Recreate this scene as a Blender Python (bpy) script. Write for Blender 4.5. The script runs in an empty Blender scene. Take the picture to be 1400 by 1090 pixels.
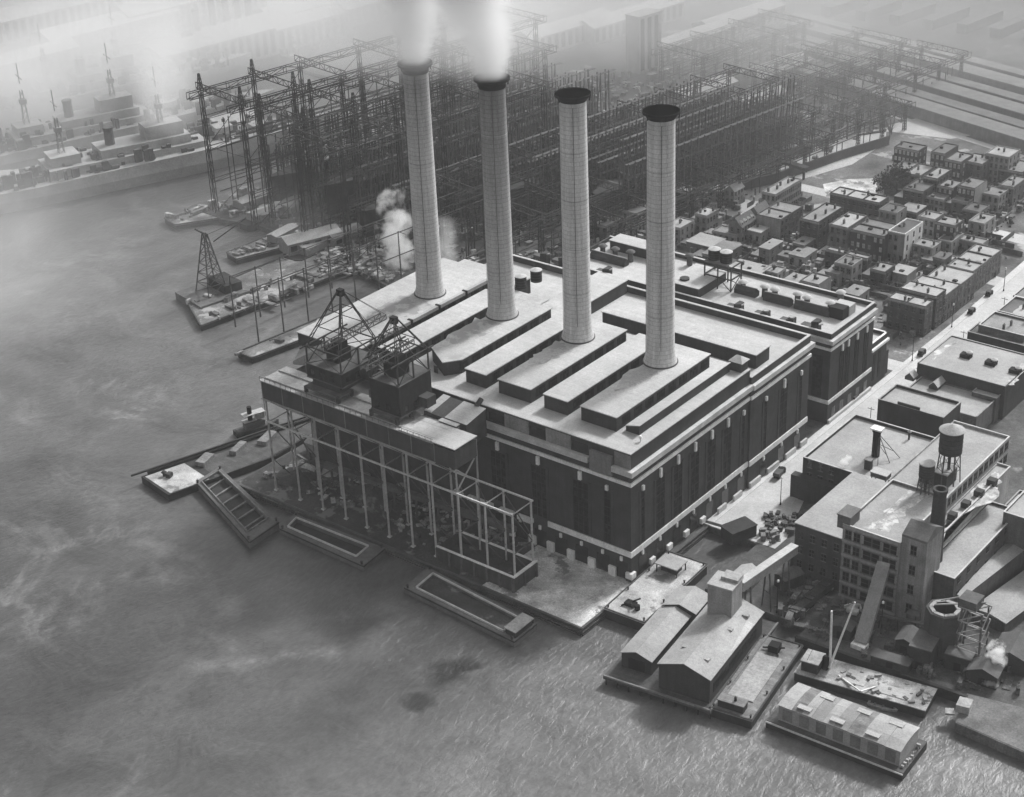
import bpy, math, random
from mathutils import Vector, Matrix
random.seed(11)
S = bpy.context.scene
COL = S.collection
R = math.radians
# ------------------------------------------------------------------ camera (metres; water at z = 0, yards and quays at z = 2)
FPX, W_, H_ = 2271.77, 1400, 1090
AZ, PIT, ROLL = -.688805906, .480830447, -.0428825244
CAM = Vector((202.43, -290.43, 240.0))
_f = Vector((math.sin(AZ)*math.cos(PIT), math.cos(AZ)*math.cos(PIT), -math.sin(PIT)))
_r = Vector((math.cos(AZ), -math.sin(AZ), 0.0))
_u = _r.cross(_f)
RX = _r*math.cos(ROLL) + _u*math.sin(ROLL)
RY = -_r*math.sin(ROLL) + _u*math.cos(ROLL)
RZ = _f

def P(x, y, z=2.0):
    """ground position (X, Y) seen at a photo pixel, for something whose height z is known"""
    d = RX*((x-W_/2)/FPX) - RY*((y-H_/2)/FPX) + RZ
    t = (z-CAM.z)/d.z
    q = CAM + d*t
    return (q.x, q.y)

# ------------------------------------------------------------------ mesh builder
class MB:
    def __init__(s): s.v = []; s.f = []
    def add(s, vs, fs):
        n = len(s.v); s.v += [tuple(a) for a in vs]; s.f += [tuple(i+n for i in f) for f in fs]; return s
    def box(s, x0, x1, y0, y1, z0, z1):
        return s.add([(x0,y0,z0),(x1,y0,z0),(x1,y1,z0),(x0,y1,z0),(x0,y0,z1),(x1,y0,z1),(x1,y1,z1),(x0,y1,z1)],
                     [(0,3,2,1),(4,5,6,7),(0,1,5,4),(1,2,6,5),(2,3,7,6),(3,0,4,7)])
    def obox(s, cx, cy, z0, z1, lx, ly, a=0.0):
        c, n = math.cos(a), math.sin(a)
        return s.prism([(cx+c*x-n*y, cy+n*x+c*y) for x, y in ((-lx/2,-ly/2),(lx/2,-ly/2),(lx/2,ly/2),(-lx/2,ly/2))], z0, z1)
    def prism(s, poly, z0, z1):
        A = sum(poly[i][0]*poly[(i+1) % len(poly)][1]-poly[(i+1) % len(poly)][0]*poly[i][1] for i in range(len(poly)))
        if A < 0: poly = poly[::-1]
        n = len(poly)
        return s.add([(x,y,z0) for x,y in poly]+[(x,y,z1) for x,y in poly],
                     [tuple(range(n))[::-1], tuple(range(n,2*n))]+[(i,(i+1) % n,n+(i+1) % n,n+i) for i in range(n)])
    def quad(s, *p): return s.add(p, [tuple(range(len(p)))])
    def bar(s, p, q, w, h=None):
        p = Vector(p); q = Vector(q); h = h or w
        d = (q-p)
        if d.length < 1e-6: return s
        d.normalize()
        a = d.cross(Vector((0,0,1)))
        if a.length < 1e-3: a = Vector((1,0,0))
        a.normalize(); b = a.cross(d).normalized()
        a = a*w/2; b = b*h/2
        vs = [p-a-b,p+a-b,p+a+b,p-a+b,q-a-b,q+a-b,q+a+b,q-a+b]
        return s.add(vs, [(0,3,2,1),(4,5,6,7),(0,1,5,4),(1,2,6,5),(2,3,7,6),(3,0,4,7)])
    def tube(s, p, q, r, n=8, r2=None):
        p = Vector(p); q = Vector(q); r2 = r if r2 is None else r2
        d = (q-p).normalized(); a = d.cross(Vector((0,0,1)))
        if a.length < 1e-3: a = Vector((1,0,0))
        a.normalize(); b = d.cross(a).normalized()
        vs = []
        for c, rr in ((p,r),(q,r2)):
            for i in range(n):
                t = 2*math.pi*i/n; vs.append(c+a*rr*math.cos(t)+b*rr*math.sin(t))
        return s.add(vs, [tuple(range(n))[::-1], tuple(range(n,2*n))]+[(i,(i+1) % n,n+(i+1) % n,n+i) for i in range(n)])
    def lathe(s, prof, cx=0, cy=0, n=24, closed=True):
        vs = []
        for r, z in prof:
            for i in range(n):
                t = 2*math.pi*i/n; vs.append((cx+r*math.cos(t), cy+r*math.sin(t), z))
        fs = []
        for k in range(len(prof)-1):
            for i in range(n):
                j = (i+1) % n; fs.append((k*n+i, k*n+j, (k+1)*n+j, (k+1)*n+i))
        if closed:
            fs.append(tuple(range(n))[::-1]); m = (len(prof)-1)*n; fs.append(tuple(range(m, m+n)))
        return s.add(vs, fs)
    def gable(s, x0, x1, y0, y1, z0, ze, zr, axis='y'):
        """walls to the eaves and a pitched top, ridge along axis"""
        if axis == 'y':
            m = (x0+x1)/2
            vs = [(x0,y0,z0),(x1,y0,z0),(x1,y1,z0),(x0,y1,z0),(x0,y0,ze),(x1,y0,ze),(x1,y1,ze),(x0,y1,ze),(m,y0,zr),(m,y1,zr)]
            fs = [(0,3,2,1),(0,1,5,8,4),(1,2,6,5),(2,3,7,9,6),(3,0,4,7),(5,6,9,8),(7,4,8,9)]
        else:
            m = (y0+y1)/2
            vs = [(x0,y0,z0),(x1,y0,z0),(x1,y1,z0),(x0,y1,z0),(x0,y0,ze),(x1,y0,ze),(x1,y1,ze),(x0,y1,ze),(x0,m,zr),(x1,m,zr)]
            fs = [(0,3,2,1),(0,1,5,4),(1,2,6,9,5),(2,3,7,6),(3,0,4,8,7),(4,5,9,8),(6,7,8,9)]
        return s.add(vs, fs)
    def pitch(s, x0, x1, y0, y1, ze, zr, axis='y', t=.22, o=.4):
        """two thick roof slopes over a gable"""
        if axis == 'y':
            m = (x0+x1)/2
            for a, b in ((x0-o, m), (x1+o, m)):
                sl = (zr-ze)/((x1-x0)/2); za = ze-o*sl
                s.add([(a,y0-o,za+.03),(b,y0-o,zr+.03),(b,y1+o,zr+.03),(a,y1+o,za+.03),(a,y0-o,za+t),(b,y0-o,zr+t),(b,y1+o,zr+t),(a,y1+o,za+t)],
                      [(0,3,2,1),(4,5,6,7),(0,1,5,4),(1,2,6,5),(2,3,7,6),(3,0,4,7)])
        else:
            m = (y0+y1)/2
            for a, b in ((y0-o, m), (y1+o, m)):
                sl = (zr-ze)/((y1-y0)/2); za = ze-o*sl
                s.add([(x0-o,a,za+.03),(x0-o,b,zr+.03),(x1+o,b,zr+.03),(x1+o,a,za+.03),(x0-o,a,za+t),(x0-o,b,zr+t),(x1+o,b,zr+t),(x1+o,a,za+t)],
                      [(0,3,2,1),(4,5,6,7),(0,1,5,4),(1,2,6,5),(2,3,7,6),(3,0,4,7)])
        return s
    def truss(s, p, q, d, w, n, b=.3, post=True):
        """box-less plane truss from p to q, depth d downwards, n panels"""
        p = Vector(p); q = Vector(q); dn = Vector((0,0,-d))
        s.bar(p, q, b, b); s.bar(p+dn, q+dn, b, b)
        for i in range(n):
            a = p.lerp(q, i/n); c = p.lerp(q, (i+1)/n)
            if i % 2: s.bar(a, c+dn, b*w)
            else: s.bar(a+dn, c, b*w)
            if post: s.bar(a, a+dn, b*w)
        if post: s.bar(q, q+dn, b*w)
        return s
    def build(s, name, m, parent=None, smooth=False, local=False, label=None, fix=True):
        me = bpy.data.meshes.new(name)
        off = Vector((0,0,0))
        if parent is not None and not local:
            pp = parent
            while pp: off += pp.location; pp = pp.parent
        me.from_pydata([(x-off.x, y-off.y, z-off.z) for x, y, z in s.v], [], s.f)
        if smooth:
            for p in me.polygons: p.use_smooth = True
            me.set_sharp_from_angle(angle=R(40))
        if m is not None: me.materials.append(m)
        me.update()
        o = bpy.data.objects.new(name, me); COL.objects.link(o)
        if parent is not None: o.parent = parent
        if label: o['label'] = label
        return o

def tag(o, label=None, cat=None, group=None, kind=None):
    if label: o['label'] = label
    if cat: o['category'] = cat
    if group: o['group'] = group
    if kind: o['kind'] = kind
    return o
def thing(name, label, cat, loc=(0,0,0), group=None, rz=0.0):
    o = bpy.data.objects.new(name, None); o.empty_display_size = .5
    o.location = loc; o.rotation_euler = (0,0,rz); COL.objects.link(o)
    return tag(o, label, cat, group)
def copy_one(o, parent, loc=None, rz=None, scale=None):
    c = o.copy(); COL.objects.link(c); c.parent = parent
    if loc is not None: c.location = loc
    if rz is not None: c.rotation_euler = (0,0,rz)
    if scale is not None: c.scale = scale
    return c
def kids(o): return [x for x in bpy.data.objects if x.parent == o]
def copy_tree(o, loc=None, rz=None, label=None, parent=None, keep=None):
    c = o.copy(); COL.objects.link(c)
    if parent is not None: c.parent = parent
    if loc is not None: c.location = loc
    if rz is not None: c.rotation_euler = (0,0,rz)
    if label: c['label'] = label
    for k in kids(o): copy_tree(k, parent=c)
    return c

# ------------------------------------------------------------------ materials (the photograph is black and white: all values are greys)
def G4(v): return (v, v, v, 1)
def mat(name, v, var=.25, sc=.12, rough=.9, fine=6.0, rnd=0.0, bump=0.0, streak=0.0, spec=.25, pattern=None, stain=None, world=False):
    m = bpy.data.materials.new(name); m.use_nodes = True
    n = m.node_tree.nodes; l = m.node_tree.links
    b = n['Principled BSDF']; b.inputs['Roughness'].default_value = rough
    b.inputs['Specular IOR Level'].default_value = spec
    if world:
        co = n.new('ShaderNodeNewGeometry').outputs['Position']
    else:
        co = n.new('ShaderNodeTexCoord').outputs['Object']
    def noise(scale, det=5, vec=co, rough_=.6):
        t = n.new('ShaderNodeTexNoise'); t.inputs['Scale'].default_value = scale
        t.inputs['Detail'].default_value = det; t.inputs['Roughness'].default_value = rough_
        l.new(vec, t.inputs['Vector']); return t.outputs['Fac']
    def mr(x, a, c, lo=.3, hi=.7):
        t = n.new('ShaderNodeMapRange'); t.inputs['From Min'].default_value = lo; t.inputs['From Max'].default_value = hi
        t.inputs['To Min'].default_value = a; t.inputs['To Max'].default_value = c; l.new(x, t.inputs['Value']); return t.outputs['Result']
    def mul(a, c):
        t = n.new('ShaderNodeMath'); t.operation = 'MULTIPLY'; l.new(a, t.inputs[0])
        if isinstance(c, float): t.inputs[1].default_value = c
        else: l.new(c, t.inputs[1])
        return t.outputs[0]
    x = mul(mr(noise(sc), 1-var, 1+var), mr(noise(sc*fine*2.3, 3), 1-var*.45, 1+var*.45))
    x = mul(x, mr(noise(2.6, 2), 1-.1-var*.25, 1+.1+var*.25))
    if streak:
        mp = n.new('ShaderNodeMapping'); mp.inputs['Scale'].default_value = (1.1, 1.1, .06); l.new(co, mp.inputs['Vector'])
        x = mul(x, mr(noise(.9, 4, mp.outputs[0]), 1-streak, 1+streak*.6))
    if rnd:
        oi = n.new('ShaderNodeObjectInfo')
        x = mul(x, mr(oi.outputs['Random'], 1-rnd, 1+rnd, 0, 1))
    if pattern:
        x = mul(x, pattern(n, l, co))
    x = mul(x, float(v))
    if stain:
        th, sv, ssc = stain
        t = n.new('ShaderNodeMix'); l.new(mr(noise(ssc, 6, rough_=.65), 0, 1, th, th+.05), t.inputs[0])
        l.new(x, t.inputs[2]); t.inputs[3].default_value = sv; x = t.outputs[0]
    cb = n.new('ShaderNodeCombineColor'); 
    for i in range(3): l.new(x, cb.inputs[i])
    l.new(cb.outputs[0], b.inputs['Base Color'])
    if bump:
        bp = n.new('ShaderNodeBump'); bp.inputs['Strength'].default_value = 1; bp.inputs['Distance'].default_value = bump
        l.new(noise(sc*fine*2.3, 4), bp.inputs['Height']); l.new(bp.outputs[0], b.inputs['Normal'])
    return m
def ring_pattern(n, l, co, soot=None):
    """courses and staggered joints wrapped round a shaft"""
    sx = n.new('ShaderNodeSeparateXYZ'); l.new(co, sx.inputs[0])
    at = n.new('ShaderNodeMath'); at.operation = 'ARCTAN2'; l.new(sx.outputs[1], at.inputs[0]); l.new(sx.outputs[0], at.inputs[1])
    m1 = n.new('ShaderNodeMath'); m1.operation = 'MULTIPLY'; l.new(at.outputs[0], m1.inputs[0]); m1.inputs[1].default_value = 3.7
    cb = n.new('ShaderNodeCombineXYZ'); l.new(m1.outputs[0], cb.inputs[0]); l.new(sx.outputs[2], cb.inputs[1])
    br = n.new('ShaderNodeTexBrick'); l.new(cb.outputs[0], br.inputs['Vector'])
    br.inputs['Scale'].default_value = 1; br.inputs['Brick Width'].default_value = 3.87; br.inputs['Row Height'].default_value = 1.2
    br.inputs['Mortar Size'].default_value = .075; br.inputs['Mortar Smooth'].default_value = .6
    br.inputs['Color1'].default_value = G4(1); br.inputs['Color2'].default_value = G4(.93); br.inputs['Mortar'].default_value = G4(.58)
    sp = n.new('ShaderNodeSeparateColor'); l.new(br.outputs['Color'], sp.inputs[0])
    if not soot: return sp.outputs[0]
    # soot washed down from the mouth: ragged streaks, fading below
    z0, z1, k = soot
    mr = n.new('ShaderNodeMapRange'); mr.inputs[1].default_value = z0; mr.inputs[2].default_value = z1; mr.inputs[3].default_value = 0; mr.inputs[4].default_value = 1
    mp = n.new('ShaderNodeMapping'); mp.inputs['Scale'].default_value = (1.2,1.2,.08); l.new(co, mp.inputs[0])
    nz = n.new('ShaderNodeTexNoise'); nz.inputs['Scale'].default_value = .8; nz.inputs['Detail'].default_value = 5; l.new(mp.outputs[0], nz.inputs['Vector'])
    a = n.new('ShaderNodeMath'); a.operation = 'MULTIPLY_ADD'; l.new(nz.outputs['Fac'], a.inputs[0]); a.inputs[1].default_value = 22; l.new(sx.outputs[2], a.inputs[2]); l.new(a.outputs[0], mr.inputs[0])
    g = n.new('ShaderNodeMath'); g.operation = 'MULTIPLY_ADD'; l.new(mr.outputs[0], g.inputs[0]); g.inputs[1].default_value = k-1; g.inputs[2].default_value = 1
    h = n.new('ShaderNodeMath'); h.operation = 'MULTIPLY'; l.new(sp.outputs[0], h.inputs[0]); l.new(g.outputs[0], h.inputs[1])
    return h.outputs[0]
def pane_pattern(n, l, co):
    """small panes in a wall plane; a few of them pale"""
    sx = n.new('ShaderNodeSeparateXYZ'); l.new(co, sx.inputs[0])
    a = n.new('ShaderNodeMath'); a.operation = 'ADD'; l.new(sx.outputs[0], a.inputs[0]); l.new(sx.outputs[1], a.inputs[1])
    cb = n.new('ShaderNodeCombineXYZ'); l.new(a.outputs[0], cb.inputs[0]); l.new(sx.outputs[2], cb.inputs[1])
    br = n.new('ShaderNodeTexBrick'); l.new(cb.outputs[0], br.inputs['Vector']); br.offset = 0; br.inputs['Scale'].default_value = 1; br.inputs['Brick Width'].default_value = .8
    br.inputs['Row Height'].default_value = 1.1; br.inputs['Mortar Size'].default_value = .05; br.inputs['Bias'].default_value = -.55
    br.inputs['Color1'].default_value = G4(.14); br.inputs['Color2'].default_value = G4(2.0); br.inputs['Mortar'].default_value = G4(.9)  # the pale panes paint in light reflected by the glass
    sp = n.new('ShaderNodeSeparateColor'); l.new(br.outputs['Color'], sp.inputs[0]); return sp.outputs[0]
def seam_pattern(n, l, co):
    """faint lapped roofing strips"""
    br = n.new('ShaderNodeTexBrick'); l.new(co, br.inputs['Vector']); br.inputs['Scale'].default_value = 1; br.inputs['Brick Width'].default_value = 9
    br.inputs['Row Height'].default_value = 1.8; br.inputs['Mortar Size'].default_value = .06; br.inputs['Color1'].default_value = G4(1); br.inputs['Color2'].default_value = G4(.93); br.inputs['Mortar'].default_value = G4(.8)
    sp = n.new('ShaderNodeSeparateColor'); l.new(br.outputs['Color'], sp.inputs[0]); return sp.outputs[0]
def plank_pattern(axis='x', w=.35, dark=.6):
    def f(n, l, co):
        mp = n.new('ShaderNodeMapping'); l.new(co, mp.inputs['Vector'])
        if axis == 'y': mp.inputs['Rotation'].default_value = (0,0,R(90))
        if axis == 'z': mp.inputs['Rotation'].default_value = (R(90),0,0)
        br = n.new('ShaderNodeTexBrick'); l.new(mp.outputs[0], br.inputs['Vector'])
        br.inputs['Scale'].default_value = 1; br.inputs['Brick Width'].default_value = 5; br.inputs['Row Height'].default_value = w
        br.inputs['Mortar Size'].default_value = w*.07; br.inputs['Color1'].default_value = G4(1); br.inputs['Color2'].default_value = G4(.75)
        br.inputs['Mortar'].default_value = G4(dark)
        sp = n.new('ShaderNodeSeparateColor'); l.new(br.outputs['Color'], sp.inputs[0]); return sp.outputs[0]
    return f
M = {}
M['brick'] = mat('dark_brick', .042, .3, .2, streak=.18, fine=8)
M['brick2'] = mat('town_brick', .1, .3, .25, rnd=.4, streak=.2)
M['sootbrick'] = mat('sooty_town_brick', .062, .3, .25, rnd=.25, streak=.2)
M['town'] = mat('town_yards', .115, .6, .08, stain=(.57,.34,.06))
M['brick3'] = mat('pale_brick', .2, .25, .25, rnd=.25, streak=.2)
M['white'] = mat('white_paint', .62, .15, .2, streak=.2)
M['stucco'] = mat('grey_render', .24, .2, .2, rnd=.15, streak=.2)
M['stone'] = mat('limestone', .72, .16, .3, streak=.1)
M['bargedeck'] = mat('worn_barge_deck', .36, .45, .22, stain=(.6,.17,.14))
M['stonecap'] = mat('sun_toned_stone', .46, .2, .3)  # limestone copy darkened in colour where strong sun falls on it
M['gravel'] = mat('roof_gravel', .4, .2, .035, bump=.02, pattern=seam_pattern, stain=(.63,.29,.06))
M['gravel2'] = mat('old_roof_felt', .3, .22, .07, rnd=.0)
M['tar'] = mat('town_roof', .17, .3, .12, rnd=.45)
M['tarlight'] = mat('pale_town_roof', .3, .25, .12, rnd=.25)
M['slate'] = mat('slate_roof', .09, .3, .3, rnd=.3)
M['concrete'] = mat('quay_concrete', .48, .5, .2, stain=(.56,.17,.12))
M['conc2'] = mat('grey_concrete', .3, .2, .2, streak=.25)
M['shaft'] = mat('smokestack_plates', .54, .1, .1, pattern=lambda n, l, c: ring_pattern(n, l, c, (70, 96, .55)), streak=.24)
M['shaft_sooty'] = mat('sooty_smokestack_plates', .46, .12, .1, pattern=lambda n, l, c: ring_pattern(n, l, c, (20, 82, .34)), streak=.2)
M['shaft_grey'] = mat('grey_smokestack_plates', .46, .12, .1, pattern=lambda n, l, c: ring_pattern(n, l, c, (52, 84, .5)), streak=.18)
M['flue_shade'] = mat('painted_flue_shade', .002, .1, 1, spec=0)
M['steelpale'] = mat('pale_painted_steel', .5, .2, .6)
M['soot'] = mat('soot_black_iron', .007, .3, .5)
M['glass'] = mat('dark_window', .012, .4, .3, rough=.25, spec=.5, rnd=.4)
M['panes'] = mat('industrial_sash', .03, .5, 1.2, rough=.5, spec=.04, pattern=pane_pattern)
M['wlight'] = mat('blind_window', .38, .2, .5, rnd=.35)
M['steel'] = mat('painted_steel', .3, .2, .6)
M['steeldark'] = mat('sooty_steel', .04, .3, .5)
M['steelfar'] = mat('shipyard_steel', .04, .4, .3)
M['steelmid'] = mat('weathered_steel', .085, .35, .4)
M['girder'] = mat('girder_plate', .05, .25, .3, streak=.2)
M['coal'] = mat('coal_yard', .045, .6, .12, bump=.06, stain=(.58,.17,.11))
M['wood'] = mat('weathered_timber', .2, .3, .4, pattern=plank_pattern('x', .5), stain=(.66,.33,.2))
M['wood2'] = mat('dark_timber', .085, .35, .4, pattern=plank_pattern('x', .5))
M['hull'] = mat('tarred_hull', .032, .4, .3)
M['hullgrey'] = mat('barge_hull', .12, .3, .3)
M['rail'] = mat('pale_timber_rail', .5, .2, .5)
M['street'] = mat('paved_street', .44, .2, .05, stain=(.64,.3,.05))
M['walk'] = mat('pavement', .5, .15, .1)
M['dirt'] = mat('yard_dirt', .075, .6, .05, stain=(.6,.2,.045))
M['yard'] = mat('shipyard_ground', .05, .6, .06, stain=(.62,.22,.045))
M['shed'] = mat('corrugated_sheds', .22, .2, .2, rnd=.3)
M['ship'] = mat('warship_grey', .3, .25, .1)
M['leaf'] = mat('tree_leaf', .05, .4, .4, rnd=.3)
M['bark'] = mat('tree_bark', .08, .3, .8)
SUN_STR, SKY_STR, HAZE, EXPO, DENOISE, PALL = 2.4, .125, .00009, 0.64, True, .0047
# ------------------------------------------------------------------ water, land, quay, streets
def water_mat():
    m = bpy.data.materials.new('river_water'); m.use_nodes = True
    n = m.node_tree.nodes; l = m.node_tree.links; b = n['Principled BSDF']
    co = n.new('ShaderNodeNewGeometry').outputs['Position']
    b.inputs['Roughness'].default_value = .36; b.inputs['IOR'].default_value = 1.33; b.inputs['Specular IOR Level'].default_value = .5
    def nz(sc, d=5, ro=.6, dist=0.0, vec=co):
        t = n.new('ShaderNodeTexNoise'); t.inputs['Scale'].default_value = sc; t.inputs['Detail'].default_value = d
        t.inputs['Roughness'].default_value = ro; t.inputs['Distortion'].default_value = dist; l.new(vec, t.inputs['Vector']); return t.outputs['Fac']
    def mr(x, lo, hi, a, c):
        t = n.new('ShaderNodeMapRange'); t.inputs[1].default_value = lo; t.inputs[2].default_value = hi; t.inputs[3].default_value = a; t.inputs[4].default_value = c
        l.new(x, t.inputs[0]); return t.outputs[0]
    def op(k, a, c):
        t = n.new('ShaderNodeMath'); t.operation = k; l.new(a, t.inputs[0])
        if isinstance(c, (int, float)): t.inputs[1].default_value = c
        else: l.new(c, t.inputs[1])
        return t.outputs[0]
    sm = n.new('ShaderNodeMapping'); sm.inputs['Location'].default_value = (310,90,0); l.new(co, sm.inputs[0]); shift = sm.outputs[0]
    base = mr(nz(.008, 4, .55, .4), .32, .68, .05, .125)            # silty and clearer water
    base = op('MULTIPLY', base, mr(nz(.05, 6, .68, .8), .3, .7, .68, 1.32))
    # drifting films of froth: thin filaments and soft sheets, only in patches
    ridge = mr(op('ABSOLUTE', op('SUBTRACT', nz(.011, 6, .62, 2.6), .5), 0.0), 0, .06, 1, 0)
    wisp = op('MULTIPLY', ridge, mr(nz(.009, 3, .5, 0, shift), .5, .62, 0, 1))
    film = op('MULTIPLY', mr(nz(.02, 8, .68, 1.4), .58, .8, 0, 1), .5)
    f = op('MINIMUM', op('ADD', op('MULTIPLY', op('POWER', wisp, 1.6), op('MULTIPLY', mr(nz(.13, 5, .7), .3, .7, .1, 1.0), .55)), film), 1.0)
    # froth lines drawn out by the current, and the dark boils of the condenser outfall
    dn = n.new('ShaderNodeTexNoise'); dn.inputs['Scale'].default_value = .07; dn.inputs['Detail'].default_value = 6; l.new(co, dn.inputs['Vector'])
    dv = n.new('ShaderNodeVectorMath'); dv.operation = 'MULTIPLY_ADD'; l.new(dn.outputs['Color'], dv.inputs[0]); dv.inputs[1].default_value = (16,16,0); l.new(co, dv.inputs[2])
    def vm(k, a, c):
        t = n.new('ShaderNodeVectorMath'); t.operation = k
        for i_, q in enumerate((a, c)):
            if q is None: continue
            if isinstance(q, tuple): t.inputs[i_].default_value = q
            elif isinstance(q, float): t.inputs['Scale'].default_value = q
            else: l.new(q, t.inputs[i_])
        return t
    def seg(a, b, w):
        a = (a[0]+8,a[1]+8,0.0); b = (b[0]+8,b[1]+8,0.0); d = tuple(b[i_]-a[i_] for i_ in range(3)); L2 = sum(q*q for q in d)
        pa = vm('SUBTRACT', dv.outputs[0], a).outputs[0]; t = op('DIVIDE', vm('DOT_PRODUCT', pa, d).outputs['Value'], L2)
        t = op('MINIMUM', op('MAXIMUM', t, 0.0), 1.0)
        sc = n.new('ShaderNodeVectorMath'); sc.operation = 'SCALE'; sc.inputs[0].default_value = d; l.new(t, sc.inputs['Scale'])
        return mr(vm('LENGTH', vm('SUBTRACT', pa, sc.outputs[0]).outputs[0], None).outputs['Value'], 0, w, 1, 0)
    tex = mr(nz(.3, 7, .72), .35, .7, .15, 1)
    for a, b2, w_, k in ((P(268,915,0),P(452,885,0),4.5,.6),(P(190,745,0),P(262,770,0),5,.4),(P(255,760,0),P(330,835,0),4.5,.3),(P(282,862,0),P(300,888,0),3,.35),(P(380,795,0),P(450,890,0),5,.22),(P(620,1050,0),P(690,1010,0),5,.25),(P(1010,1010,0),P(1330,1060,0),9,.4),(P(80,650,0),P(150,690,0),12,.3),(P(690,905,0),P(850,930,0),8,.22)):
        f = op('MAXIMUM', f, op('MULTIPLY', op('MULTIPLY', seg(a, b2, w_), tex), k))
    for a, r_ in ((P(606,922,0),3.2),(P(640,912,0),2.0),(P(575,955,0),2.2)):
        q = vm('LENGTH', vm('SUBTRACT', dv.outputs[0], (a[0]+8,a[1]+8,0.0)).outputs[0], None).outputs['Value']
        base = op('MULTIPLY', base, mr(q, r_, r_*2.2, .35, 1)); f = op('MULTIPLY', f, mr(q, r_, r_*1.6, 0, 1))
    mx = n.new('ShaderNodeMix'); l.new(f, mx.inputs[0]); l.new(base, mx.inputs[2]); mx.inputs[3].default_value = .3
    mp = n.new('ShaderNodeMapping'); mp.inputs['Scale'].default_value = (1, .5, 1); mp.inputs['Rotation'].default_value = (0,0,R(35)); l.new(co, mp.inputs[0])
    grain = mr(nz(.8, 6, .7, .3, mp.outputs[0]), .25, .75, .75, 1.25)
    cb = n.new('ShaderNodeCombineColor'); x = op('MULTIPLY', mx.outputs[0], grain)
    for i in range(3): l.new(x, cb.inputs[i])
    l.new(cb.outputs[0], b.inputs['Base Color'])
    # ripple height: small wind ripples everywhere, stronger in gust patches
    rip = op('MULTIPLY', nz(.55, 5, .62, .5, mp.outputs[0]), mr(nz(.012, 3), .35, .7, .35, 1.5))
    h = op('ADD', rip, op('MULTIPLY', nz(.05, 4, .55, 1.0), 1.4))
    bp = n.new('ShaderNodeBump'); bp.inputs['Strength'].default_value = 1; bp.inputs['Distance'].default_value = .34
    l.new(h, bp.inputs['Height']); l.new(bp.outputs[0], b.inputs['Normal'])
    return m
M['water'] = water_mat()
def struct(o): o['kind'] = 'structure'; return o
struct(MB().quad((-1450,-400,0),(850,-400,0),(850,1450,0),(-1450,1450,0)).build('water', M['water']))
LAND = [(-121,-24),(2,-24),(2,33.5),(17,33.5),(17,8),(46,8),(46,3),(140,8),(600,12),(600,1300),(-1200,1300),(-1200,520),(-620,470),(-480,372),(-400,285),
        (-284,268),(-293,205),(-301,122),(-300,118),(-286,116),(-262,121),(-236,118),(-206,112),(-176,104),(-150,100),(-121,96)]
struct(MB().prism(LAND, -3, 2).build('land', M['dirt']))
def sheet(name, poly, z, m):
    return struct(MB().add([(x,y,z) for x,y in poly], [tuple(range(len(poly)))]).build(name, m))
sheet('shipyard_ground', [(-399,286),(-283,269),(-292,206),(-300,122),(-299,119),(-286,117),(-262,122),(-236,119),(-206,113),(-176,105),(-121,97),(-121,92),(-110,96),(-128,300),(-120,480),(-180,620),(-460,620),(-470,372)], 2.006, M['yard'])
sheet('coal_yard', [(-120.5,-23),(-30,-23),(-30,0),(-120.5,0)], 2.006, M['coal'])
sheet('quay_apron', [(-30,-23.3),(1.3,-23.3),(1.3,0),(-30,0)], 2.008, M['concrete'])
MB_ = MB()
for a, b in (((-121,-24),(2,-24)),((2,-24),(2,33))):
    MB_.bar((a[0],a[1],2.16),(b[0],b[1],2.16),.5,.32)
    MB_.bar((a[0],a[1],1.0),(b[0],b[1],1.0),.7,.4)
    MB_.bar((a[0],a[1],0.2),(b[0],b[1],0.2),.7,.4)
struct(MB_.build('quay_edge', M['wood2']))
# the main street runs inland beside the power house
st = [(-.2,34),(14,34),(14,88),(14,300),(6,560),(-9,560),(-3,300),(-.6,190)]
sheet('street', [(2.2,34),(12.4,34),(12.4,300),(4,560),(-7,560),(0,300),(2.2,190)], 2.01, M['street'])
kb = MB()
kb.prism([(0.05,34),(2.2,34),(2.2,190),(0,300),(-7,560),(-9,560),(-3,300),(0.05,190)], 2.0, 2.14)
kb.prism([(12.4,56),(14.4,56),(14.4,300),(6,560),(4,560),(12.4,300)], 2.0, 2.14)
struct(kb.build('pavement', M['walk']))
sheet('street_end_yard', [(12.4,34),(12.4,60),(16,60),(22,40),(22,34)], 2.011, M['street'])
sheet('town_ground', [(.0,144),(-108,140),(-122,215),(-125,300),(-100,360),(-40,420),(-14,560),(-9,560),(-3,300),(.0,190)], 2.004, M['town'])
sheet('cross_street', [(2.2,144),(-130,144),(-130,151),(2.2,151)], 2.008, M['street'])
for y in (222, 262): sheet('cross_street', [(1.2,y),(-110,y+6),(-110,y+13),(1.0,y+8)], 2.008, M['street'])
sheet('back_street', [(-52,146),(-44,146),(-50,420),(-60,420)], 2.009, M['street'])
# curved road and pale rail yard beside the navy yard wall
sheet('yard_road', [P(955,260),P(1015,245),P(1085,228),P(1075,242),P(1090,247),P(1165,225),P(1210,196),P(1212,176),P(1150,190),P(1080,212),P(1010,238)], 2.012, M['street'])
sheet('park_path', [P(1150,190),P(1212,172),P(1300,150),P(1312,158),P(1330,185),P(1300,190),P(1215,180)], 2.012, M['street'])
sheet('pale_lot', [P(1125,252),P(1160,245),P(1200,244),P(1198,268),P(1130,270)], 2.012, M['concrete'])
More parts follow.
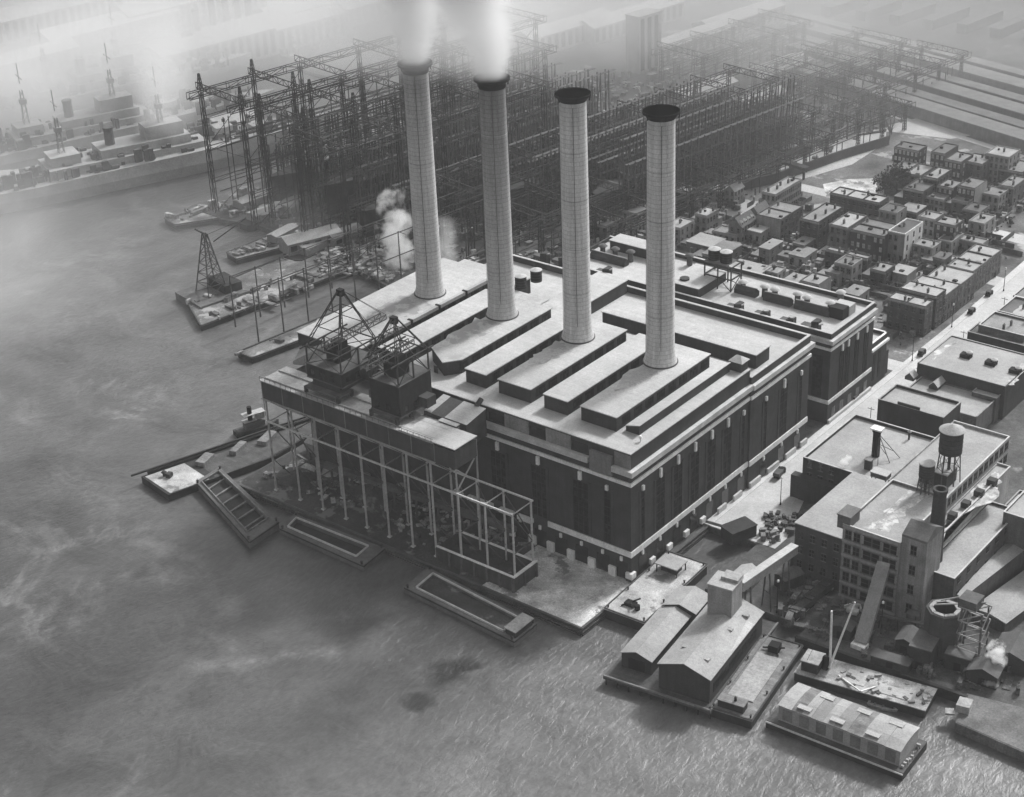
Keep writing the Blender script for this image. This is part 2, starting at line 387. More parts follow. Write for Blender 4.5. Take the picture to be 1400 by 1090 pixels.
# ------------------------------------------------------------------ power house
def ring(mb, x0, x1, y0, y1, z0, z1, d, sides='fr'):
    """band standing d proud of the front (y0) and right (x1) walls"""
    if 'f' in sides: mb.box(x0, x1+d, y0-d, y0-.002, z0, z1)
    if 'r' in sides: mb.box(x1+.002, x1+d, y0-.001 if 'f' in sides else y0, y1, z0, z1)
pp = thing('power_house', 'huge dark brick power house with pale roof monitors and white stone bands on the quay', 'power station', (0,0,2))
XL = -112.5
MB().box(XL, 0, 0, 56, 2, 39).build('boiler_house_wall', M['brick'], pp)
tb = MB().box(XL, .5, 56.003, 88, 2, 34.6)
tb.box(XL, .5, 87.4, 88, 34.6, 36.6).box(-.1, .5, 56.003, 87.4, 34.6, 36.6).box(XL, XL+.6, 56.003, 87.4, 34.6, 36.6)
tb.build('turbine_hall_wall', M['brick'], pp)
rf = MB().prism([(XL-.3,-.25),(.25,-.25),(.25,56),(XL-.3,56)], 39.002, 39.25)
rf.build('roof', M['gravel'], pp)
MB().box(XL+.6, -.1, 56.05, 87.4, 34.602, 34.75).build('roof', M['gravel'], pp)
cp = MB()
cp.box(XL, .6, 87.3, 88.1, 36.602, 36.8).box(-.2, .6, 56.0, 87.3, 36.602, 36.8)
cp.build('parapet_coping', M['gravel'], pp)
# stone bands
b = MB(); b.box(-26.2, .32, -.32, -.002, 9.2, 10.8); b.box(.002, .32, -.001, 56.0, 9.2, 10.8); b.box(.502, .82, 56.0, 88.0, 9.2, 10.8)
b.build('stone_belt', M['stone'], pp)
b = MB(); b.box(-47.9, .4, -.4, -.002, 29.9, 30.9); b.box(.002, .4, -.001, 56.0, 29.9, 30.9); b.box(.502, .9, 56.0, 88.3, 29.9, 30.9)
b.build('stone_belt', M['stone'], pp)
b = MB(); b.box(-46, -12.3, -1.25, -.002, 33.2, 34.7); b.box(-5.0, 1.25, -1.25, -.002, 33.2, 34.7)
b.box(.002, 1.25, -.001, 56.0, 33.2, 34.7); b.box(.502, 1.6, 56.0, 88.9, 33.0, 34.4); b.box(-.2, .502, 88.002, 88.9, 33.0, 34.4)
b.build('cornice', M['stonecap'], pp)
MB().box(-11.9, -5.2, -.9, -.003, 31.6, 37.0).build('parapet_panel', M['brick3'], pp)
# pilastered attic: dark openings between paler brick
for x in (-42.2, -28.8, -15.4):
    MB().box(x-2.5, x+2.5, -.12, -.004, 35.2, 37.6).build('attic_window', M['glass'], pp)
for x0, x1 in ((-39.4,-31.5),(-26.0,-18.2),(-4.8,.0)):
    MB().box(x0, x1, -.16, -.004, 34.8, 38.6).build('attic_panel', M['brick3'], pp)
# tall bays
def bay(c, w, z0, z1, face, parent=None, cross=True):
    """tall recessed-looking window: dark sash with a grid, jambs of brick"""
    parent = parent or pp
    f = MB(); g = MB(); k = MB(); n = max(1, round(w/1.6))
    X1 = .0 if not isinstance(face, tuple) else face[1]
    fc = face if isinstance(face, str) else face[0]
    def bx(mb, a0, a1, d0, d1, zz0, zz1):
        if fc == 'f': mb.box(a0, a1, X1-d1, X1-d0, zz0, zz1)
        else: mb.box(X1+d0, X1+d1, a0, a1, zz0, zz1)
    bx(g, c-w/2, c+w/2, .004, .05, z0, z1)
    for i in range(n+1):
        a = c-w/2+w*i/n; bx(f, a-.09, a+.09, .02, .16, z0, z1)
    zz = z0
    while zz < z1: bx(f, c-w/2, c+w/2, .02, .12, zz, zz+.12); zz += 2.6
    o = g.build('window', M['panes'], parent); f.build('mullion', M['steeldark'], o)
    # brick piers either side
    p = MB()
    for s in (-1, 1):
        a = c+s*(w/2+.45); bx(p, a-.4, a+.4, .004, .16, z0-.0, z1+.6)
    p.build('pilaster', M['brick'], parent)
for c, w in ((-42.2,5),(-28.8,4.7),(-15.4,4.8),(-7.1,2.2)): bay(c, w, 11.2, 26.2, 'f')
for c, w in ((5.1,1.5),(13,3.9),(21.1,3.9),(29.1,3.9),(37.1,3.9),(45.1,3.9),(53.1,1.5)): bay(c, w, 11.2, 26.2, 'r')
for c, w in ((64,1.5),(73.8,3.9),(83.2,1.5)): bay(c, w, 11.2, 26.0, ('r', .5))
def keystone(c, z0, z1, face, w=.75, d=.55, x1=0.0):
    m = MB()
    if face == 'f': m.box(c-w/2, c+w/2, -d, -.003, z0, z1)
    else: m.box(x1+.003, x1+d, c-w/2, c+w/2, z0, z1)
    m.build('keystone', M['stone'], pp)
for c in (-42.2,-28.8,-15.4): keystone(c, 27, 29.4, 'f', .95)
keystone(-7.1, 26.7, 28.1, 'f', .8)
for c in (13,21.1,29.1,37.1,45.1): keystone(c, 26.6, 29.2, 'r')
for c in (5.1,53.1): keystone(c, 26.6, 28, 'r')
keystone(64, 26.4, 27.7, 'r', x1=.5); keystone(73.8, 26.2, 28.9, 'r', x1=.5); keystone(83.2, 26.2, 27.6, 'r', x1=.5)
# ground floor: openings, small keystones, white pier blocks, shed roof strip
for c in (-42,-35.5,-28.9,-22.1,-15.4,-8.7,-2.9):
    MB().box(c-1.9, c+1.9, -.1, -.004, 2.3, 7.0).build('ground_window', M['glass'], pp)
    if c > -40: keystone(c, 7.3, 8.5, 'f', .7, .4)
for c in (-45,-38.5,-31.4,-25.4,-18.8,-12.1,-5.6):
    MB().box(c-1.1, c+1.1, -.7, -.005, 2.0, 4.7).build('pier_block', M['stone'], pp)
MB().box(-1.3, .75, -.75, 1.2, 2.9, 4.6).build('pier_block', M['stone'], pp)
MB().box(-1.3, .6, -.6, 1.2, 2.0, 2.9).build('pier_foot', M['brick'], pp)
for c in (5,12.9,20.8,28.8,36.8,44.6,52.7):
    MB().box(.004, .1, c-1.7, c+1.7, 2.3, 7.4).build('ground_window', M['glass'], pp); keystone(c, 7.7, 9.0, 'r', .6, .4)
for c in (63.8,73.6,82.6):
    MB().box(.504, .6, c-1.7, c+1.7, 2.3, 7.4).build('ground_window', M['glass'], pp); keystone(c, 7.7, 9.0, 'r', .6, .4, .5)
for c in (9,17,25,33):
    MB().box(.006, .8, c-1.0, c+1.0, 2.9, 4.5).build('pier_block', M['stone'], pp)
for y0, y1 in ((40,44),(48,52),(56.4,62),(66,72),(76,81.5),(84.5,88)):
    MB().box(.51, 1.1, y0, y1, 2.15, 3.8).build('plinth', M['walk'], pp)
# front gutter band over the yard side
for x0, x1 in ((-58,-55),(-53,-44.5),(-42,-37.5),(-35.8,-31)):
    MB().box(x0, x1, -1.2, -.01, 8.6, 9.8).build('canopy_band', M['stone'], pp)
# roof monitors
def monitor(x0, x1, y0=7.3, y1=50.5, z1=43.4, z0=39.25, cut=0, m='gravel', win=0):
    poly = [(x0,y0),(x1,y0),(x1,y1),(x0,y1)]
    e = .25
    po = [(x0-e,y0-e),(x1+e,y0-e),(x1+e,y1+e),(x0-e,y1+e)]
    if cut:
        poly = [(x0,y0+cut*.55),(x0+cut,y0-.6),(x1-cut*.35,y0-.6),(x1,y0+cut*.4),(x1,y1),(x0,y1)]
        po = [(x0-e,y0+cut*.55),(x0+cut,y0-.9),(x1-cut*.35,y0-.9),(x1+e,y0+cut*.4),(x1+e,y1+e),(x0-e,y1+e)]
    o = MB().prism(poly, z0, z1-.25).build('roof_monitor', M['brick'], pp)
    MB().prism(po, z1-.248, z1).build('monitor_roof', M[m], o)
    g = MB(); y = y0+2.5
    while y < y1-3:
        g.box(x1+.003, x1+.07, y, y+3.6, z0+.9, z1-1.0); y += 5.2
    g.build('monitor_window', M['panes'], o)
    g = MB(); xm = (x0+x1)/2
    g.box(xm-.7, xm+.7, y0-.67 if cut else y0-.07, y0-.603 if cut else y0-.003, z0+.1, z0+2.2); g.build('monitor_door', M['steeldark'], o)
    return o
monitor(-20.2, -9.3); monitor(-32.0, -24.5); monitor(-47.0, -36.4); monitor(-58.2, -51.3)
monitor(-74.1, -62.5, cut=8.5); monitor(-86.4, -78.4, y0=4); monitor(-112.2, -89.8, y0=-1.6, y1=61.5)
# low lean-to light along the street side
o = MB().add([(-7.6,9,39.25),(-3.6,9,39.25),(-3.6,51.5,39.25),(-7.6,51.5,39.25),(-7.6,9,40.6),(-3.6,8.9,41.8),(-3.6,51.5,41.8),(-7.6,51.5,40.6)],
         [(0,3,2,1),(4,5,6,7),(0,1,5,4),(1,2,6,5),(2,3,7,6),(3,0,4,7)]).build('roof_monitor', M['brick'], pp)
MB().add([(-7.8,9,40.62),(-3.4,8.9,41.84),(-3.4,51.7,41.84),(-7.8,51.7,40.62),(-7.8,9,40.8),(-3.4,8.9,42.0),(-3.4,51.7,42.0),(-7.8,51.7,40.8)],
         [(0,3,2,1),(4,5,6,7),(0,1,5,4),(1,2,6,5),(2,3,7,6),(3,0,4,7)]).build('monitor_roof', M['gravel'], o)
MB().lathe([(.2,39.25),(.2,40),(.55,40.4),(.3,40.9)], -1.5, 6.5, 10).build('roof_vent', M['stone'], pp)
# hipped roof hut at the corner of the turbine hall
o = MB().box(-4.2,-.6,52.5,55.8,39.25,42).build('stair_hut', M['brick'], pp)
MB().add([(-4.6,52.1,42),(-.2,52.1,42),(-.2,56.2,42),(-4.6,56.2,42),(-2.9,54.2,43.4),(-1.9,54.2,43.4)],[(0,1,5,4),(1,2,5),(2,3,4,5),(3,0,4),(0,3,2,1)]).build('hut_roof', M['gravel'], o)
# turbine hall monitors and link
o = MB().box(-54.5,-3.2,64.4,71.6,34.75,38.9).build('roof_monitor', M['brick'], pp); MB().box(-54.8,-2.9,64.1,71.9,38.902,39.15).build('monitor_roof', M['gravel'], o)
o = MB().box(-72,-61.5,56.3,86.9,34.75,38.9).build('roof_monitor', M['brick'], pp); MB().box(-72.3,-61.2,56.1,87.1,38.902,39.15).build('monitor_roof', M['gravel'], o)
o = MB().box(-111.8,-86,63,71,34.75,39.5).build('roof_monitor', M['brick'], pp); MB().box(-112.1,-85.7,62.7,71.3,39.502,39.75).build('monitor_roof', M['gravel'], o)
o = MB().box(-86,-72,57,62,34.75,38.9).build('roof_monitor', M['brick'], pp); MB().box(-86,-72,56.8,62.3,38.902,39.15).build('monitor_roof', M['gravel'], o)
# curved ash pipe and rails along the left monitor
mb = MB(); pts = [(-99,60.5,40.2),(-100.5,58.6,39.9),(-99.5,56,39.9),(-96,54.5,40.2),(-91.5,54,40.6)]
for a, c in zip(pts, pts[1:]): mb.tube(a, c, .55, 8)
mb.build('roof_duct', M['steelmid'], pp)
mb = MB(); mb.bar((-89.3,4,43.9),(-89.3,60,43.9),1.1,1.0); mb.build('roof_duct', M['gravel2'], pp)
mb = MB()
for k in range(5): mb.box(-90.1,-88.5,8+k*12,8.7+k*12,43.3,44.6)
mb.build('duct_collar', M['soot'], pp)
mb = MB(); mb.bar((-87.4,5,42.3),(-87.4,50,42.3),.35,.35); mb.bar((-87.4,5,41.4),(-87.4,50,41.4),.25,.25)
for i in range(12): mb.bar((-87.4,5+i*4.09,39.25),(-87.4,5+i*4.09,42.3),.22)
mb.build('roof_railing', M['steeldark'], pp)
# pale apron sloping off the left end of the roof
q = [P(400,494,37),P(447,470,43.3),P(470,428,43.5),P(434,436,43)]
MB().add([(*q[0],37),(*q[1],43.3),(*q[2],43.62),(*q[3],43),(*q[0],36),(*q[1],36),(*q[2],36),(*q[3],36)],
         [(0,1,2,3),(4,7,6,5),(0,4,5,1),(1,5,6,2),(2,6,7,3),(3,7,4,0)]).build('roof_apron', M['gravel'], pp)
# steel bunkers on the turbine roof
def tank(name, x, y, z, r, h, label, cat='tank', group=None):
    t = thing(name, label, cat, (x,y,z), group)
    MB().lathe([(r,z),(r,z+h)], x, y, 20).build('shell', M['soot'], t, True)
    MB().lathe([(r+.12,z+h+.002),(r*.95,z+h+.12),(.2,z+h+.55)], x, y, 20).build('lid', M['gravel'], t)
    hb = MB()
    for i in range(4): hb.lathe([(r+.02,z+h*(i+.5)/4),(r+.07,z+h*(i+.5)/4+.05),(r+.02,z+h*(i+.5)/4+.12)], x, y, 20, False)
    hb.build('hoop', M['steeldark'], t)
    return t
x, y = P(713, 411, 34.75); tank('roof_tank', x, y, 39.15, 1.75, 3.6, 'black iron roof tank with pale lid, nearer one beside the second smokestack')
x, y = P(729, 402, 34.75); tank('roof_tank', x+1, y+.5, 39.15, 1.75, 3.6, 'black iron roof tank with pale lid, farther one of the pair beside the second smokestack')
# ------------------------------------------------------------------ smokestacks
def stack(x, y, lab, smoky, m='shaft'):
    zb = 43.4
    t = thing('smokestack', lab, 'chimney', (x, y, zb), 'smokestacks in a row on the power house roof')
    MB().lathe([(4.55,zb+.02),(4.35,zb+.9),(4.0,zb+2.2),(3.82,zb+4.2),(3.75,zb+8),(3.62,zb+40),(3.5,zb+67.2)], x, y, 48).build('shaft', M[m], t, True)
    MB().lathe([(4.75,zb+.012),(4.75,zb+.3),(4.45,zb+.34)], x, y, 40, False).build('base_ring', M['steelmid'], t)
    c = MB().lathe([(3.55,zb+66.2),(3.7,zb+66.5),(3.72,zb+67.3),(4.3,zb+67.9),(4.85,zb+68.3),(4.85,zb+69.0),(4.7,zb+69.05),(4.6,zb+68.85)] if smoky else [(3.5,zb+67.0),(3.62,zb+67.2),(4.2,zb+68.0),(4.72,zb+68.4),(4.75,zb+69.0),(4.65,zb+69.04),(4.58,zb+68.9)], x, y, 40, False)
    o = c.build('cap', M['soot'], t, True)
    MB().lathe([(4.62,zb+68.88),(3.2,zb+68.8),(.01,zb+68.75)], x, y, 32, False).build('flue', M['flue_shade'], o)  # shallow black disc paints in the shade inside the flue
    for a_, w_ in ((-.95,.13),):
        MB().bar((x+3.86*math.cos(a_),y+3.86*math.sin(a_),zb+5),(x+3.53*math.cos(a_),y+3.53*math.sin(a_),zb+66),w_).build('conduit', M['steelmid'], t)
    for hz_ in (14, 27, 40.5, 53.6):
        rr_ = 3.72-.0036*hz_; MB().lathe([(rr_,zb+hz_),(rr_+.07,zb+hz_+.03),(rr_+.07,zb+hz_+.2),(rr_,zb+hz_+.23)], x, y, 40, False).build('band', M['conc2'], t)
    ld = MB()
    for s in (-.25, .25): ld.bar((x-2.6+s*.8, y-2.75-abs(s)*0, zb+3), (x-2.42+s*.8, y-2.52, zb+66), .07)
    ld.build('ladder', M['steelmid'], t)
    MB().box(x-4.2, x-3.55, y-1.0, y-.5, zb+.0, zb+.5).build('drain', M['steelmid'], t)
    for s in range(6):
        a = s*math.pi/3+.3
        MB().bar((x+4.55*math.cos(a),y+4.55*math.sin(a),zb+67.4),(x+4.75*math.cos(a),y+4.75*math.sin(a),zb+69.1),.25).build('cap_bracket', M['soot'], t)
    return t
SX = [-98.3, -71.3, -44.7, -17.6]
stack(SX[0], 39.3, 'tall pale round smokestack pouring smoke, farthest left of the four', 1, 'shaft_grey')
stack(SX[1], 39.3, 'tall round smokestack, sooty near its smoking top, between two pale ones', 1, 'shaft_sooty')
stack(SX[2], 39.3, 'tall pale smokestack without smoke, standing behind the rightmost stack', 0)
stack(SX[3], 39.3, 'tall pale smokestack without smoke nearest the street side', 0)
# ------------------------------------------------------------------ switch house behind
sh = thing('switch_house', 'dark brick switch house with white bands and roof ventilators behind the power house', 'building', (0,101,2))
s0, s1, xs0 = 101.5, 128.2, -97
w = MB().box(xs0, 0, s0, s1, 2, 30.0)
w.box(xs0, 0, s0, s0+.6, 30, 31.4).box(xs0, 0, s1-.6, s1, 30, 31.4).box(-.6, 0, s0+.6, s1-.6, 30, 31.4).box(xs0, xs0+.6, s0+.6, s1-.6, 30, 31.4)
w.build('wall', M['brick'], sh)
MB().box(xs0+.6, -.6, s0+.6, s1-.6, 30.002, 30.12).build('roof', M['gravel'], sh)
b = MB(); b.box(xs0, .1, s0-.1, s0+.7, 31.402, 31.55).box(-.7, .1, s0+.7, s1-.7, 31.402, 31.55).box(xs0, .1, s1-.7, s1+.1, 31.402, 31.55); b.build('parapet_coping', M['gravel'], sh)
for z0, z1, d in ((8.6,9.8,.3),(26,26.8,.35),(28.4,29.7,1.1)):
    b = MB(); b.box(xs0, d, s0-d, s0-.002, z0, z1); b.box(.002, d, s0-.001, s1, z0, z1); b.build('stone_belt' if d < 1 else 'cornice', M['stone' if d < 1 else 'stonecap'], sh)
for c in (108.6,112.2,117.8,123.7):
    g = MB().box(.004, .06, c-1.3, c+1.3, 10.2, 23.3); o = g.build('window', M['panes'], sh)
    f = MB()
    for k in range(-1, 2): f.box(.03, .2, c+k*1.2-.1, c+k*1.2+.1, 10.2, 23.6)
    f.build('mullion', M['steeldark'], o)
    MB().box(.006, .4, c-.35, c+.35, 23.4, 25.6).build('keystone', M['stone'], sh)
for k in range(9):
    c = -4-k*9.5
    MB().box(c-1.6, c+1.6, s0-.06, s0-.004, 10.2, 23.8).build('window', M['panes'], sh)
for c in (105,110,115,120,125): MB().box(.004, .08, c-1.1, c+1.1, 2.6, 6.4).build('ground_window', M['glass'], sh)
MB().box(.01, .7, s0+.3, s1, 2.1, 3.2).build('plinth', M['walk'], sh)
an = MB().box(-26, -.4, 128.21, 139, 2, 16).box(-26,-.4,138.5,139,16,17.2).box(-.9,-.4,128.21,138.5,16,17.2).build('annex_wall', M['brick'], sh)
MB().box(-26,-.9,128.21,138.5,16.002,16.1).build('annex_roof', M['gravel'], an)
b = MB().box(-.398,.3,128.21,139.3,14.6,15.4); b.box(-1,-.3,128.21,139.1,17.202,17.35).box(-26,-.3,138.4,139.1,17.202,17.35); b.build('annex_band', M['stone'], an)
for c in (131,134.5): MB().box(-.395,-.33,c-.8,c+.8,4,13).build('annex_window', M['panes'], an)
MB().box(-14,-1,139.01,142,2,10).build('annex_porch', M['brick'], an)
# roof clutter of the switch house, each its own thing
def vent_box(px, py, lab, w=4.2):
    x, y = P(px, py, 31.4)
    t = thing('roof_ventilator', lab, 'ventilator', (x,y,30.12), 'dark box ventilators along the switch house roof')
    MB().box(x-w/2, x+w/2, y-1.2, y+1.2, 30.12, 31.2).build('curb', M['steelmid'], t)
    MB().add([(x-w/2-.3,y-1.7,31.2),(x+w/2+.3,y-1.7,31.2),(x+w/2+.3,y+1.7,31.2),(x-w/2-.3,y+1.7,31.2),(x-w/2-.5,y-1.0,33.2),(x+w/2+.5,y-1.0,33.2),(x+w/2+.5,y+1.0,33.2),(x-w/2-.5,y+1.0,33.2)],
             [(0,3,2,1),(4,5,6,7),(0,1,5,4),(1,2,6,5),(2,3,7,6),(3,0,4,7)]).build('louvre', M['steeldark'], t)
    MB().lathe([(.95,0),(.95,.35)], 0, 0, 10).build('end_cap', M['steel'], t, local=True).location = (w/2+.5, 0, 2.0)
    bpy.data.objects[t.children[-1].name].rotation_euler = (0, R(90), 0)
for px, py, lb, w in ((739,348,'dark box ventilator farthest left on the switch house roof',4.2),(764,354,'dark box ventilator half behind the third smokestack',4.2),(824,369,'dark box ventilator just right of the third smokestack',4.2),
        (1003,417,'dark box ventilator below the twin water tanks',4.2),(1039,426,'short dark ventilator, second right of the twin tanks',3),(1074,435,'short dark ventilator, third right of the twin tanks',3),(1108,443,'long dark ventilator nearest the street end of the roof',5.2)):
    vent_box(px, py, lb, w)
def mushroom(px, py, lab, m, r=1.25):
    x, y = P(px, py, 34.6)
    t = thing('mushroom_vent', lab, 'ventilator', (x,y,30.12), 'mushroom ventilators at the back of the switch house roof')
    MB().lathe([(.95,30.12),(.85,33.2)], x, y, 14).build('stem', M['steelmid'], t, True)
    MB().lathe([(r+.1,33.25),(r+.35,33.45),(r*.9,33.95),(.15,34.2)], x, y, 16).build('cowl', m, t, True)
for i, (px, py, c) in enumerate(((824,332,'steelmid'),(841,336,'steelmid'),(862,340,'steelmid'),(943,345,'steelmid'),(1016,381,'stone'),(1046,387,'stone'),(1060,391,'stone'),(1091,397,'stone'),(1104,402,'stone'),(1136,409.5,'stone'),(1150,395,'stone'))):
    lab = ['dark mushroom vent just right of the third smokestack','dark mushroom vent in the middle of three','dark mushroom vent left of the rightmost smokestack','dark mushroom vent just right of the rightmost smokestack',
           'pale capped vent by the twin tank frame','pale capped vent, left of the first close pair','pale capped vent, right of the first close pair','pale capped vent, left of the second close pair','pale capped vent, right of the second close pair',
           'pale capped vent above the dark penthouse','pale capped vent farthest back at the street corner'][i]
    mushroom(px, py, lab, M['gravel' if c == 'stone' else c])
def ridge(px0, py0, px1, py1):
    a = P(px0, py0, 32); b = P(px1, py1, 32); y = (a[1]+b[1])/2
    o = MB().gable(a[0], b[0], y-1.2, y+1.2, 30.121, 31.6, 32.6, 'x').build('ridge_vent', M['steeldark'], sh)
    MB().bar((a[0],y,32.75),(b[0],y,32.75),.25).build('ridge_cap', M['steel'], o)
ridge(1006,391,1036,398); ridge(1046,401,1082,411); ridge(1087,413,1137,424); ridge(808,345,858,356)
x, y = P(1150,430,31)
o = MB().box(x-3.2,x+1.6,y-2,y+1.6,30.12,33.6).build('penthouse', M['soot'], sh); MB().box(x-3.4,x+1.8,y+1.61,y+5.5,30.12,33.2).build('penthouse_roof', M['gravel'], o)
o = MB().box(-58,-47,104,120,30.121,33.2).build('penthouse', M['brick'], sh); MB().box(-58.3,-46.7,103.7,120.3,33.202,33.4).build('penthouse_roof', M['gravel'], o)
o = MB().box(-92,-73,121,127,30.121,33.4).build('penthouse', M['brick'], sh); MB().box(-92.3,-72.7,120.7,127.3,33.402,33.6).build('penthouse_roof', M['gravel'], o)
MB().lathe([(1.2,30.12),(1.2,33.2),(1.5,33.4),(1.5,34)], *P(936,392,31), 12).build('flue_stub', M['brick'], sh)
# twin tanks on a steel frame
fx0, fy0 = P(968,390,30.2)
t = thing('tank_stand', 'open black steel frame carrying twin water tanks on the roof', 'frame', (fx0+3,fy0+2,30.12))
x0, x1, y0, y1 = fx0-1, fx0+8.5, fy0-.5, fy0+5.5
for xx in (x0, (x0+x1)/2, x1):
    for yy in (y0, y1): MB().bar((xx,yy,30.12),(xx,yy,38),.35).build('leg', M['steeldark'], t)
mb = MB()
for z in (34,38):
    mb.bar((x0,y0,z),(x1,y0,z),.35); mb.bar((x0,y1,z),(x1,y1,z),.35); mb.bar((x0,y0,z),(x0,y1,z),.35); mb.bar((x1,y0,z),(x1,y1,z),.35)
mb.build('beam', M['steeldark'], t)
mb = MB(); mb.bar((x0,y0,30.2),((x0+x1)/2,y0,34),.2); mb.bar((x1,y0,30.2),((x0+x1)/2,y0,34),.2); mb.bar((x1,y0,30.2),(x1,y1,34),.2); mb.bar((x1,y0,34),(x1,y1,30.2),.2); mb.build('brace', M['steeldark'], t)
MB().box(x0-.4,x0+8,y0-.2,y1+.2,38.18,38.35).build('platform', M['steelmid'], t)
tank('water_tank', x0+1.6, (y0+y1)/2, 38.36, 1.9, 3.3, 'left one of two dark water tanks on the black roof frame', 'tank')
tank('water_tank', x0+5.8, (y0+y1)/2, 38.36, 1.9, 3.3, 'right one of two dark water tanks on the black roof frame', 'tank')
# ------------------------------------------------------------------ coal gantry on the quay
cg = thing('coal_gantry', 'long elevated steel coal gantry on thin pale posts along the quay front', 'gantry', (-75,-16,2))
PX = [-108.2,-98.6,-89.7,-81.0,-73.2,-65.0,-56.6,-48.4,-39.6,-30.8,-22.0]
YF, YB = -19.7, -12.2
pm = None
def post_mesh(h):
    m = MB(); m.box(-.2,.2,-.04,.04,0,h).box(-.2,-.14,-.2,.2,0,h).box(.14,.2,-.2,.2,0,h); m.box(-.5,.5,-.5,.5,0,.35)
    return m
hi = post_mesh(29.2).build('post', M['steelpale'], cg, local=True); hi.location = (PX[0]+75, YF+16, 0)
lo = post_mesh(22.6).build('post', M['steelpale'], cg, local=True); lo.location = (PX[8]+75, YF+16, 0)
for i, x in enumerate(PX):
    for y in (YF, YB):
        src = hi if i < 8 else lo
        if (i, y) in ((0, YF), (8, YF)): continue
        copy_one(src, cg, (x+75, y+16, 0))
for y in (YF-.4, YB+.4):
    mb = MB(); mb.bar((PX[0]-.4,y,24.3),(PX[-1]+.4,y,24.3),.34,.45); mb.build('rail_beam', M['steelpale'], cg)
for x in PX:
    mb = MB(); mb.bar((x,YF,24.0),(x,YB,24.0),.2,.28); mb.build('cross_strut', M['steel'], cg)
mb = MB()
for i, x in enumerate(PX):
    mb.bar((x,YF,12.5),(x,YB,12.5),.24)
    mb.bar((x,YF,23.8),(x,YB,12.7),.22)
    if i < 8: mb.bar((x,YF,30.8),(x,YB,24.4),.22)
    mb.bar((x,YB,2.4),(x,YF,12.3),.2)
mb.build('brace', M['steelmid'], cg)
mb = MB()
for i in range(0, len(PX)-1): mb.bar((PX[i],YB,24),(PX[i+1],YB,14 if i % 2 else 8),.2)
mb.build('back_brace', M['steelmid'], cg)
# bunker girder and decks
g = MB().box(-109.2,-46.6,YF-.15,YF+.25,31.2,36.6).build('girder', M['girder'], cg)
mb = MB()
for i in range(9): mb.box(-109.0+i*7.8,-108.9+i*7.8,YF-.2,YF-.152,31.3,36.5)
mb.box(-109.4,-46.5,YF-.5,YF+.4,36.602,36.85).box(-109.4,-46.5,YF-.5,YF+.4,30.9,31.198); mb.build('girder_flange', M['steel'], g)
MB().box(-109.2,-46.6,YB-.2,YB+.2,31.2,36.6).build('girder', M['girder'], cg)
MB().box(-109.4,-46.5,YF+.42,YB+2.5,36.3,36.7).build('deck', M['conc2'], cg)
MB().box(-108.6,-47,YF+.5,YB-.5,31.0,33.0).build('hopper_floor', M['steeldark'], cg)
mb = MB(); 
for y in (YF+1.4, YB-.8): mb.bar((-109,y,36.95),(-46.6,y,36.95),.3,.3)
mb.build('crane_rail', M['steel'], cg)
mb = MB(); mb.bar((-109.3,YF-.4,37.9),(-46.6,YF-.4,37.9),.1)
for i in range(32): mb.bar((-109.2+i*2,YF-.4,36.7),(-109.2+i*2,YF-.4,37.9),.09)
mb.build('hand_rail', M['steelmid'], cg)
# end house with pale roof
e = MB().box(-58.2,-39.7,YF-.1,YB+.9,31.2,36.2).build('end_house', M['girder'], cg)
MB().box(-58.4,-39.5,YF-.3,YB+1.1,36.86,37.1).build('end_house_roof', M['gravel'], e)
MB().box(-52.5,-46.8,YB+1.4,YB+4.4,31,37.3).build('transfer_house', M['girder'], cg)
MB().box(-52.7,-46.6,YB+1.2,YB+4.6,37.302,37.5).build('transfer_roof', M['gravel'], cg)
for y in (YF+.1, YB+.9): MB().bar((-39.9,y,2),(-39.9,y,36),.35).build('corner_post', M['steel'], cg)
mb = MB(); mb.bar((-39.9,YF,31.2),(-39.9,YB,24.4),.25).bar((-39.9,YB,31),(-39.9,YF,24.6),.3); mb.build('end_brace', M['steel'], cg)
# link roofs between gantry and boiler house
o = MB().add([(-59,-9.3,37.6),(-44.6,-9.3,37.6),(-44.6,-1.3,38.9),(-59,-1.3,38.9),(-59,-9.3,31),(-44.6,-9.3,31),(-44.6,-1.3,31),(-59,-1.3,31)],[(0,1,2,3),(4,7,6,5),(0,4,5,1),(1,5,6,2),(2,6,7,3),(3,7,4,0)]).build('link_house', M['girder'], cg)
MB().quad((-52,-9.2,37.75),(-44.5,-9.2,37.75),(-44.5,-1.2,39.05),(-52,-1.2,39.05)).build('link_roof', M['gravel'], o)
MB().quad((-59,-9.2,37.75),(-56.5,-9.2,37.75),(-56.5,-1.2,39.05),(-59,-1.2,39.05)).build('link_roof', M['gravel'], o)
MB().box(-108,-59.3,YB+2.6,-1.2,33.5,35.2).build('conveyor_house', M['girder'], cg)
mb = MB(); mb.tube((-47.5,-1.5,39.0),(-47.5,.6,40.2),.7,10); mb.build('spout', M['steeldark'], cg)
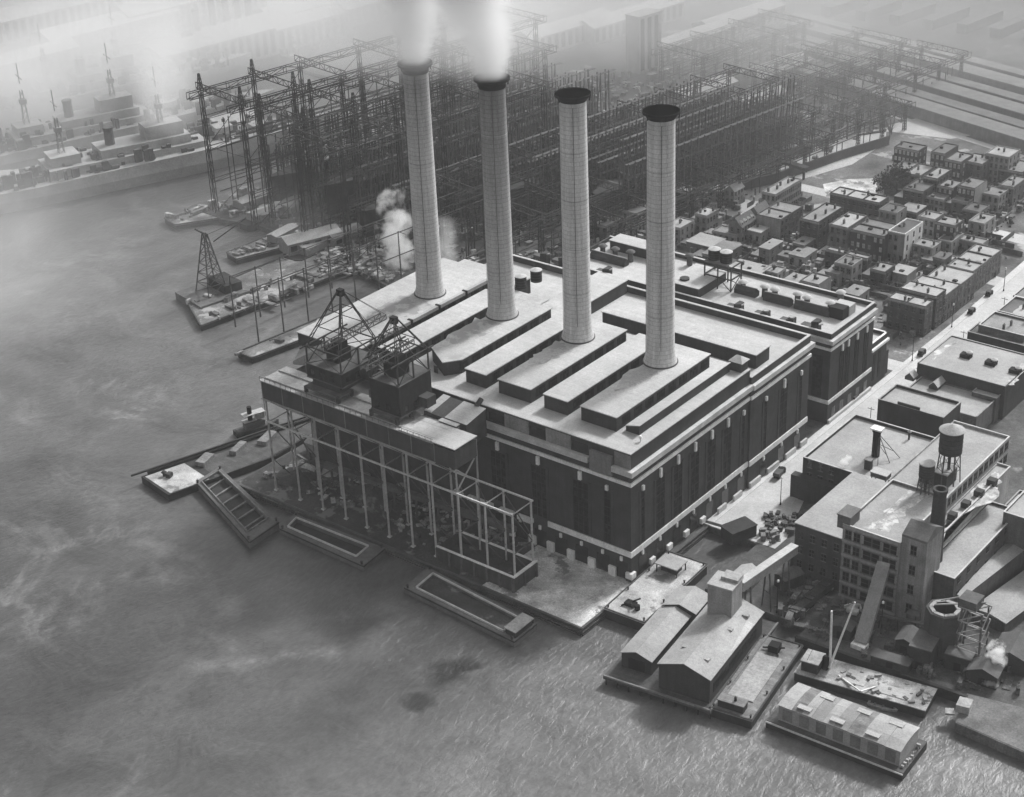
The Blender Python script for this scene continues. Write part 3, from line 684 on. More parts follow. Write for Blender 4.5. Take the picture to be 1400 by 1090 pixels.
# coal hoists
M['hoist'] = mat('sooty_hoist_plate', .02, .35, .4, streak=.3)
def hoist(x0, x1, y0, y1, zt, ax, ay, az, lab, flip):
    t = thing('coal_hoist', lab, 'crane', ((x0+x1)/2,(y0+y1)/2,37.1))
    zl = 41.2 if flip else 39.0
    MB().box(x0,x1,y0,y1,zl,zt).build('machine_house', M['hoist'], t)
    m = MB().box(x0+1.5,x1-1.5,y0+.4,y1-1.2,38.99,zl-.003); m.build('lower_house', M['steeldark'], t)
    m = MB(); m.box(x0-.12,x1+.12,y0-.12,y1+.12,zl-.3,zl-.004); m.build('house_trim', M['steelmid'], t); MB().box(x0-.1,x1+.1,y0-.1,y1+.1,zt+.002,zt+.2).build('house_roof', M['steelmid'], t)
    for k in range(3):
        MB().box(x0+1.5+k*3.6,x0+2.9+k*3.6,y0-.06,y0-.003,zl+.9,zl+2.4).build('house_window', M['glass'], t)
        MB().box(x1+.003,x1+.06,y0+1.6+k*3.6,y0+3+k*3.6,zl+.9,zl+2.4).build('house_window', M['glass'], t)
    MB().box(x1+.004,x1+3.0,y0+7,y0+10.5,zl+.4,zl+3.2).build('side_cab', M['girder'], t)
    for xx in (x0+.6, x1-.6):
        for yy in (YF+1.4, YB-.8): MB().bar((xx,yy,37.12),(xx,yy,39),.8,.8).build('truck', M['steeldark'], t)
    m = MB(); 
    m.box(x0+.2,x1-.2,YF+1.2,YB-.6,38.3,38.98); m.build('sill_beam', M['steelmid'], t)
    m = MB().box(x0-1.6,x0-.003,y0+1,y0+4,41,43.5); m.build('cab', M['steelmid'], t)
    # open steel storey
    m = MB(); zz = zt+(5.2 if flip else 6.2)
    for xx in (x0+.3, x1-.3):
        for yy in (y0+.3, (y0+y1)/2, y1-.3): m.bar((xx,yy,zt),(xx,yy,zz),.35)
    m.build('corner_column', M['steeldark'], t)
    m = MB()
    for xx in (x0+.3, x1-.3):
        m.bar((xx,y0+.3,zt),(xx,(y0+y1)/2,zz),.2).bar((xx,(y0+y1)/2,zz),(xx,y1-.3,zt),.2).bar((xx,y0-2,zz),(xx,y1+2,zz),.35)
        m.bar((xx,(y0+y1)/2,zt),(xx,y0+.3,zz),.16)
    for yy in (y0+.3, y1-.3): m.bar((x0+.3,yy,zz),(x1-.3,yy,zz),.3).bar((x0+.3,yy,zt),(x1-.3,yy,zz),.2).bar((x1-.3,yy,zt),(x0+.3,yy,zz),.2)
    m.build('frame_brace', M['steeldark'], t)
    xm, ym = (x0+x1)/2, (y0+y1)/2
    MB().box(xm-2.8,xm+1.6,ym-3.0,ym+2.0,zt+.21,zt+3.6).build('winding_engine', M['soot'], t)
    MB().box(xm-2.2,xm+1.2,ym-1.6,ym+1.4,zt+3.62,zt+5.6).build('winding_engine', M['soot'], t)
    # four legs to the head
    for xx, yy in ((x0+.3,y0+.3),(x1-.3,y0+.3),(x1-.3,y1-.3),(x0+.3,y1-.3)):
        m = MB(); p = Vector((xx,yy,zz)); q = Vector((ax+(.5 if xx > ax else -.5), ay+(.5 if yy > ay else -.5), az))
        d = Vector((.5,0,0)) if True else 0
        m.bar(p-d, q-d*.3, .22).bar(p+d, q+d*.3, .22)
        for k in range(7):
            a = p.lerp(q,k/7); c = p.lerp(q,(k+1)/7); s = 1-.7*k/7
            m.bar(a-d*s, c+d*s*.9, .12)
        m.build('leg', M['steeldark'], t)
    m = MB()
    for k in (.35,.65):
        c = [Vector((xx,yy,zz)).lerp(Vector((ax,ay,az)),k) for xx, yy in ((x0+.3,y0+.3),(x1-.3,y0+.3),(x1-.3,y1-.3),(x0+.3,y1-.3))]
        for i in range(4): m.bar(c[i], c[(i+1) % 4], .18)
    m.build('leg_tie', M['steeldark'], t)
    MB().box(ax-.9,ax+.9,ay-.7,ay+.7,az-1.4,az+.5).build('head', M['soot'], t)
    # boom and stays
    m = MB(); bz = zz+.4; ye = y0-7 if not flip else y1+10
    ys = y1-1 if not flip else y0+1
    for xx in (xm-1, xm+1): m.truss((xx,ys,bz+1.2),(xx,ye,bz+1.2),1.3,.7,9,.22)
    m.build('boom', M['steelmid'], t)
    m = MB()
    for xx in (xm-1, xm+1): m.bar((ax,ay,az+.5),(xx,ye,bz+1.2),.12).bar((ax,ay,az),(xx,ye*.6+ym*.4,bz+1.2),.1)
    m.build('stay', M['steeldark'], t)
    return t
hoist(-93.6,-80.6,-16.8,-2.5,45.0,-88.6,-6.5,63.5,'taller black coal hoist tower at the left end of the gantry',True)
hoist(-69.8,-59.6,-17.4,-5,47.6,-67.5,-9,61.8,'shorter black coal hoist tower nearest the power house roof',False)
# yard below
b = thing('coal_bin', 'low walled coal bin with pale rim under the right end of the gantry', 'bin', (-34,-16,2))
m = MB(); x0,x1,y0,y1 = -47,-21.2,-21.0,-11.6
m.box(x0,x1,y0,y0+.5,2,6.2).box(x0,x1,y1-.5,y1,2,6.2).box(x0,x0+.5,y0+.5,y1-.5,2,6.2).box(x1-.5,x1,y0+.5,y1-.5,2,6.2); m.build('wall', M['girder'], b)
m = MB().box(x0-.1,x1+.1,y0-.1,y0+.55,6.202,6.45).box(x1-.65,x1+.15,y0+.65,y1+.15,6.202,6.6).box(x0,x1-.65,y1-.5,y1+.1,6.202,6.5); m.build('rim', M['stone'], b)
m = MB()
for i in range(7): m.box(x0+i*4.2,x0+i*4.2+.6,y0-.5,y0-.003,2,6.1)
for yy in (y0+4, y1-.5): m.box(x1+.003,x1+.4,yy-.3,yy+.3,2,6.1)
m.build('buttress', M['steelmid'], b)
MB().box(x0+.6,x1-.6,y0+.6,y1-.6,2.05,3.4).build('coal', M['coal'], b)
def mound(x, y, rx, ry, h, m, lab, cat='pile', name='coal_pile', group=None, seed=0):
    rnd = random.Random(seed); mb = MB(); n = 18; prof = [(1,0),(.85,.22),(.62,.55),(.36,.85),(.12,1.0)]
    vs = []
    for r, z in prof:
        for i in range(n):
            a = 2*math.pi*i/n; k = r*(1+.22*(rnd.random()-.5)); vs.append((x+rx*k*math.cos(a), y+ry*k*math.sin(a), 2.0+h*z*(1+.15*(rnd.random()-.5)) if z else 1.98))
    fs = [(j*n+i, j*n+(i+1) % n, (j+1)*n+(i+1) % n, (j+1)*n+i) for j in range(len(prof)-1) for i in range(n)]; fs.append(tuple(range((len(prof)-1)*n, len(prof)*n)))
    mb.add(vs, fs); o = mb.build(name, m); tag(o, lab, cat, group); return o
mound(-83,-7,9,4.5,3.6,M['coal'],'dark coal heap on the ground below the gantry middle',seed=1)
mound(-107,-12,8,6,3.2,M['coal'],'dark coal heap behind the left end posts of the gantry',seed=2)
x, y = P(412,640,3); mound(x,y,5.6,4.2,2.2,M['concrete'],'pale rubble heap under the left end of the coal gantry','pile','rubble_pile',seed=3)
x, y = P(448,640,3); mound(x,y,4.2,3.0,1.6,M['conc2'],'grey rubble heap right of the pale one under the gantry','pile','rubble_pile',seed=4)
cv = thing('conveyor', 'low grey conveyor running along the yard below the coal gantry', 'conveyor', (-70,-7,2))
m = MB().bar((-100,-8,7.5),(-32,-7,9.5),1.8,1.5); m.build('trough', M['steelmid'], cv)
for i in range(9): MB().box(-98+i*8,-97.5+i*8,-7.9,-7.4,2,7.6+i*.22).build('leg', M['steelmid'], cv)
for i, (px, py, lab) in enumerate(((500,658,'round pale tank below the middle of the coal gantry'),(550,672,'round pale tank at the foot of the power house, behind the gantry posts'))):
    x, y = P(px, py, 3); t = thing('yard_tank', lab, 'tank', (x,y,2)); MB().lathe([(1.5,2),(1.5,5)], x, y, 16).build('shell', M['conc2'], t, True); MB().lathe([(1.6,5.002),(.1,5.7)], x, y, 16).build('lid', M['steel'], t)
for i, (px, py) in enumerate(((440,613),(470,600))):
    x, y = P(px, py, 3)
    t = thing('yard_shed', ['low dark yard shed behind the left gantry posts','low yard shed nearer the power house wall behind the gantry'][i], 'shed', (x,y,2))
    MB().gable(x-4,x+4,y-2.5,y+2.5,2,5,6.2,'x').build('wall', M['shed'], t); MB().pitch(x-4,x+4,y-2.5,y+2.5,5,6.2,'x').build('roof', M['tar'], t)

# loose iron, pipes and timber lying about under the gantry
rnd = random.Random(31); mb = MB()
for i in range(150):
    x, y = -116+rnd.random()*84, -10.5+rnd.random()*9 if rnd.random() < .7 else -18+rnd.random()*8
    L_ = .6+rnd.random()**2*5; a = rnd.choice((0,1.57,.6,-.4))+rnd.random()*.3
    mb.obox(x,y,1.98,2.15+rnd.random()**2*1.5,L_,.3+rnd.random()*1.1,a)
tag(mb.build('yard_litter', mat('yard_litter', .15, .9, .15, stain=(.55,.42,.2))), kind='stuff')
# ------------------------------------------------------------------ barges, piers, small craft
def lerp2(a, b, k): return (a[0]+(b[0]-a[0])*k, a[1]+(b[1]-a[1])*k)
def inset(poly, du, dv0, dv1=None):
    """quad poly (n,r,b,l): shrink by fractions"""
    n_, r_, b_, l_ = poly
    def at(u, v): return lerp2(lerp2(n_, l_, u), lerp2(r_, b_, u), v)
    dv1 = dv0 if dv1 is None else dv1
    return [at(du[0], dv0), at(du[0], 1-dv1), at(1-du[1], 1-dv1), at(1-du[1], dv0)]
def hopper(poly, zt, lab, floor=.4, du=(.1,.1), dv=.15, m='hullgrey', load=None, ribs=0, cabin=None, rail=True, low=0.0):
    cx = sum(p[0] for p in poly)/4; cy = sum(p[1] for p in poly)/4
    t = thing('hopper_barge', lab, 'barge', (cx,cy,0))
    inn = inset(poly, du, dv)
    mb = MB(); v = [(x,y,-1) for x,y in poly]+[(x,y,zt) for x,y in poly]+[(x,y,zt) for x,y in inn]+[(x,y,floor) for x,y in inn]
    f = [(0,1,2,3)]+[(i,(i+1) % 4,4+(i+1) % 4,4+i) for i in range(4)]+[(4+i,4+(i+1) % 4,8+(i+1) % 4,8+i) for i in range(4)]+[(8+i,8+(i+1) % 4,12+(i+1) % 4,12+i) for i in range(4)]+[(12,13,14,15)]
    mb.add(v, f).build('hull', M[m], t)
    if rail:
        mb = MB()
        for i in range(4):
            a, b = inn[i], inn[(i+1) % 4]; mb.bar((*a,zt+.25),(*b,zt+.25),.3,.5)
        mb.build('coaming', M['rail'] if rail == 2 else M['wood'], t)
        mb = MB()
        for i in range(4):
            a, b = poly[i], poly[(i+1) % 4]; mb.bar((*a,zt-.35),(*b,zt-.35),.35,.3)
        mb.build('rub_rail', M['hull'], t)
    mb = MB()
    for k in range(ribs):
        v_ = (k+.7)/(ribs+.4); a = lerp2(inn[0], inn[3], v_); b = lerp2(inn[1], inn[2], v_); mb.bar((*a,floor+.9),(*b,floor+.9),.5,.5)
    if ribs: mb.build('cross_beam', M['wood'], t)
    q = inset(inn, (.01,.01), .03)
    mb = MB(); mb.prism(q, floor+.02, floor+(.5 if not load else load)).build('cargo', M['coal'] if load else M['hull'], t)
    if cabin:
        u, w_ = cabin; q = inset(poly, (u, 1-u-w_), .12)
        o = MB().prism(q, zt+.02, zt+1.7).build('cabin', M['hull'], t)
        q2 = inset(poly, (u-.008, 1-u-w_-.008), .08); MB().prism(q2, zt+1.702, zt+1.95).build('cabin_roof', M['conc2'], o)
    mb = MB()
    for c in poly:
        p = lerp2(c, (cx,cy), .05); mb.lathe([(.3,zt+.01),(.25,zt+.6),(.4,zt+.7),(.35,zt+.85)], p[0], p[1], 8)
    mb.build('bollard', M['hull'], t)
    return t
hopper([P(341,742,2),P(381,715,2),P(300,640,2),P(268,660,2)], 2.4, 'grey open barge with cross beams, moored askew at the quay end', .5, (.1,.05), .14, 'hullgrey', None, 6, rail=True)
hopper([P(497,774,1.7),P(526,750,1.7),P(402,703,1.7),P(383,723,1.7)], 1.9, 'grey empty hopper barge with pale rims along the middle of the quay', .2, (.13,.06), .2, 'hullgrey', rail=2)
hopper([P(703,877,1.8),P(733,853,1.8),P(585,776,1.8),P(553,803,1.8)], 1.9, 'long dark hopper barge with a small cabin at the quay corner', .2, (.12,.08), .14, 'hullgrey', 1.0, cabin=(.01,.085), rail=2)
# long lighter at the left end of the quay
poly = [(-131.5,-39.5),(-122.8,-8),(-122.8,17),(-129.5,17),(-146,-37)]
t = thing('lighter', 'long low timber lighter with a pale foredeck beyond the left quay end', 'barge', (-134,-12,0))
MB().prism(poly, -1, 2.2).build('hull', M['hull'], t)
def on(poly, z, m, nm): MB().prism(poly, z, z+.06).build(nm, M[m], t)
on([(-131.8,-38.5),(-128.4,-26.8),(-141.5,-24.6),(-145,-36.4)], 2.2, 'bargedeck', 'foredeck')
on([(-127.5,-25),(-123.4,-8.2),(-123.4,16),(-128.6,16),(-139.5,-22)], 2.2, 'wood2', 'well_deck')
mb = MB(); mb.bar((-146.9,-39.8,3.5),(-128.2,22,3.5),.5,.5); mb.bar((-145.4,-35,2.6),(-129.2,17,2.6),.8,.8); mb.build('side_rail', M['hull'], t)
for k, w in ((.3,3),(.5,2.2),(.68,3)):
    a = lerp2((-143,-36),(-128,16),k); MB().obox(a[0]+1.5,a[1],2.27,3.6,w,5+3*k,R(17)).build('deck_cargo', M['wood'], t)
a = (-140.5,-33); mb = MB(); mb.lathe([(.5,2.27),(.5,3.4),(.9,3.5),(.4,4)], *a, 10).obox(a[0]+1.6,a[1]+.5,2.27,3.6,1.4,1.8,.3); mb.build('winch', M['steeldark'], t)
# small tug beyond it
def tug(px, py, ang, lab, s=1.0):
    x, y = P(px, py, 0); t = thing('tugboat', lab, 'tugboat', (x,y,0), rz=ang)
    L, W = 16*s, 4.6*s
    pl = [(-L/2,-W*.42),(-L*.1,-W/2),(L*.3,-W*.42),(L/2,0),(L*.3,W*.42),(-L*.1,W/2),(-L/2,W*.42)]
    MB().prism(pl, -.6, 1.6).build('hull', M['hull'], t, local=True)
    MB().prism([(a*.9,b*.8) for a,b in pl], 1.6, 1.7).build('deck', M['wood2'], t, local=True)
    MB().box(-L*.28,L*.16,-W*.28,W*.28,1.71,3.4).build('deckhouse', M['hullgrey'], t, local=True)
    o = MB().box(L*.0,L*.17,-W*.24,W*.24,4.01,6.2).build('wheelhouse', M['steel'], t, local=True)
    MB().box(-L*.3,L*.19,-W*.34,W*.34,6.2,6.35).box(-L*.3,-L*.01,-W*.3,W*.3,4.0,4.12).build('roof', M['gravel'], o, local=True)
    MB().lathe([(.75,4.1),(.7,8.6)], -L*.13, 0, 14).build('funnel', M['soot'], t, local=True)
    MB().bar((L*.22,0,4),(L*.22,0,10),.14).build('mast', M['steeldark'], t, local=True)
    return t
tug(352, 588, R(70), 'small dark tugboat with upright funnel just beyond the lighter', .9)
# pierhead sheds and flat barges, all turned a little off the street
PR = R(7.3)
def deckbarge(px, py, L, Wd, zt, lab, rz, m='wood', name='deck_barge'):
    """px,py = near corner; L runs along local y, Wd to local -x"""
    x, y = P(px, py, zt); t = thing(name, lab, 'barge', (x,y,0), rz=rz)
    MB().prism([(0,0),(0,L),(-Wd,L),(-Wd,0)], -1, zt-.3).build('hull', M['hull'], t, local=True)
    MB().prism([(.15,-.15),(.15,L+.15),(-Wd-.15,L+.15),(-Wd-.15,-.15)], zt-.298, zt).build('deck', M[m], t, local=True)
    mb = MB()
    for (a, b) in (((0,0),(0,L)),((0,0),(-Wd,0)),((-Wd,0),(-Wd,L)),((-Wd,L),(0,L))): mb.bar((a[0],a[1],zt+.12),(b[0],b[1],zt+.12),.3,.24)
    mb.build('edge_rail', M['wood2'], t, local=True)
    mb = MB()
    for a in (-.6,-Wd+.6):
        for b in (.8, L*.33, L*.66, L-.8): mb.lathe([(.22,zt+.01),(.2,zt+.55),(.32,zt+.6),(.3,zt+.75)], a, b, 8)
    mb.build('bollard', M['steeldark'], t, local=True)
    return t
a = deckbarge(881,851.7,30.5,11.6,3.0,'pale flat deck barge with a canopy beside the power house corner',R(2.6),'bargedeck')
MB().box(-9.6,-3.0,20.5,25.8,5.4,5.7).build('canopy_roof', M['gravel2'], a, local=True)
mb = MB()
for x in (-9.2,-3.4):
    for y in (20.9,25.4): mb.bar((x,y,3),(x,y,5.4),.25)
mb.build('canopy_post', M['hull'], a, local=True)
MB().box(-8.6,-4.2,22,25,3.01,4.4).build('deck_load', M['hull'], a, local=True)
mb = MB(); mb.box(-8.2,-5.4,3.6,5.6,3.01,3.9).bar((-8.6,3,3.2),(-5,6.4,4.6),.3).bar((-8.4,6.2,3.2),(-5.2,2.8,4.3),.3).lathe([(.7,3.01),(.7,4.3)],-4.4,3.8,10); mb.build('winch', M['soot'], a, local=True)
bb = deckbarge(1027.8,985.2,31.5,10.2,2.5,'flat timber deck barge with a deckhouse, right of the pier shed',R(8.6),'wood')
o = MB().box(-8.8,-2.6,1.2,3.8,2.51,4.4).build('deckhouse', M['hull'], bb, local=True); MB().box(-9,-2.4,1.0,4,4.402,4.6).build('deckhouse_roof', M['wood'], o, local=True)
MB().lathe([(.35,4.6),(.3,5.6)], -5, 2.4, 8).build('stove_pipe', M['soot'], o, local=True)
mb = MB(); mb.box(-6.5,-4,25.5,28,2.51,4.3).bar((-8,26,3),(-3,27.5,3.4),.3).bar((-3.5,24.6,2.8),(-6.8,29,3.2),.3); mb.build('winch', M['soot'], bb, local=True)
MB().box(-8.4,-2.2,6,24,2.51,2.75).build('deck_cargo', M['conc2'], bb, local=True)
# covered barge
x, y = P(1234.6,1058,2); cb = thing('covered_barge', 'long covered barge with a patched panel roof in front of the derrick boat', 'barge', (x,y,0), rz=R(2.4))
MB().prism([(0,0),(0,12.6),(-32.8,12.6),(-32.8,0)], -1, 1.9).build('hull', M['hull'], cb, local=True)
MB().bar((0,-.15,1.75),(-32.8,-.15,1.75),.3,.35).build('rub_rail', M['rail'], cb, local=True)
MB().box(-32.8,0,0,12.6,1.902,2.05).build('deck', M['wood2'], cb, local=True)
M['side_door'] = mat('barge_side', .15, .3, .3)
hs = MB(); x0,x1,y0,y1 = -30.6,-1.6,1.6,11
hs.add([(x0,y0,2.06),(x1,y0,2.06),(x1,y1,2.06),(x0,y1,2.06),(x0,y0,6.2),(x1,y0,6.2),(x1,y1,6.2),(x0,y1,6.2),(x0,y0+3,6.75),(x1,y0+3,6.75),(x1,y1-3,6.75),(x0,y1-3,6.75)],
       [(0,1,5,4),(1,2,6,10,9,5),(2,3,7,6),(3,0,4,8,11,7)]).build('house', M['shed'], cb, local=True)
rfm = MB()
xs = [x0-.2,-27.4,-24.8,-22.6,-19.7,-17.2,-13.9,-10.6,-8.2,-5.3,x1+.2]
for i in range(10):
    a, c = xs[i], xs[i+1]; z = .04+.05*(i % 3)
    m_ = MB().add([(a,y0-.2,6.2+z),(c,y0-.2,6.2+z),(c,y0+3,6.75+z),(a,y0+3,6.75+z),(c,y1-3,6.75+z),(a,y1-3,6.75+z),(c,y1+.2,6.2+z),(a,y1+.2,6.2+z)],[(0,1,2,3),(3,2,4,5),(5,4,6,7)])
    m_.build('roof_panel', M[('gravel2','wood','gravel2','shed','gravel2','shed','wood','gravel2','shed','gravel2')[i]], cb, local=True)
for a, b in ((-26.5,2.2),(-18.6,2.2),(-10.2,2.2),(-24,8.4),(-15,8.2),(-7.4,8.2)):
    MB().box(a,a+3.2,b,b+1.5,6.75,7.0).build('hatch', M['gravel'], cb, local=True)
for i in range(7): MB().box(x0+1+i*4.1,x0+3.4+i*4.1,y0-.06,y0-.003,2.6,5.6).build('side_door', M['side_door'], cb, local=True)
for i in range(9): MB().box(-1.3+.12*i % .9,-.6+.1*i % .5,1.5+i,2.0+i,2.06,2.6+.2*(i % 3)).build('deck_crate', M['conc2'], cb, local=True)
# derrick boat
M['pdeck'] = mat('littered_deck', .3, .5, .25, stain=(.58,.12,.3))
x, y = P(1264.9,971.2,2.4); db = thing('derrick_boat', 'derrick boat with a white boom and littered pale deck by the shore', 'boat', (x,y,0), rz=R(8.6))
MB().prism([(0,0),(0,8.8),(-31,8.8),(-31,0)], -1, 2.1).build('hull', M['hull'], db, local=True)
MB().box(-31.1,.1,-.1,8.9,2.102,2.35).build('deck', M['pdeck'], db, local=True)
o = MB().box(-30,-26,1.5,6.2,2.351,5.0).build('engine_house', M['hull'], db, local=True); MB().box(-30.2,-25.8,1.3,6.4,5.002,5.25).build('engine_house_roof', M['conc2'], o, local=True)
MB().lathe([(.8,2.36),(.8,5.4),(.5,6)], -25.2, 4.6, 12).build('boiler', M['soot'], db, local=True)
MB().tube((-24.3,5.2,2.4),(-24.6,5.0,18.5),.32,10,.24).build('mast', M['white'], db, local=True)
MB().tube((-24.2,4.4,3),(-20.6,9.2,19.6),.3,10,.2).build('boom', M['white'], db, local=True)
mb = MB(); mb.bar((-24.6,5,18.3),(-20.6,9.2,19.5),.08).bar((-24.6,5,18.3),(-28.8,2,5.2),.07); mb.build('rigging', M['steeldark'], db, local=True)
mb = MB(); mb.bar((-21.5,3.4,2.4),(-14.8,-1.2,3.4),.3).bar((-12.6,3.2,2.4),(-14.6,-1.3,3.4),.3).build('fender_frame', M['white'], db, local=True)
mb = MB(); rnd = random.Random(4)
for i in range(26):
    a, b = -22+rnd.random()*21, .8+rnd.random()*7; MB().obox(a,b,2.352,2.5+rnd.random()*.5,.3+rnd.random()*1.6,.3+rnd.random()*.6,rnd.random()*3).build('deck_gear', M[('steelmid','wood','conc2')[i % 3]], db, local=True)
MB().box(-12,-4,1.5,5,2.351,2.5).box(-20,-15,2,7,2.351,2.45).build('deck_plate', M['gravel'], db, local=True)
def skiff(px, py, lab, ang, m='white', L=6):
    x, y = P(px, py, 0); t = thing('small_boat', lab, 'boat', (x,y,0), rz=ang); W = L*.3
    o = [(-L/2,-W*.35),(0,-W/2),(L*.35,-W*.3),(L/2,0),(L*.35,W*.3),(0,W/2),(-L/2,W*.35)]; i_ = [(a*.86,b*.8) for a,b in o]; n = len(o)
    v = [(a*.9,b*.8,-.2) for a,b in o]+[(a,b,.7) for a,b in o]+[(a,b,.7) for a,b in i_]+[(a,b,.2) for a,b in i_]
    MB().add(v,[tuple(range(n))[::-1]]+[(k,(k+1)%n,n+(k+1)%n,n+k) for k in range(n)]+[(n+k,n+(k+1)%n,2*n+(k+1)%n,2*n+k) for k in range(n)]+[(2*n+k,2*n+(k+1)%n,3*n+(k+1)%n,3*n+k) for k in range(n)]+[tuple(range(3*n,4*n))]).build('hull', M[m], t, local=True)
    MB().box(-.2,.2,-W*.4,W*.4,.45,.55).box(-L*.3,-L*.24,-W*.33,W*.33,.45,.55).build('thwart', M['wood'], t, local=True)
skiff(1174, 952, 'small white boat between the derrick boat and the covered barge', R(12), 'white', 5)
skiff(1207, 968, 'small dark-framed boat tied beside the covered barge roof', R(10), 'conc2', 7)
# covered pier with two sheds
x, y = P(970.6,929.5,9); pr = thing('pier_shed', 'big gable roofed pier shed with a blank dark front over the water', 'shed', (x,y,0), rz=PR)
Wd, L = 12.8, 29.6
MB().box(-Wd,0,0,L,2.31,9).add([(-Wd,0,9),(0,0,9),(-Wd/2,0,11.2)],[(0,1,2)]).add([(-Wd,L,9),(0,L,9),(-Wd/2,L,11.2)],[(0,2,1)]).build('wall', M['brick'], pr, local=True)
MB().pitch(-Wd,0,0,L,9,11.2,'y',.2,.35).build('roof', M['gravel2'], pr, local=True)
for a, b in ((-3.2,5),(-3.4,18),(-9.4,7),(-2.4,25)): MB().box(a-.8,a+.8,b-.5,b+.5,9.6,10.55).build('roof_hatch', M['conc2'], pr, local=True)
MB().box(.005,.08,2,26,4.2,6.8).build('side_window', M['panes'], pr, local=True)
MB().add([(-.2,12,9.3),(.3,12,9.2),(.3,24,9.2),(-1.6,24,9.75)],[(0,1,2,3)]).build('roof_patch', M['gravel'], pr, local=True)
pk = thing('pier', 'timber pier deck on piles carrying the gabled sheds', 'pier', (x,y,0), rz=PR)
MB().box(-26,1.6,-2.6,36,1.7,2.3).build('deck', M['wood2'], pk, local=True)
mb = MB()
pile = MB().lathe([(.22,-1.5),(.22,1.7)], 0, 0, 8).build('pile', M['hull'], pk, local=True); pile.location = (1.2,-2.2,0)
for i in range(1, 10): copy_one(pile, pk, (1.2-i*2.95,-2.2,0))
for i in range(1, 8): copy_one(pile, pk, (1.2,-2.2+i*4.5,0))
MB().bar((-26,-2.4,2.5),(1.6,-2.4,2.5),.4,.4).bar((1.4,-2.4,2.5),(1.4,36,2.5),.4,.4).build('curb', M['wood'], pk, local=True)
lf = thing('pier_shed', 'lower narrow gable roofed shed on the left side of the pier', 'shed', (x-13,y,0), rz=PR)
MB().gable(-11.2,-3.4,1.5,22,2.31,6.2,7.6).build('wall', M['brick'], lf, local=True)
MB().pitch(-11.2,-3.4,1.5,22,6.2,7.6,'y',.2,.3).build('roof', M['gravel2'], lf, local=True)
MB().gable(-10.6,-2.2,22.6,31,2.31,7.0,8.4).build('rear_wall', M['brick'], lf, local=True)
MB().pitch(-10.6,-2.2,22.6,31,7.0,8.4,'y',.2,.3).build('rear_roof', M['gravel2'], lf, local=True)
MB().box(-9.4,-5.2,1.42,1.49,2.4,5.4).build('door', M['soot'], lf, local=True)
hh = thing('hoist_house', 'tall plain box hoist house on the gabled pier shed roof', 'tower', (x,y,9), rz=PR)
o = MB().box(-10.8,-4.6,21.6,27.6,-.4,9.5).build('wall', M['stucco'], hh, local=True)
MB().box(-11,-4.4,21.4,27.8,9.502,9.8).build('roof', M['gravel2'], hh, local=True)
MB().box(-8.8,-4.5,24.6,27.9,9.801,10.6).build('roof_hood', M['conc2'], hh, local=True)
MB().box(-10,-6,21.53,21.597,1,5).build('door', M['shed'], hh, local=True)
# inclined gallery to the brick building
g = thing('conveyor_gallery', 'pale inclined conveyor gallery from the hoist house to the brick building', 'gallery', (30,12,2))
a = P(1012,800,15); b_ = P(1087,744,15)
A_ = Vector((a[0],a[1],14.5)); B_ = Vector((b_[0],b_[1],13.6))
MB().bar(A_, B_, 1.9, 2.2).build('gallery', M['shed'], g)
MB().bar(A_+Vector((0,0,1.35)), B_+Vector((0,0,1.25)), 2.2, .25).build('gallery_roof', M['gravel'], g)
for k in (.15,.5,.85):
    c = A_.lerp(B_,k); m = MB()
    for s in (-1, 1): m.bar((c.x+s*1.6,c.y-s*.6,2),(c.x+s*.7,c.y-s*.3,c.z-1.2),.3)
    m.bar((c.x-1.2,c.y+.4,7),(c.x+1.2,c.y-.4,7),.2); m.build('trestle_leg', M['steelmid'], g)
# masonry pier at lower right
q = [P(1306,990,2.2),P(1420,1040,2.2),P(1460,985,2.2),P(1322,950,2.2)]
o = thing('stone_pier', 'plain grey masonry pier at the lower right corner', 'pier', (q[0][0],q[0][1],0))
M['piergrey'] = mat('grimy_pier_stone', .12, .4, .15, streak=.2); MB().prism(q, -1.5, 2.6).build('wall', M['piergrey'], o); MB().prism(inset(q,(.02,.02),.02), 2.602, 2.7).build('deck', M['piergrey'], o)
m = MB(); a = P(1318,968,3); m.obox(a[0],a[1],2.7,4.6,3.0,3.4,R(10)).obox(a[0]-2,a[1]-3,2.7,3.2,2,2,.5); m.build('landing_frame', M['conc2'], o)
# bulkhead posts along the shore
bk = thing('bulkhead', 'dark timber bulkhead with fender piles along the lower right shore', 'bulkhead', (60,4,0))
m = MB(); pts = [(46,2.6),(93,5.0),(140,7.6)]
for p_, q_ in zip(pts, pts[1:]): m.bar((*p_,1),(*q_,1),.5,3.2).bar((*p_,2.5),(*q_,2.5),.9,.35)
m.build('wall', M['hull'], bk)
# ------------------------------------------------------------------ town buildings
WIN = {}
def win_src(kind):
    """unit window meshes: 1 m wide, 1 m tall, seen from -Y; kept as data and used by every copy"""
    if kind in WIN: return WIN[kind]
    mm = {'dark':'glass','light':'wlight','sash':'panes'}[kind]
    mb = MB().box(-.5,.5,-.05,.0,0,1)
    me = bpy.data.meshes.new('window_pane'); me.from_pydata(mb.v, [], mb.f)
    f2 = MB().box(-.6,.6,-.16,0,-.12,-.002).box(-.58,.58,-.1,0,1.002,1.1).box(-.03,.03,-.09,-.051,0,1).box(-.5,.5,-.09,-.051,.47,.53)
    k = len(mb.v); v = mb.v+f2.v; f = mb.f+[tuple(i+k for i in q) for q in f2.f]
    me = bpy.data.meshes.new('window'); me.from_pydata(v, [], f); me.materials.append(M[mm]); me.materials.append(M['brick2'] if kind != 'sash' else M['steelmid'])
    for i, p in enumerate(me.polygons): p.material_index = 0 if i < 6 else 1
    WIN[kind] = me; return me
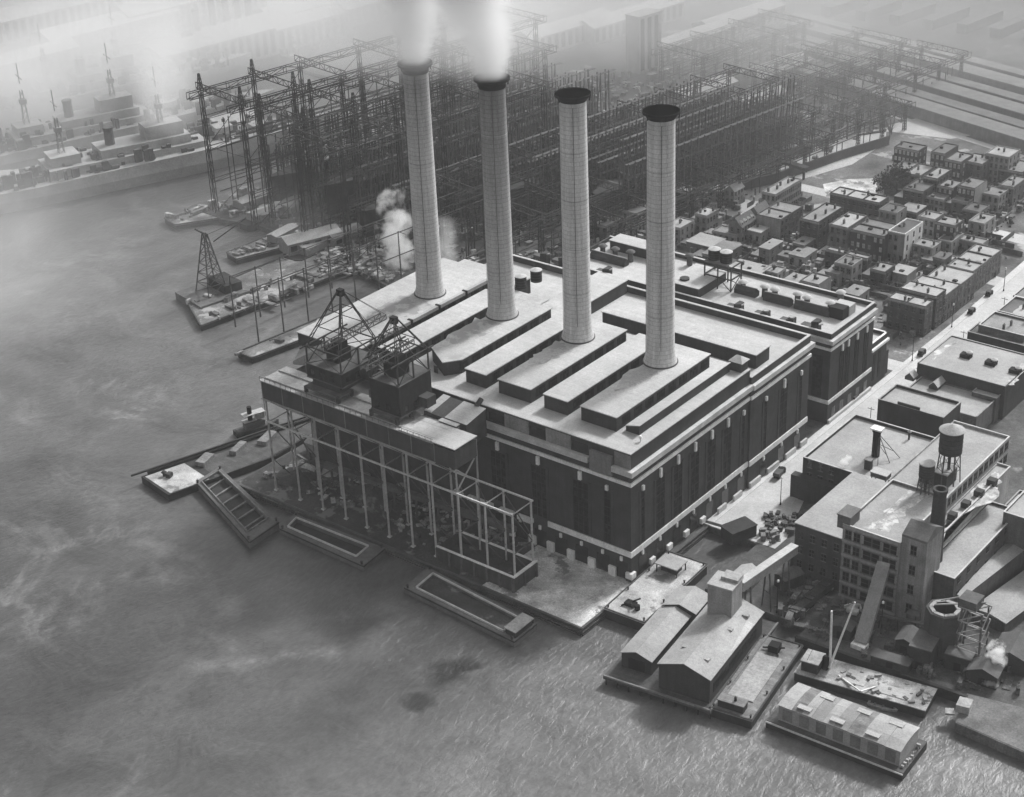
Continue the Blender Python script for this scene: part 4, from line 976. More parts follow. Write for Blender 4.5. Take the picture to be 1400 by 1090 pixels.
def windows(root, b, face, rows, cols, w=1.0, h=1.7, z0=1.2, pitch=3.2, kind='dark', a0=None, a1=None, skip=.0):
    x0,x1,y0,y1,zb = b; L = root.location
    lo, hi = (x0, x1) if face == 'f' else (y0, y1)
    if a0 is not None: lo, hi = lo+(hi-lo)*a0, lo+(hi-lo)*a1
    for r in range(rows):
        for c in range(cols):
            if skip and random.random() < skip: continue
            a = lo+(hi-lo)*(c+.5)/cols; z = zb+z0+r*pitch
            o = bpy.data.objects.new('window', win_src(kind)); COL.objects.link(o); o.parent = root
            if face == 'f': o.location = (a-L.x, y0-.004-L.y, z-L.z); o.scale = (w,1,h)
            else: o.location = (x1+.004-L.x, a-L.y, z-L.z); o.rotation_euler = (0,0,R(90)); o.scale = (w,1,h)
def extents(h, C, Lf, Rt, z0=2):
    c = P(*C, z0+h); l = P(*Lf, z0+h); r = P(*Rt, z0+h)
    return l[0], c[0], c[1], max(r[1], c[1]+3)
def shell(b, h, lab, name='brick_house', cat='house', group=None, wall='brick2', roof='tar', par=.5, front=None, side=None):
    """flat roofed block: wall with parapet, sunk roof; b = x0,x1,y0,y1"""
    x0,x1,y0,y1 = b; z = 2+h
    t = thing(name, lab, cat, ((x0+x1)/2,(y0+y1)/2,2), group)
    w = MB()
    if par:
        w.box(x0,x1,y0,y1,2,z-par); e = .3
        w.box(x0,x1,y0,y0+e,z-par,z).box(x0,x1,y1-e,y1,z-par,z).box(x0,x0+e,y0+e,y1-e,z-par,z).box(x1-e,x1,y0+e,y1-e,z-par,z)
        w.build('wall', M[wall], t)
        MB().box(x0+e,x1-e,y0+e,y1-e,z-par+.002,z-par+.12).build('roof', M[roof], t)
    else:
        w.box(x0,x1,y0,y1,2,z-.25).build('wall', M[wall], t)
        MB().box(x0-.2,x1+.2,y0-.25,y1+.2,z-.248,z).build('roof', M[roof], t)
    if front: MB().box(x0,x1,y0-.06,y0-.003,2.0,z-.3).build('front', M[front], t)
    if side: MB().box(x1+.003,x1+.06,y0,y1,2.0,z-.3).build('side_wall', M[side], t)
    return t
def stacks(t, b, h, n, seed=0, m='brick2', along='y'):
    rnd = random.Random(seed); x0,x1,y0,y1 = b
    for i in range(n):
        if along == 'y': x, y = x0+(x1-x0)*(.1+.8*rnd.random()), y0+(y1-y0)*(i+.5)/n
        else: x, y = x0+(x1-x0)*(i+.5)/n, y0+(y1-y0)*(.3+.55*rnd.random())
        o = MB().box(x-.28,x+.28,y-.42,y+.42,2+h-.6,2+h+1.0).box(x-.36,x+.36,y-.5,y+.5,2+h+1.002,2+h+1.15).build('chimney', M[m], t)
        mb = MB()
        for k in (-.25,.25): mb.lathe([(.13,2+h+1.15),(.1,2+h+1.6)], x, y+k, 8)
        mb.build('chimney_pot', M['stucco'], o)
def bits(t, b, h, n, seed=0):
    """hatches and skylights on a flat roof"""
    rnd = random.Random(seed+50); x0,x1,y0,y1 = b
    for i in range(n):
        x, y = x0+1+(x1-x0-2)*rnd.random(), y0+1+(y1-y0-2)*rnd.random(); s = .3+rnd.random()*.5
        MB().box(x-s,x+s,y-s*.8,y+s*.8,2+h-.5,2+h-.1+rnd.random()*.5).build('roof_hatch', M['stucco' if i % 2 else 'soot'], t)
def house(h, C, Lf, Rt, lab, wall='brick2', roof='tar', fr=None, sr=None, kind='dark', ch=1, par=.5, front=None, side=None, cornice=True, seed=0, hat=1, name='brick_house', skip=0, w=1.0, group=None):
    b = extents(h, C, Lf, Rt); x0,x1,y0,y1 = b
    t = shell(b, h, lab, name, 'house', group, wall, roof, par, front, side)
    if cornice: MB().box(x0-.1,x1+.25,y0-.3,y0-.07,2+h-.9,2+h-.25).build('cornice', M['stucco'], t)
    bb = (x0,x1,y0-(.06 if front else 0),y1,2)
    bs = (x0,x1+(.06 if side else 0),y0,y1,2)
    fl = max(1, round(h/3.4)); pit = (h-.6)/fl
    if fr: windows(t, bb, 'f', fl, fr, w, min(1.7,pit*.52), pit*.3, pit, kind, skip=skip)
    if sr: windows(t, bs, 'r', fl, sr, w, min(1.7,pit*.52), pit*.3, pit, kind, skip=skip)
    if fr and not cornice is None:
        MB().box(x0+.6,x0+1.6,y0-.12-(.06 if front else 0),y0-.004-(.06 if front else 0),2.05,4.2).build('door', M['soot'], t)
    if ch: stacks(t, b, h, ch, seed)
    if hat: bits(t, b, h, hat, seed)
    # lower back extension, and for wider houses the raised party walls between units
    rnd = random.Random(seed*7+1)
    if seed not in NOEXT:
        w_ = (x1-x0)*(.35+.3*rnd.random()); xo = x0+(x1-x0-w_)*rnd.random(); d_ = 2.5+rnd.random()*3.5; hh_ = h*(.3+.25*rnd.random())
        o = MB().box(xo,xo+w_,y1+.01,y1+d_,2,2+hh_).build('rear_extension', M[wall], t); MB().box(xo-.15,xo+w_+.15,y1+.01,y1+d_+.2,2.002+hh_,2.2+hh_).build('extension_roof', M['tar'], o)
        if x1-x0 < 16 and h < 10.6:
            w2, d2, h2 = 2+rnd.random()*3.5, (y1-y0)*(.4+.4*rnd.random()), h*(.3+.35*rnd.random()); yo = y0+(y1-y0-d2)*rnd.random()
            o = MB().box(x0-w2,x0-.01,yo,yo+d2,2,2+h2).build('side_extension', M[wall], t); MB().box(x0-w2-.1,x0-.01,yo-.1,yo+d2+.1,2.002+h2,2.2+h2).build('extension_roof', M['tar'], o)
    n_ = int((y1-y0)/6.5) if sr and not fr else int((x1-x0)/6.5)
    for k in range(1, n_):
        if (y1-y0) > (x1-x0): y_ = y0+(y1-y0)*k/n_; MB().box(x0+.31,x1-.31,y_-.18,y_+.18,2+h-.48,2+h+.12).build('party_wall', M[wall], t)
        else: x_ = x0+(x1-x0)*k/n_; MB().box(x_-.18,x_+.18,y0+.31,y1-.31,2+h-.48,2+h+.12).build('party_wall', M[wall], t)
    return t
NOEXT = {4,5,25,26,27,28,29}
H = house
H(8,(966.4,295.2),(953,290),(991.5,288),'small house with a pale roof and windowed side, right of the last smokestack','brick3','tarlight',2,4,seed=1,ch=2)
def gabled(h, C, Lf, Rt, lab, wall, roof, rise=2.6, fr=2, sr=4, axis='y', side=None, dorm=0):
    b = extents(h, C, Lf, Rt); x0,x1,y0,y1 = b
    t = thing('gabled_house', lab, 'house', ((x0+x1)/2,(y0+y1)/2,2))
    MB().gable(x0,x1,y0,y1,2,2+h,2+h+rise,axis).build('wall', M[wall], t)
    MB().pitch(x0,x1,y0,y1,2+h,2+h+rise,axis).build('roof', M[roof], t)
    if side: MB().box(x1+.003,x1+.06,y0,y1,2,2+h-.3).build('side_wall', M[side], t)
    fl = max(1, round(h/3.3)); pit = h/fl
    windows(t, (x0,x1,y0,y1,2), 'f', fl, fr, .9, 1.5, 1.0, pit); windows(t, (x0,x1+(.06 if side else 0),y0,y1,2), 'r', fl, sr, .9, 1.5, 1.0, pit)
    for i in range(dorm):
        y = y0+(y1-y0)*(i+.5)/dorm; d = MB().gable(x1-2.2,x1-.4,y-.7,y+.7,2+h-.1,2+h+1.3,2+h+1.9,'x').build('dormer', M['white'], t)
        MB().box(x1-.397,x1-.34,y-.45,y+.45,2+h+.2,2+h+1.2).build('dormer_window', M['glass'], d)
    stacks(t, b, h+1.6, 1, int(C[0]))
    return t
gabled(7,(1014,310.5),(1000,304),(1034,299),'dark gabled house with a row of dormers and a pale shopfront','brick2','slate',2.8,2,5,dorm=4)
gabled(7,(1040,296),(1025,289),(1058,288),'gabled house with a white windowed side wall','stucco','slate',3,2,4,side='white')
gabled(6,(1004,262),(992,259),(1022,256),'small pale gabled house beside the rail yard wall','brick3','tar',2,2,3)
H(10,(1060.2,265.8),(1046,259),(1123.2,250.4),'long pale terrace with chimneys running along the back street','brick3','tarlight',3,14,seed=3,ch=5)
H(9,(1067.4,300.2),(1035.9,291.6),(1100.3,281.6),'tall grey house with a big blank end wall','brick2','tar',0,6,seed=4,ch=2,front='stucco',cornice=False)
H(11.5,(1118.9,303.8),(1093.1,298.7),(1149,280.8),'tall sooty tenement with dark front, beside the blank end wall house','sootbrick','tar',3,6,seed=5,ch=3)
H(4,(1005.8,322.4),(974.3,314.5),(1018,314.5),'low single storey shed house below the dark gabled house','stucco','tar',4,2,seed=6,ch=1)
H(6,(1052,341),(1037,338),(1071,329.5),'small shed with a bright pale roof near the blank end wall','brick2','tarlight',1,2,seed=7,ch=0,par=0,cornice=False)
H(6,(1038.7,374.6),(997.2,363.2),(1043.8,362),'flat house with pale speckled roof right behind the switch house tanks','stucco','tarlight',4,2,seed=8,ch=1,par=0,hat=3)
H(6,(1063,373.7),(1041.5,369.4),(1078,366.5),'small grey roofed house behind the row of capped vents','stucco','tar',3,2,seed=9,ch=1)
H(5,(1089.5,386.6),(1071.6,381.6),(1098.8,376),'low grey house wedged left of the pale sided house','brick2','tar',2,2,seed=10,ch=1,par=0)
H(8.5,(1119.5,389.4),(1093,383.7),(1141.7,379),'square house with a plain pale right wall behind the switch house','brick2','tarlight',3,0,seed=11,ch=1,side='stucco')
H(8,(1164.6,363.7),(1138.9,359.4),(1176.8,353),'narrow house with three dark window bays and pale side','brick3','tar',3,2,seed=12,ch=2,side='stucco',w=1.4)
H(7,(1186.1,353.6),(1124.6,342.9),(1190,349),'long low house with a bright strip roof and two chimneys','brick2','tarlight',6,1,seed=13,ch=2)
H(5,(1174,404.5),(1154.6,398),(1186,393),'low grey house behind the far corner of the switch house','stucco','tar',2,2,seed=14,ch=0,par=0)
H(10.5,(1208.8,323.4),(1163,313),(1226,306),'wide dark brick block dotted with pale windows','sootbrick','tar',6,0,'light',seed=15,ch=2,skip=.15)
H(11.5,(1237.4,320.2),(1213,315.9),(1261,302.7),'tall white sided tenement with dark windows on its pale front','white','tar',3,3,seed=16,ch=1,front='stucco',skip=.1)
H(11,(1159.4,311.6),(1134.3,305.9),(1173,292),'tall house with a bright roof left of the wide dark block','brick2','tarlight',3,2,seed=17,ch=2)
t = H(8,(1202.3,277.3),(1131.5,265.1),(1216,269),'long dark hall with a projecting pale parapet and roof clutter','sootbrick','tarlight',9,2,seed=18,ch=2,hat=4)
H(7,(1226.2,291.2),(1200.2,287),(1232.4,280.1),'pale fronted small house beside the long dark hall','stucco','tar',3,1,seed=19,ch=1)
H(5,(1253.1,290.4),(1227.7,286.6),(1264.6,281),'low grey house right of the pale fronted small house','brick2','tar',3,1,seed=20,ch=1,par=0)
H(10.5,(1278.2,300.2),(1253.1,296.6),(1289.6,291.6),'white fronted house with grey roof behind the white sided tenement','brick3','tarlight',3,2,seed=21,ch=1,front='stucco')
H(10,(1306.1,308.8),(1278.9,303),(1316.1,299),'dark fronted house with pale windows and a white roof','sootbrick','tarlight',3,2,'light',seed=22,ch=1)
H(6,(1275.3,339.1),(1248.9,332.4),(1284.6,330),'small grey house with a pale roof below the white tenement','stucco','tarlight',3,1,seed=23,ch=1)
H(5,(1291.8,354.6),(1276,351),(1300.4,347),'tiny low house next to the big speckled roof','brick3','tar',2,1,seed=24,ch=1,par=0)
H(11,(1265.6,419.3),(1217.7,404),(1276.2,411),'dark corner house of the street row, pale strip roof','sootbrick','tarlight',5,2,seed=25,ch=2,par=.4)
H(12,(1280.6,405.6),(1225.6,397),(1292.4,395),'second house of the street row, slightly taller with pale roof','sootbrick','tarlight',0,3,seed=26,ch=2,par=.4)
H(9.8,(1292.4,404.9),(1240,391),(1313,388),'third house of the street row with a stepped pale roof','brick2','tarlight',0,5,seed=27,ch=2,par=.4)
H(9.5,(1313.6,389.1),(1265.6,378),(1331,372),'fourth house of the street row with a wide pale roof','brick2','tarlight',0,4,seed=28,ch=2,par=.4)
H(9,(1330.8,371.1),(1296.3,361.6),(1370.9,340.4),'large speckled flat roof at the far end of the street row','brick2','gravel2',0,9,seed=29,ch=2,hat=7)
H(5,(1343.4,333.4),(1305.7,327.9),(1352,327),'low house with a pale roof beyond the large speckled roof','stucco','tarlight',3,1,seed=30,ch=1)
H(12,(1255.8,206.5),(1220.8,201.5),(1268,199),'far dark terrace end with white windows and one big chimney','sootbrick','tar',6,2,'light',seed=31,ch=1)
H(13,(1291.6,210.4),(1272.3,207.2),(1306.7,197.5),'far tall dark house with white windows in the middle of its terrace','sootbrick','tar',3,0,'light',seed=32,ch=0)
H(11,(1314.5,221.6),(1291.6,217.3),(1320.3,208.7),'far dark house with white windows at the lower end of its terrace','sootbrick','tar',4,2,'light',seed=33,ch=1)
H(10,(1343.2,224.4),(1318.8,217),(1350,212),'far grey house right of the dark white windowed terrace','brick2','tar',3,2,seed=34,ch=2)
H(12,(1379.7,215.1),(1346,210),(1390,203),'far pale large house with a bright flat roof','brick3','tarlight',5,3,seed=35,ch=1)
H(8,(1258.7,240.2),(1238,236),(1272.3,226.1),'far house with the first of two bright roofs','brick2','tarlight',3,2,seed=36,ch=1)
H(11,(1281.6,244.5),(1261.6,241.6),(1295.9,230.1),'far dark tall house with the second bright roof','sootbrick','tarlight',3,5,seed=37,ch=1)
H(9,(1303.1,257.4),(1284.5,251.6),(1306.7,246),'far small dark house below the second bright roof','sootbrick','tar',3,1,'light',seed=38,ch=1)
H(11,(1333.1,257.6),(1308.8,253.8),(1348.9,245.9),'far dark tenement with a plain pale right wall','sootbrick','tar',4,0,'light',seed=39,ch=1,side='stucco')
H(6,(1290.2,273.1),(1265.9,268.1),(1295.2,267),'far small pale house in front of the dark tenements','brick3','tar',4,1,seed=40,ch=0)
H(9,(1262,262),(1236,256),(1281,249),'far dark gable ended house behind the trees','sootbrick','slate',3,2,seed=41,ch=2)
H(6,(1340,290),(1318,284),(1352,280),'far low shop beside the main street bend','brick2','tar',3,3,seed=42,ch=1)
H(7,(1366,268),(1344,262),(1378,258),'far plain house left of the main street bend','brick3','tar',3,3,seed=43,ch=1)
H(7,(1398,236),(1362,232),(1412,222),'farthest dark house near the top right street','brick2','tar',3,3,seed=44,ch=1)
H(5,(906,280),(886,274),(920,266),'small house half behind the rightmost smokestack','brick2','tar',3,2,seed=45,ch=1)
H(9,(940,263),(924,258),(958,258),'dark terrace house just right of the rightmost smokestack','sootbrick','tar',3,2,seed=46,ch=1)
H(8,(872,292),(846,279),(890,279),'pale tower like house between the last two smokestacks','stucco','tar',1,4,seed=47,ch=1)
H(4,(973,338),(927,336),(990,326),'long low roofed yard building right of the rightmost smokestack','brick2','gravel2',0,0,seed=48,ch=0,par=0,cornice=False,hat=0)
H(5,(985,352),(960,346),(1018,335),'low building behind the twin roof tanks','brick2','tar',2,2,seed=49,ch=0,par=0)
H(4,(1100,352),(1078,347),(1118,341),'low grey lean-to below the sooty tenement','stucco','tar',2,1,seed=50,ch=0,par=0,cornice=False)
H(4,(1240,376),(1216,370),(1252,366),'tiny yard shed among the debris behind the street row','stucco','tarlight',0,0,seed=51,ch=0,par=0,cornice=False)
H(5,(1147,375),(1128,371),(1158,366),'low house squeezed left of the three bay house','stucco','tar',2,1,seed=71,ch=1,par=0)
H(6,(1210,372),(1190,367),(1221,361),'small brick house below the wide dark block','brick2','tar',2,2,seed=72,ch=1)
H(5,(1040,318),(1022,314),(1053,308),'low pale roofed house in front of the dormered house','stucco','tarlight',2,2,seed=73,ch=1,par=0)
H(6,(985,262),(968,258),(1001,253),'small house under the dark yard wall','brick3','tar',2,2,seed=74,ch=1)
H(7,(1322,277),(1302,272),(1337,265),'far brick house below the tenement with a pale right wall','brick2','tar',2,3,seed=75,ch=1)
H(6,(1346,306),(1326,300),(1360,294),'far low house between the low shop and the street row','brick3','tarlight',2,2,seed=76,ch=1)
H(8,(1386,256),(1369,250),(1400,242),'far house on the inside of the main street bend','brick2','tar',2,3,seed=77,ch=2)
H(6,(1301,331),(1283,326),(1313,318),'small house between the white roofed dark house and the speckled roof','stucco','tar',2,2,seed=78,ch=1)
H(8,(1240,233),(1222,228),(1253,222),'far house left of the first bright roof','brick2','tar',2,2,seed=79,ch=1)
H(5,(1100,335),(1085,331),(1110,325),'low outbuilding at the foot of the sooty tenement','brick2','tar',1,2,seed=80,ch=0,par=0)
H(7,(930,312),(912,306),(946,300),'house with a pale roof beside the yard right of the rightmost smokestack','brick3','tarlight',2,3,seed=81,ch=1)
H(6,(830,310),(808,303),(846,296),'house seen between the third and fourth smokestacks','brick2','tar',3,2,seed=82,ch=1)
# ------------------------------------------------------------------ works and warehouses right of the street
def works(h, C, Lf, Rt, lab, wall='brick', roof='gravel2', par=.7, front=None, z0=2, cop='stonecap', name='warehouse', coping=(1,1,1,1), b=None):
    b = b or extents(h, C, Lf, Rt); x0,x1,y0,y1 = b; z = 2+h
    t = shell(b, h, lab, name, 'warehouse', None, wall, roof, par, front)
    if par:
        mb = MB(); e = .32
        if coping[0]: mb.box(x0-.05,x1+.08,y0-.08,y0+e,z+.002,z+.16)
        if coping[1]: mb.box(x1-e,x1+.08,y0+e,y1,z+.002,z+.16)
        if coping[2]: mb.box(x0-.05,x1-e,y1-e,y1+.05,z+.002,z+.16)
        if coping[3]: mb.box(x0-.05,x0+e,y0+e,y1-e,z+.002,z+.16)
        mb.build('coping', M[cop], t)
    return t, b
B7, b7 = works(12,(1217.1,662.9),(1096,626.7),(1285,600.7),'flat roofed warehouse with a thin white parapet edge beside the street','brick','gravel2',1.0)
o = MB().box(b7[0]-2.2,b7[0]+14,b7[2]-2.4,b7[2]-.01,2,9).build('lean_to', M['brick'], B7)
windows(B7, (b7[0],b7[1],b7[2],b7[3],2), 'f', 2, 3, 1.3, 2.2, 5.5, 4, a0=.02, a1=.4)
B8, b8 = works(15.6,(1152.7,736.5),(1088,713.6),(1217,662),'plain brick warehouse with a smooth grey roof at the shore','sootbrick','gravel2',0)
windows(B8, (*b8,2), 'f', 3, 4, 1.3, 2, 3, 4.2, 'dark')
M['factory_conc'] = mat('grimy_concrete', .2, .3, .2, streak=.35)
B9, b9 = works(21.9,(1230.9,742.9),(1158.9,710.9),(1293.7,678.9),'tall grey concrete factory with rows of wide windows','factory_conc','gravel2',.8,name='factory')
cols = ((.05,.16),(.2,.31),(.38,.66),(.72,.95))
for i, (a, c) in enumerate(cols):
    windows(B9, (*b9,2), 'f', 5, 1, (b9[1]-b9[0])*(c-a), 2.3, 2.2, 4.0, 'sash', a, c)
mb = MB()
for k in range(6): mb.box(b9[0],b9[1],b9[2]-.22,b9[2]-.01,2+k*4.0+1.2,2+k*4.0+1.75)
mb.build('floor_band', M['stucco'], B9)
o = MB().box(b9[0]-1.6,b9[0]+1.8,b9[2]-.2 if False else b9[2]+.01,b9[2]+5,22.5,26).build('stair_head', M['brick2'], B9); MB().box(b9[0]-1.8,b9[0]+2,b9[2]-.1,b9[2]+5.2,26.002,26.3).build('stair_head_roof', M['slate'], o)
tw = MB().box(b9[1]+.01,b9[1]+6.5,b9[2]+.6,b9[2]+9,2,25.6).build('stair_tower', M['factory_conc'], B9)
MB().gable(b9[1]+.01,b9[1]+6.5,b9[2]+.6,b9[2]+9,25.602,26.2,28.4,'x').build('tower_roof', M['slate'], tw)
windows(B9, (b9[1],b9[1]+6.5,b9[2]+.6,b9[2]+9,2), 'f', 4, 1, 1.5, 2.4, 3, 5.5, 'sash')
# white wash and melt streaks lie on the roof as real thin patches
M['wash'] = mat('whitewash_stain', .34, .4, .6, stain=(.52,.52,.35))
def patch(parent, pts, z, nm='roof_stain', m='wash', seed=0, jag=.5):
    rnd = random.Random(seed); out = []
    for a, c in zip(pts, pts[1:]+pts[:1]):
        for k in range(6):
            q = lerp2(a, c, k/6); out.append((q[0]+(rnd.random()-.5)*jag, q[1]+(rnd.random()-.5)*jag, z))
    MB().add(out, [tuple(range(len(out)))]).build(nm, M[m], parent)
zr = 2+21.9-.66
patch(B9, [P(1180,722,zr),P(1215,726,zr),P(1240,700,zr),P(1275,675,zr),P(1262,672,zr),P(1240,690,zr),P(1222,700,zr),P(1200,712,zr)], zr, seed=1, jag=1.3)
patch(B9, [P(1205,704,zr),P(1240,672,zr),P(1250,660,zr),P(1246,672,zr),P(1215,704,zr)], zr+.01, seed=2, jag=1.0)
B10, b10 = works(21.4,(1294.9,681),(1232,640),(1384,596.6),'factory range with a long white parapet under the big water tower','conc2','gravel2',.8,coping=(0,1,1,0),b=(P(1232,640,23.4)[0],P(1294.9,681,23.4)[0]-.2,b9[3]+.1,P(1384,598,23.4)[1]),name='factory')
windows(B10, (*b10,2), 'r', 5, 12, 2.2, 2.2, 2.2, 4.0, 'sash')
B5, b5 = works(10.5,(1289.9,571.4),(1200.7,545.7),(1317.7,551),'flat brown warehouse with a stepped blank parapet above the street','brick','gravel2',.9,cop='conc2')
mb = MB().box(b5[0]+(b5[1]-b5[0])*.3,b5[0]+(b5[1]-b5[0])*.64,b5[2]-.05,b5[2]+.3,12.66,13.5).build('stepped_parapet', M['brick'], B5)
B3, b3 = works(11,(1377.5,526.6),(1255.1,495.8),(1408,497),'very wide flat roofed works with two dark roof vents','brick','gravel2',.3,coping=(0,0,1,1),cop='conc2',b=(P(1255.1,495.8,13)[0],P(1377.5,526.6,13)[0],P(1255.1,495.8,13)[1]-.4,P(1300,458.6,13)[1]))
for px, py in ((1321,486),(1355,496),(1388,507)):
    x, y = P(px,py,13.4); o = MB().box(x-1.6,x+1.6,y-1.2,y+1.2,12.8,14.0).build('roof_vent', M['soot'], B3); MB().lathe([(.8,14.0),(1.1,14.6),(.3,15)], x+.8, y+.4, 10).build('vent_cowl', M['gravel'], o)
zr = 12.84
patch(B3, [P(1278,481,zr),P(1310,466,zr),P(1298,474,zr),P(1276,492,zr)], zr+.02, seed=3, jag=1.2)
patch(B3, [P(1376,526,zr),P(1398,497,zr),P(1400,506,zr),P(1384,527,zr)], zr+.02, seed=4, jag=1.6)
B4, b4 = works(7,(1320,548),(1233,521.6),(1335,520),'low works with skylights between the brown warehouse and the wide works','brick2','gravel2',.5,b=(b5[0]+1,b5[1]+5,b5[3]+.1,b3[2]-.1),cop='conc2',coping=(0,1,0,1))
for px, py, l in ((1283,525,7),(1246,516,3)):
    x, y = P(px,py,9); o = MB().gable(x-1.4,x+1.4,y-l/2,y+l/2,8.6,9.6,11,'y').build('skylight', M['steelmid'], B4); MB().pitch(x-1.4,x+1.4,y-l/2,y+l/2,9.6,11,'y',.12,.1).build('skylight_glass', M['gravel'], o)
B6, b6 = works(8,(1362.5,545.2),(1328.8,535.9),(1378,533),'small grey works block right of the brown warehouse','brick2','gravel2',.3,cop='conc2')
# buildings to the right edge
def works2(h, Lf, Bk, w, lab, **k):
    l = P(*Lf,2+h); bk = P(*Bk,2+h); return works(h,None,None,None,lab,b=(l[0],l[0]+w,l[1],bk[1]),**k)
works2(8,(1323,453.6),(1341,441),46,'long dark brick building with a low pitched front by the street bend',wall='brick',roof='slate',par=.5,cop='conc2')
C1, c1 = works2(10,(1338,444),(1356,425),15,'street corner house with a dark roof and big chimneys, right side of the street',wall='brick2',roof='tar'); stacks(C1, c1, 10, 3, 61)
C2, c2 = works2(10,(1364,425),(1384,404),24,'house with a bright square roof patch, right side of the street',wall='brick2',roof='tar'); stacks(C2, c2, 10, 3, 62)
patch(C2, [(c2[0]+4,c2[2]+2),(c2[0]+12,c2[2]+2),(c2[0]+12,c2[3]-2),(c2[0]+4,c2[3]-2)], 11.45, m='gravel')
C3, c3 = works2(9,(1385,404),(1402,372),26,'dark roofed house row at the right edge of the frame',wall='brick2',roof='tar'); stacks(C3, c3, 9, 3, 63)
B11, b11 = works(17,None,None,None,'long lower roof with melting white streaks beside the tall factory range',wall='conc2',roof='gravel2',b=(b10[1]+.1,P(1287,732,19)[0],b9[2]+9.2,P(1395,642,19)[1]),name='factory',coping=(0,1,1,0),par=.6)
zr = 19-.42
patch(B11, [(b11[0]+1.5,b11[2]+3),(b11[0]+5,b11[2]+2),(b11[1]-3,b11[3]-16),(b11[1]-2,b11[3]-4),(b11[0]+7,b11[3]-14)], zr, seed=6, jag=2.2)
patch(B11, [(b11[0]+1,b11[2]+14),(b11[0]+3.4,b11[2]+15),(b11[0]+6,b11[3]-12),(b11[0]+4,b11[3]-10)], zr+.01, seed=7, jag=1.4)
for k in range(5): MB().box(b11[0]+1+k*.3,b11[0]+2.8+k*.4,b11[2]+8+k*7,b11[2]+10+k*7,18.5,20.2).build('roof_box', M['brick'], B11)
works(6,(1400,640),(1352,622),(1425,615),'low pale roofed workshop behind the white parapet factory',wall='brick3',roof='tarlight',b=(b11[1]+.2,b11[1]+34,b11[3]-14,b11[3]+8),cop='conc2')
C4, c4 = works(16,None,None,None,'grey walled factory at the right edge with a white parapet line',wall='brick2',roof='gravel2',b=(P(1372,700,18)[0],P(1372,700,18)[0]+45,P(1372,700,18)[1],P(1372,700,18)[1]+14),name='factory')
C5, c5 = works(13,None,None,None,'dark factory wing with a stepped white parapet behind the brick smokestack',wall='brick2',roof='gravel2',b=(b11[1]+.1,b11[1]+8.5,b9[2]+6,b9[2]+44),name='factory')
windows(C5, (*c5,2), 'r', 3, 7, 1.6, 1.8, 2.5, 4, 'sash')
# long pale gallery roofs at right
for (p0, p1, w_, z, lab) in (((1302,812),(1396,740),5.2,9,'long pale gallery roof running to the right frame edge'),((1352,842),(1450,770),9,5,'broad low pale roof in front of the long gallery')):
    a = Vector((*P(*p0,z),z)); c = Vector((*P(*p1,z),z)); t = thing('gallery', lab, 'shed', (a.x,a.y,2))
    d = (c-a).normalized(); s = Vector((-d.y,d.x,0))*w_/2
    MB().prism([(a-s)[:2],(c-s)[:2],(c+s)[:2],(a+s)[:2]],2,z-.3).build('wall', M['brick2'], t)
    s2 = s*1.06; MB().add([(a-s2),(c-s2),(c+s2),(a+s2),(a+Vector((0,0,.7))),(c+Vector((0,0,.7)))],[(0,1,5,4),(2,3,4,5),(0,4,3),(1,2,5),(0,3,2,1)]).build('roof', M['gravel2'], t)
# brick smokestack and base
x, y = P(1285,680,32); 
t = thing('brick_smokestack', 'dark round brick factory smokestack beside the concrete factory', 'chimney', (x,y,2))
MB().lathe([(2.1,12),(1.9,18),(1.55,33.4),(1.8,33.6),(1.8,34.4),(1.2,34.4),(1.15,31)], x, y, 28, False).build('shaft', M['brick'], t, True)
MB().box(x-3.4,x+3.4,y-3.4,y+3.4,2,14).build('base', M['brick'], t)
# inclined chute from factory to shore
a = P(1206,772,17); c = P(1176,882,2.6)
t = thing('coal_chute', 'grey enclosed chute sloping down the factory front to the shore', 'chute', (c[0],c[1],2))
A_ = Vector((*P(1208,775,16),16)); B_ = Vector((*P(1177,880,2.8),2.8)); MB().bar(A_,B_,3.0,2.2).build('casing', M['shed'], t); MB().bar(A_+Vector((0,0,1.3)),B_+Vector((0,0,1.3)),3.2,.2).build('casing_roof', M['conc2'], t)
MB().box(B_.x-1.8,B_.x+1.8,B_.y-1.8,B_.y+.6,2,3.2).build('foot', M['stone'], t)
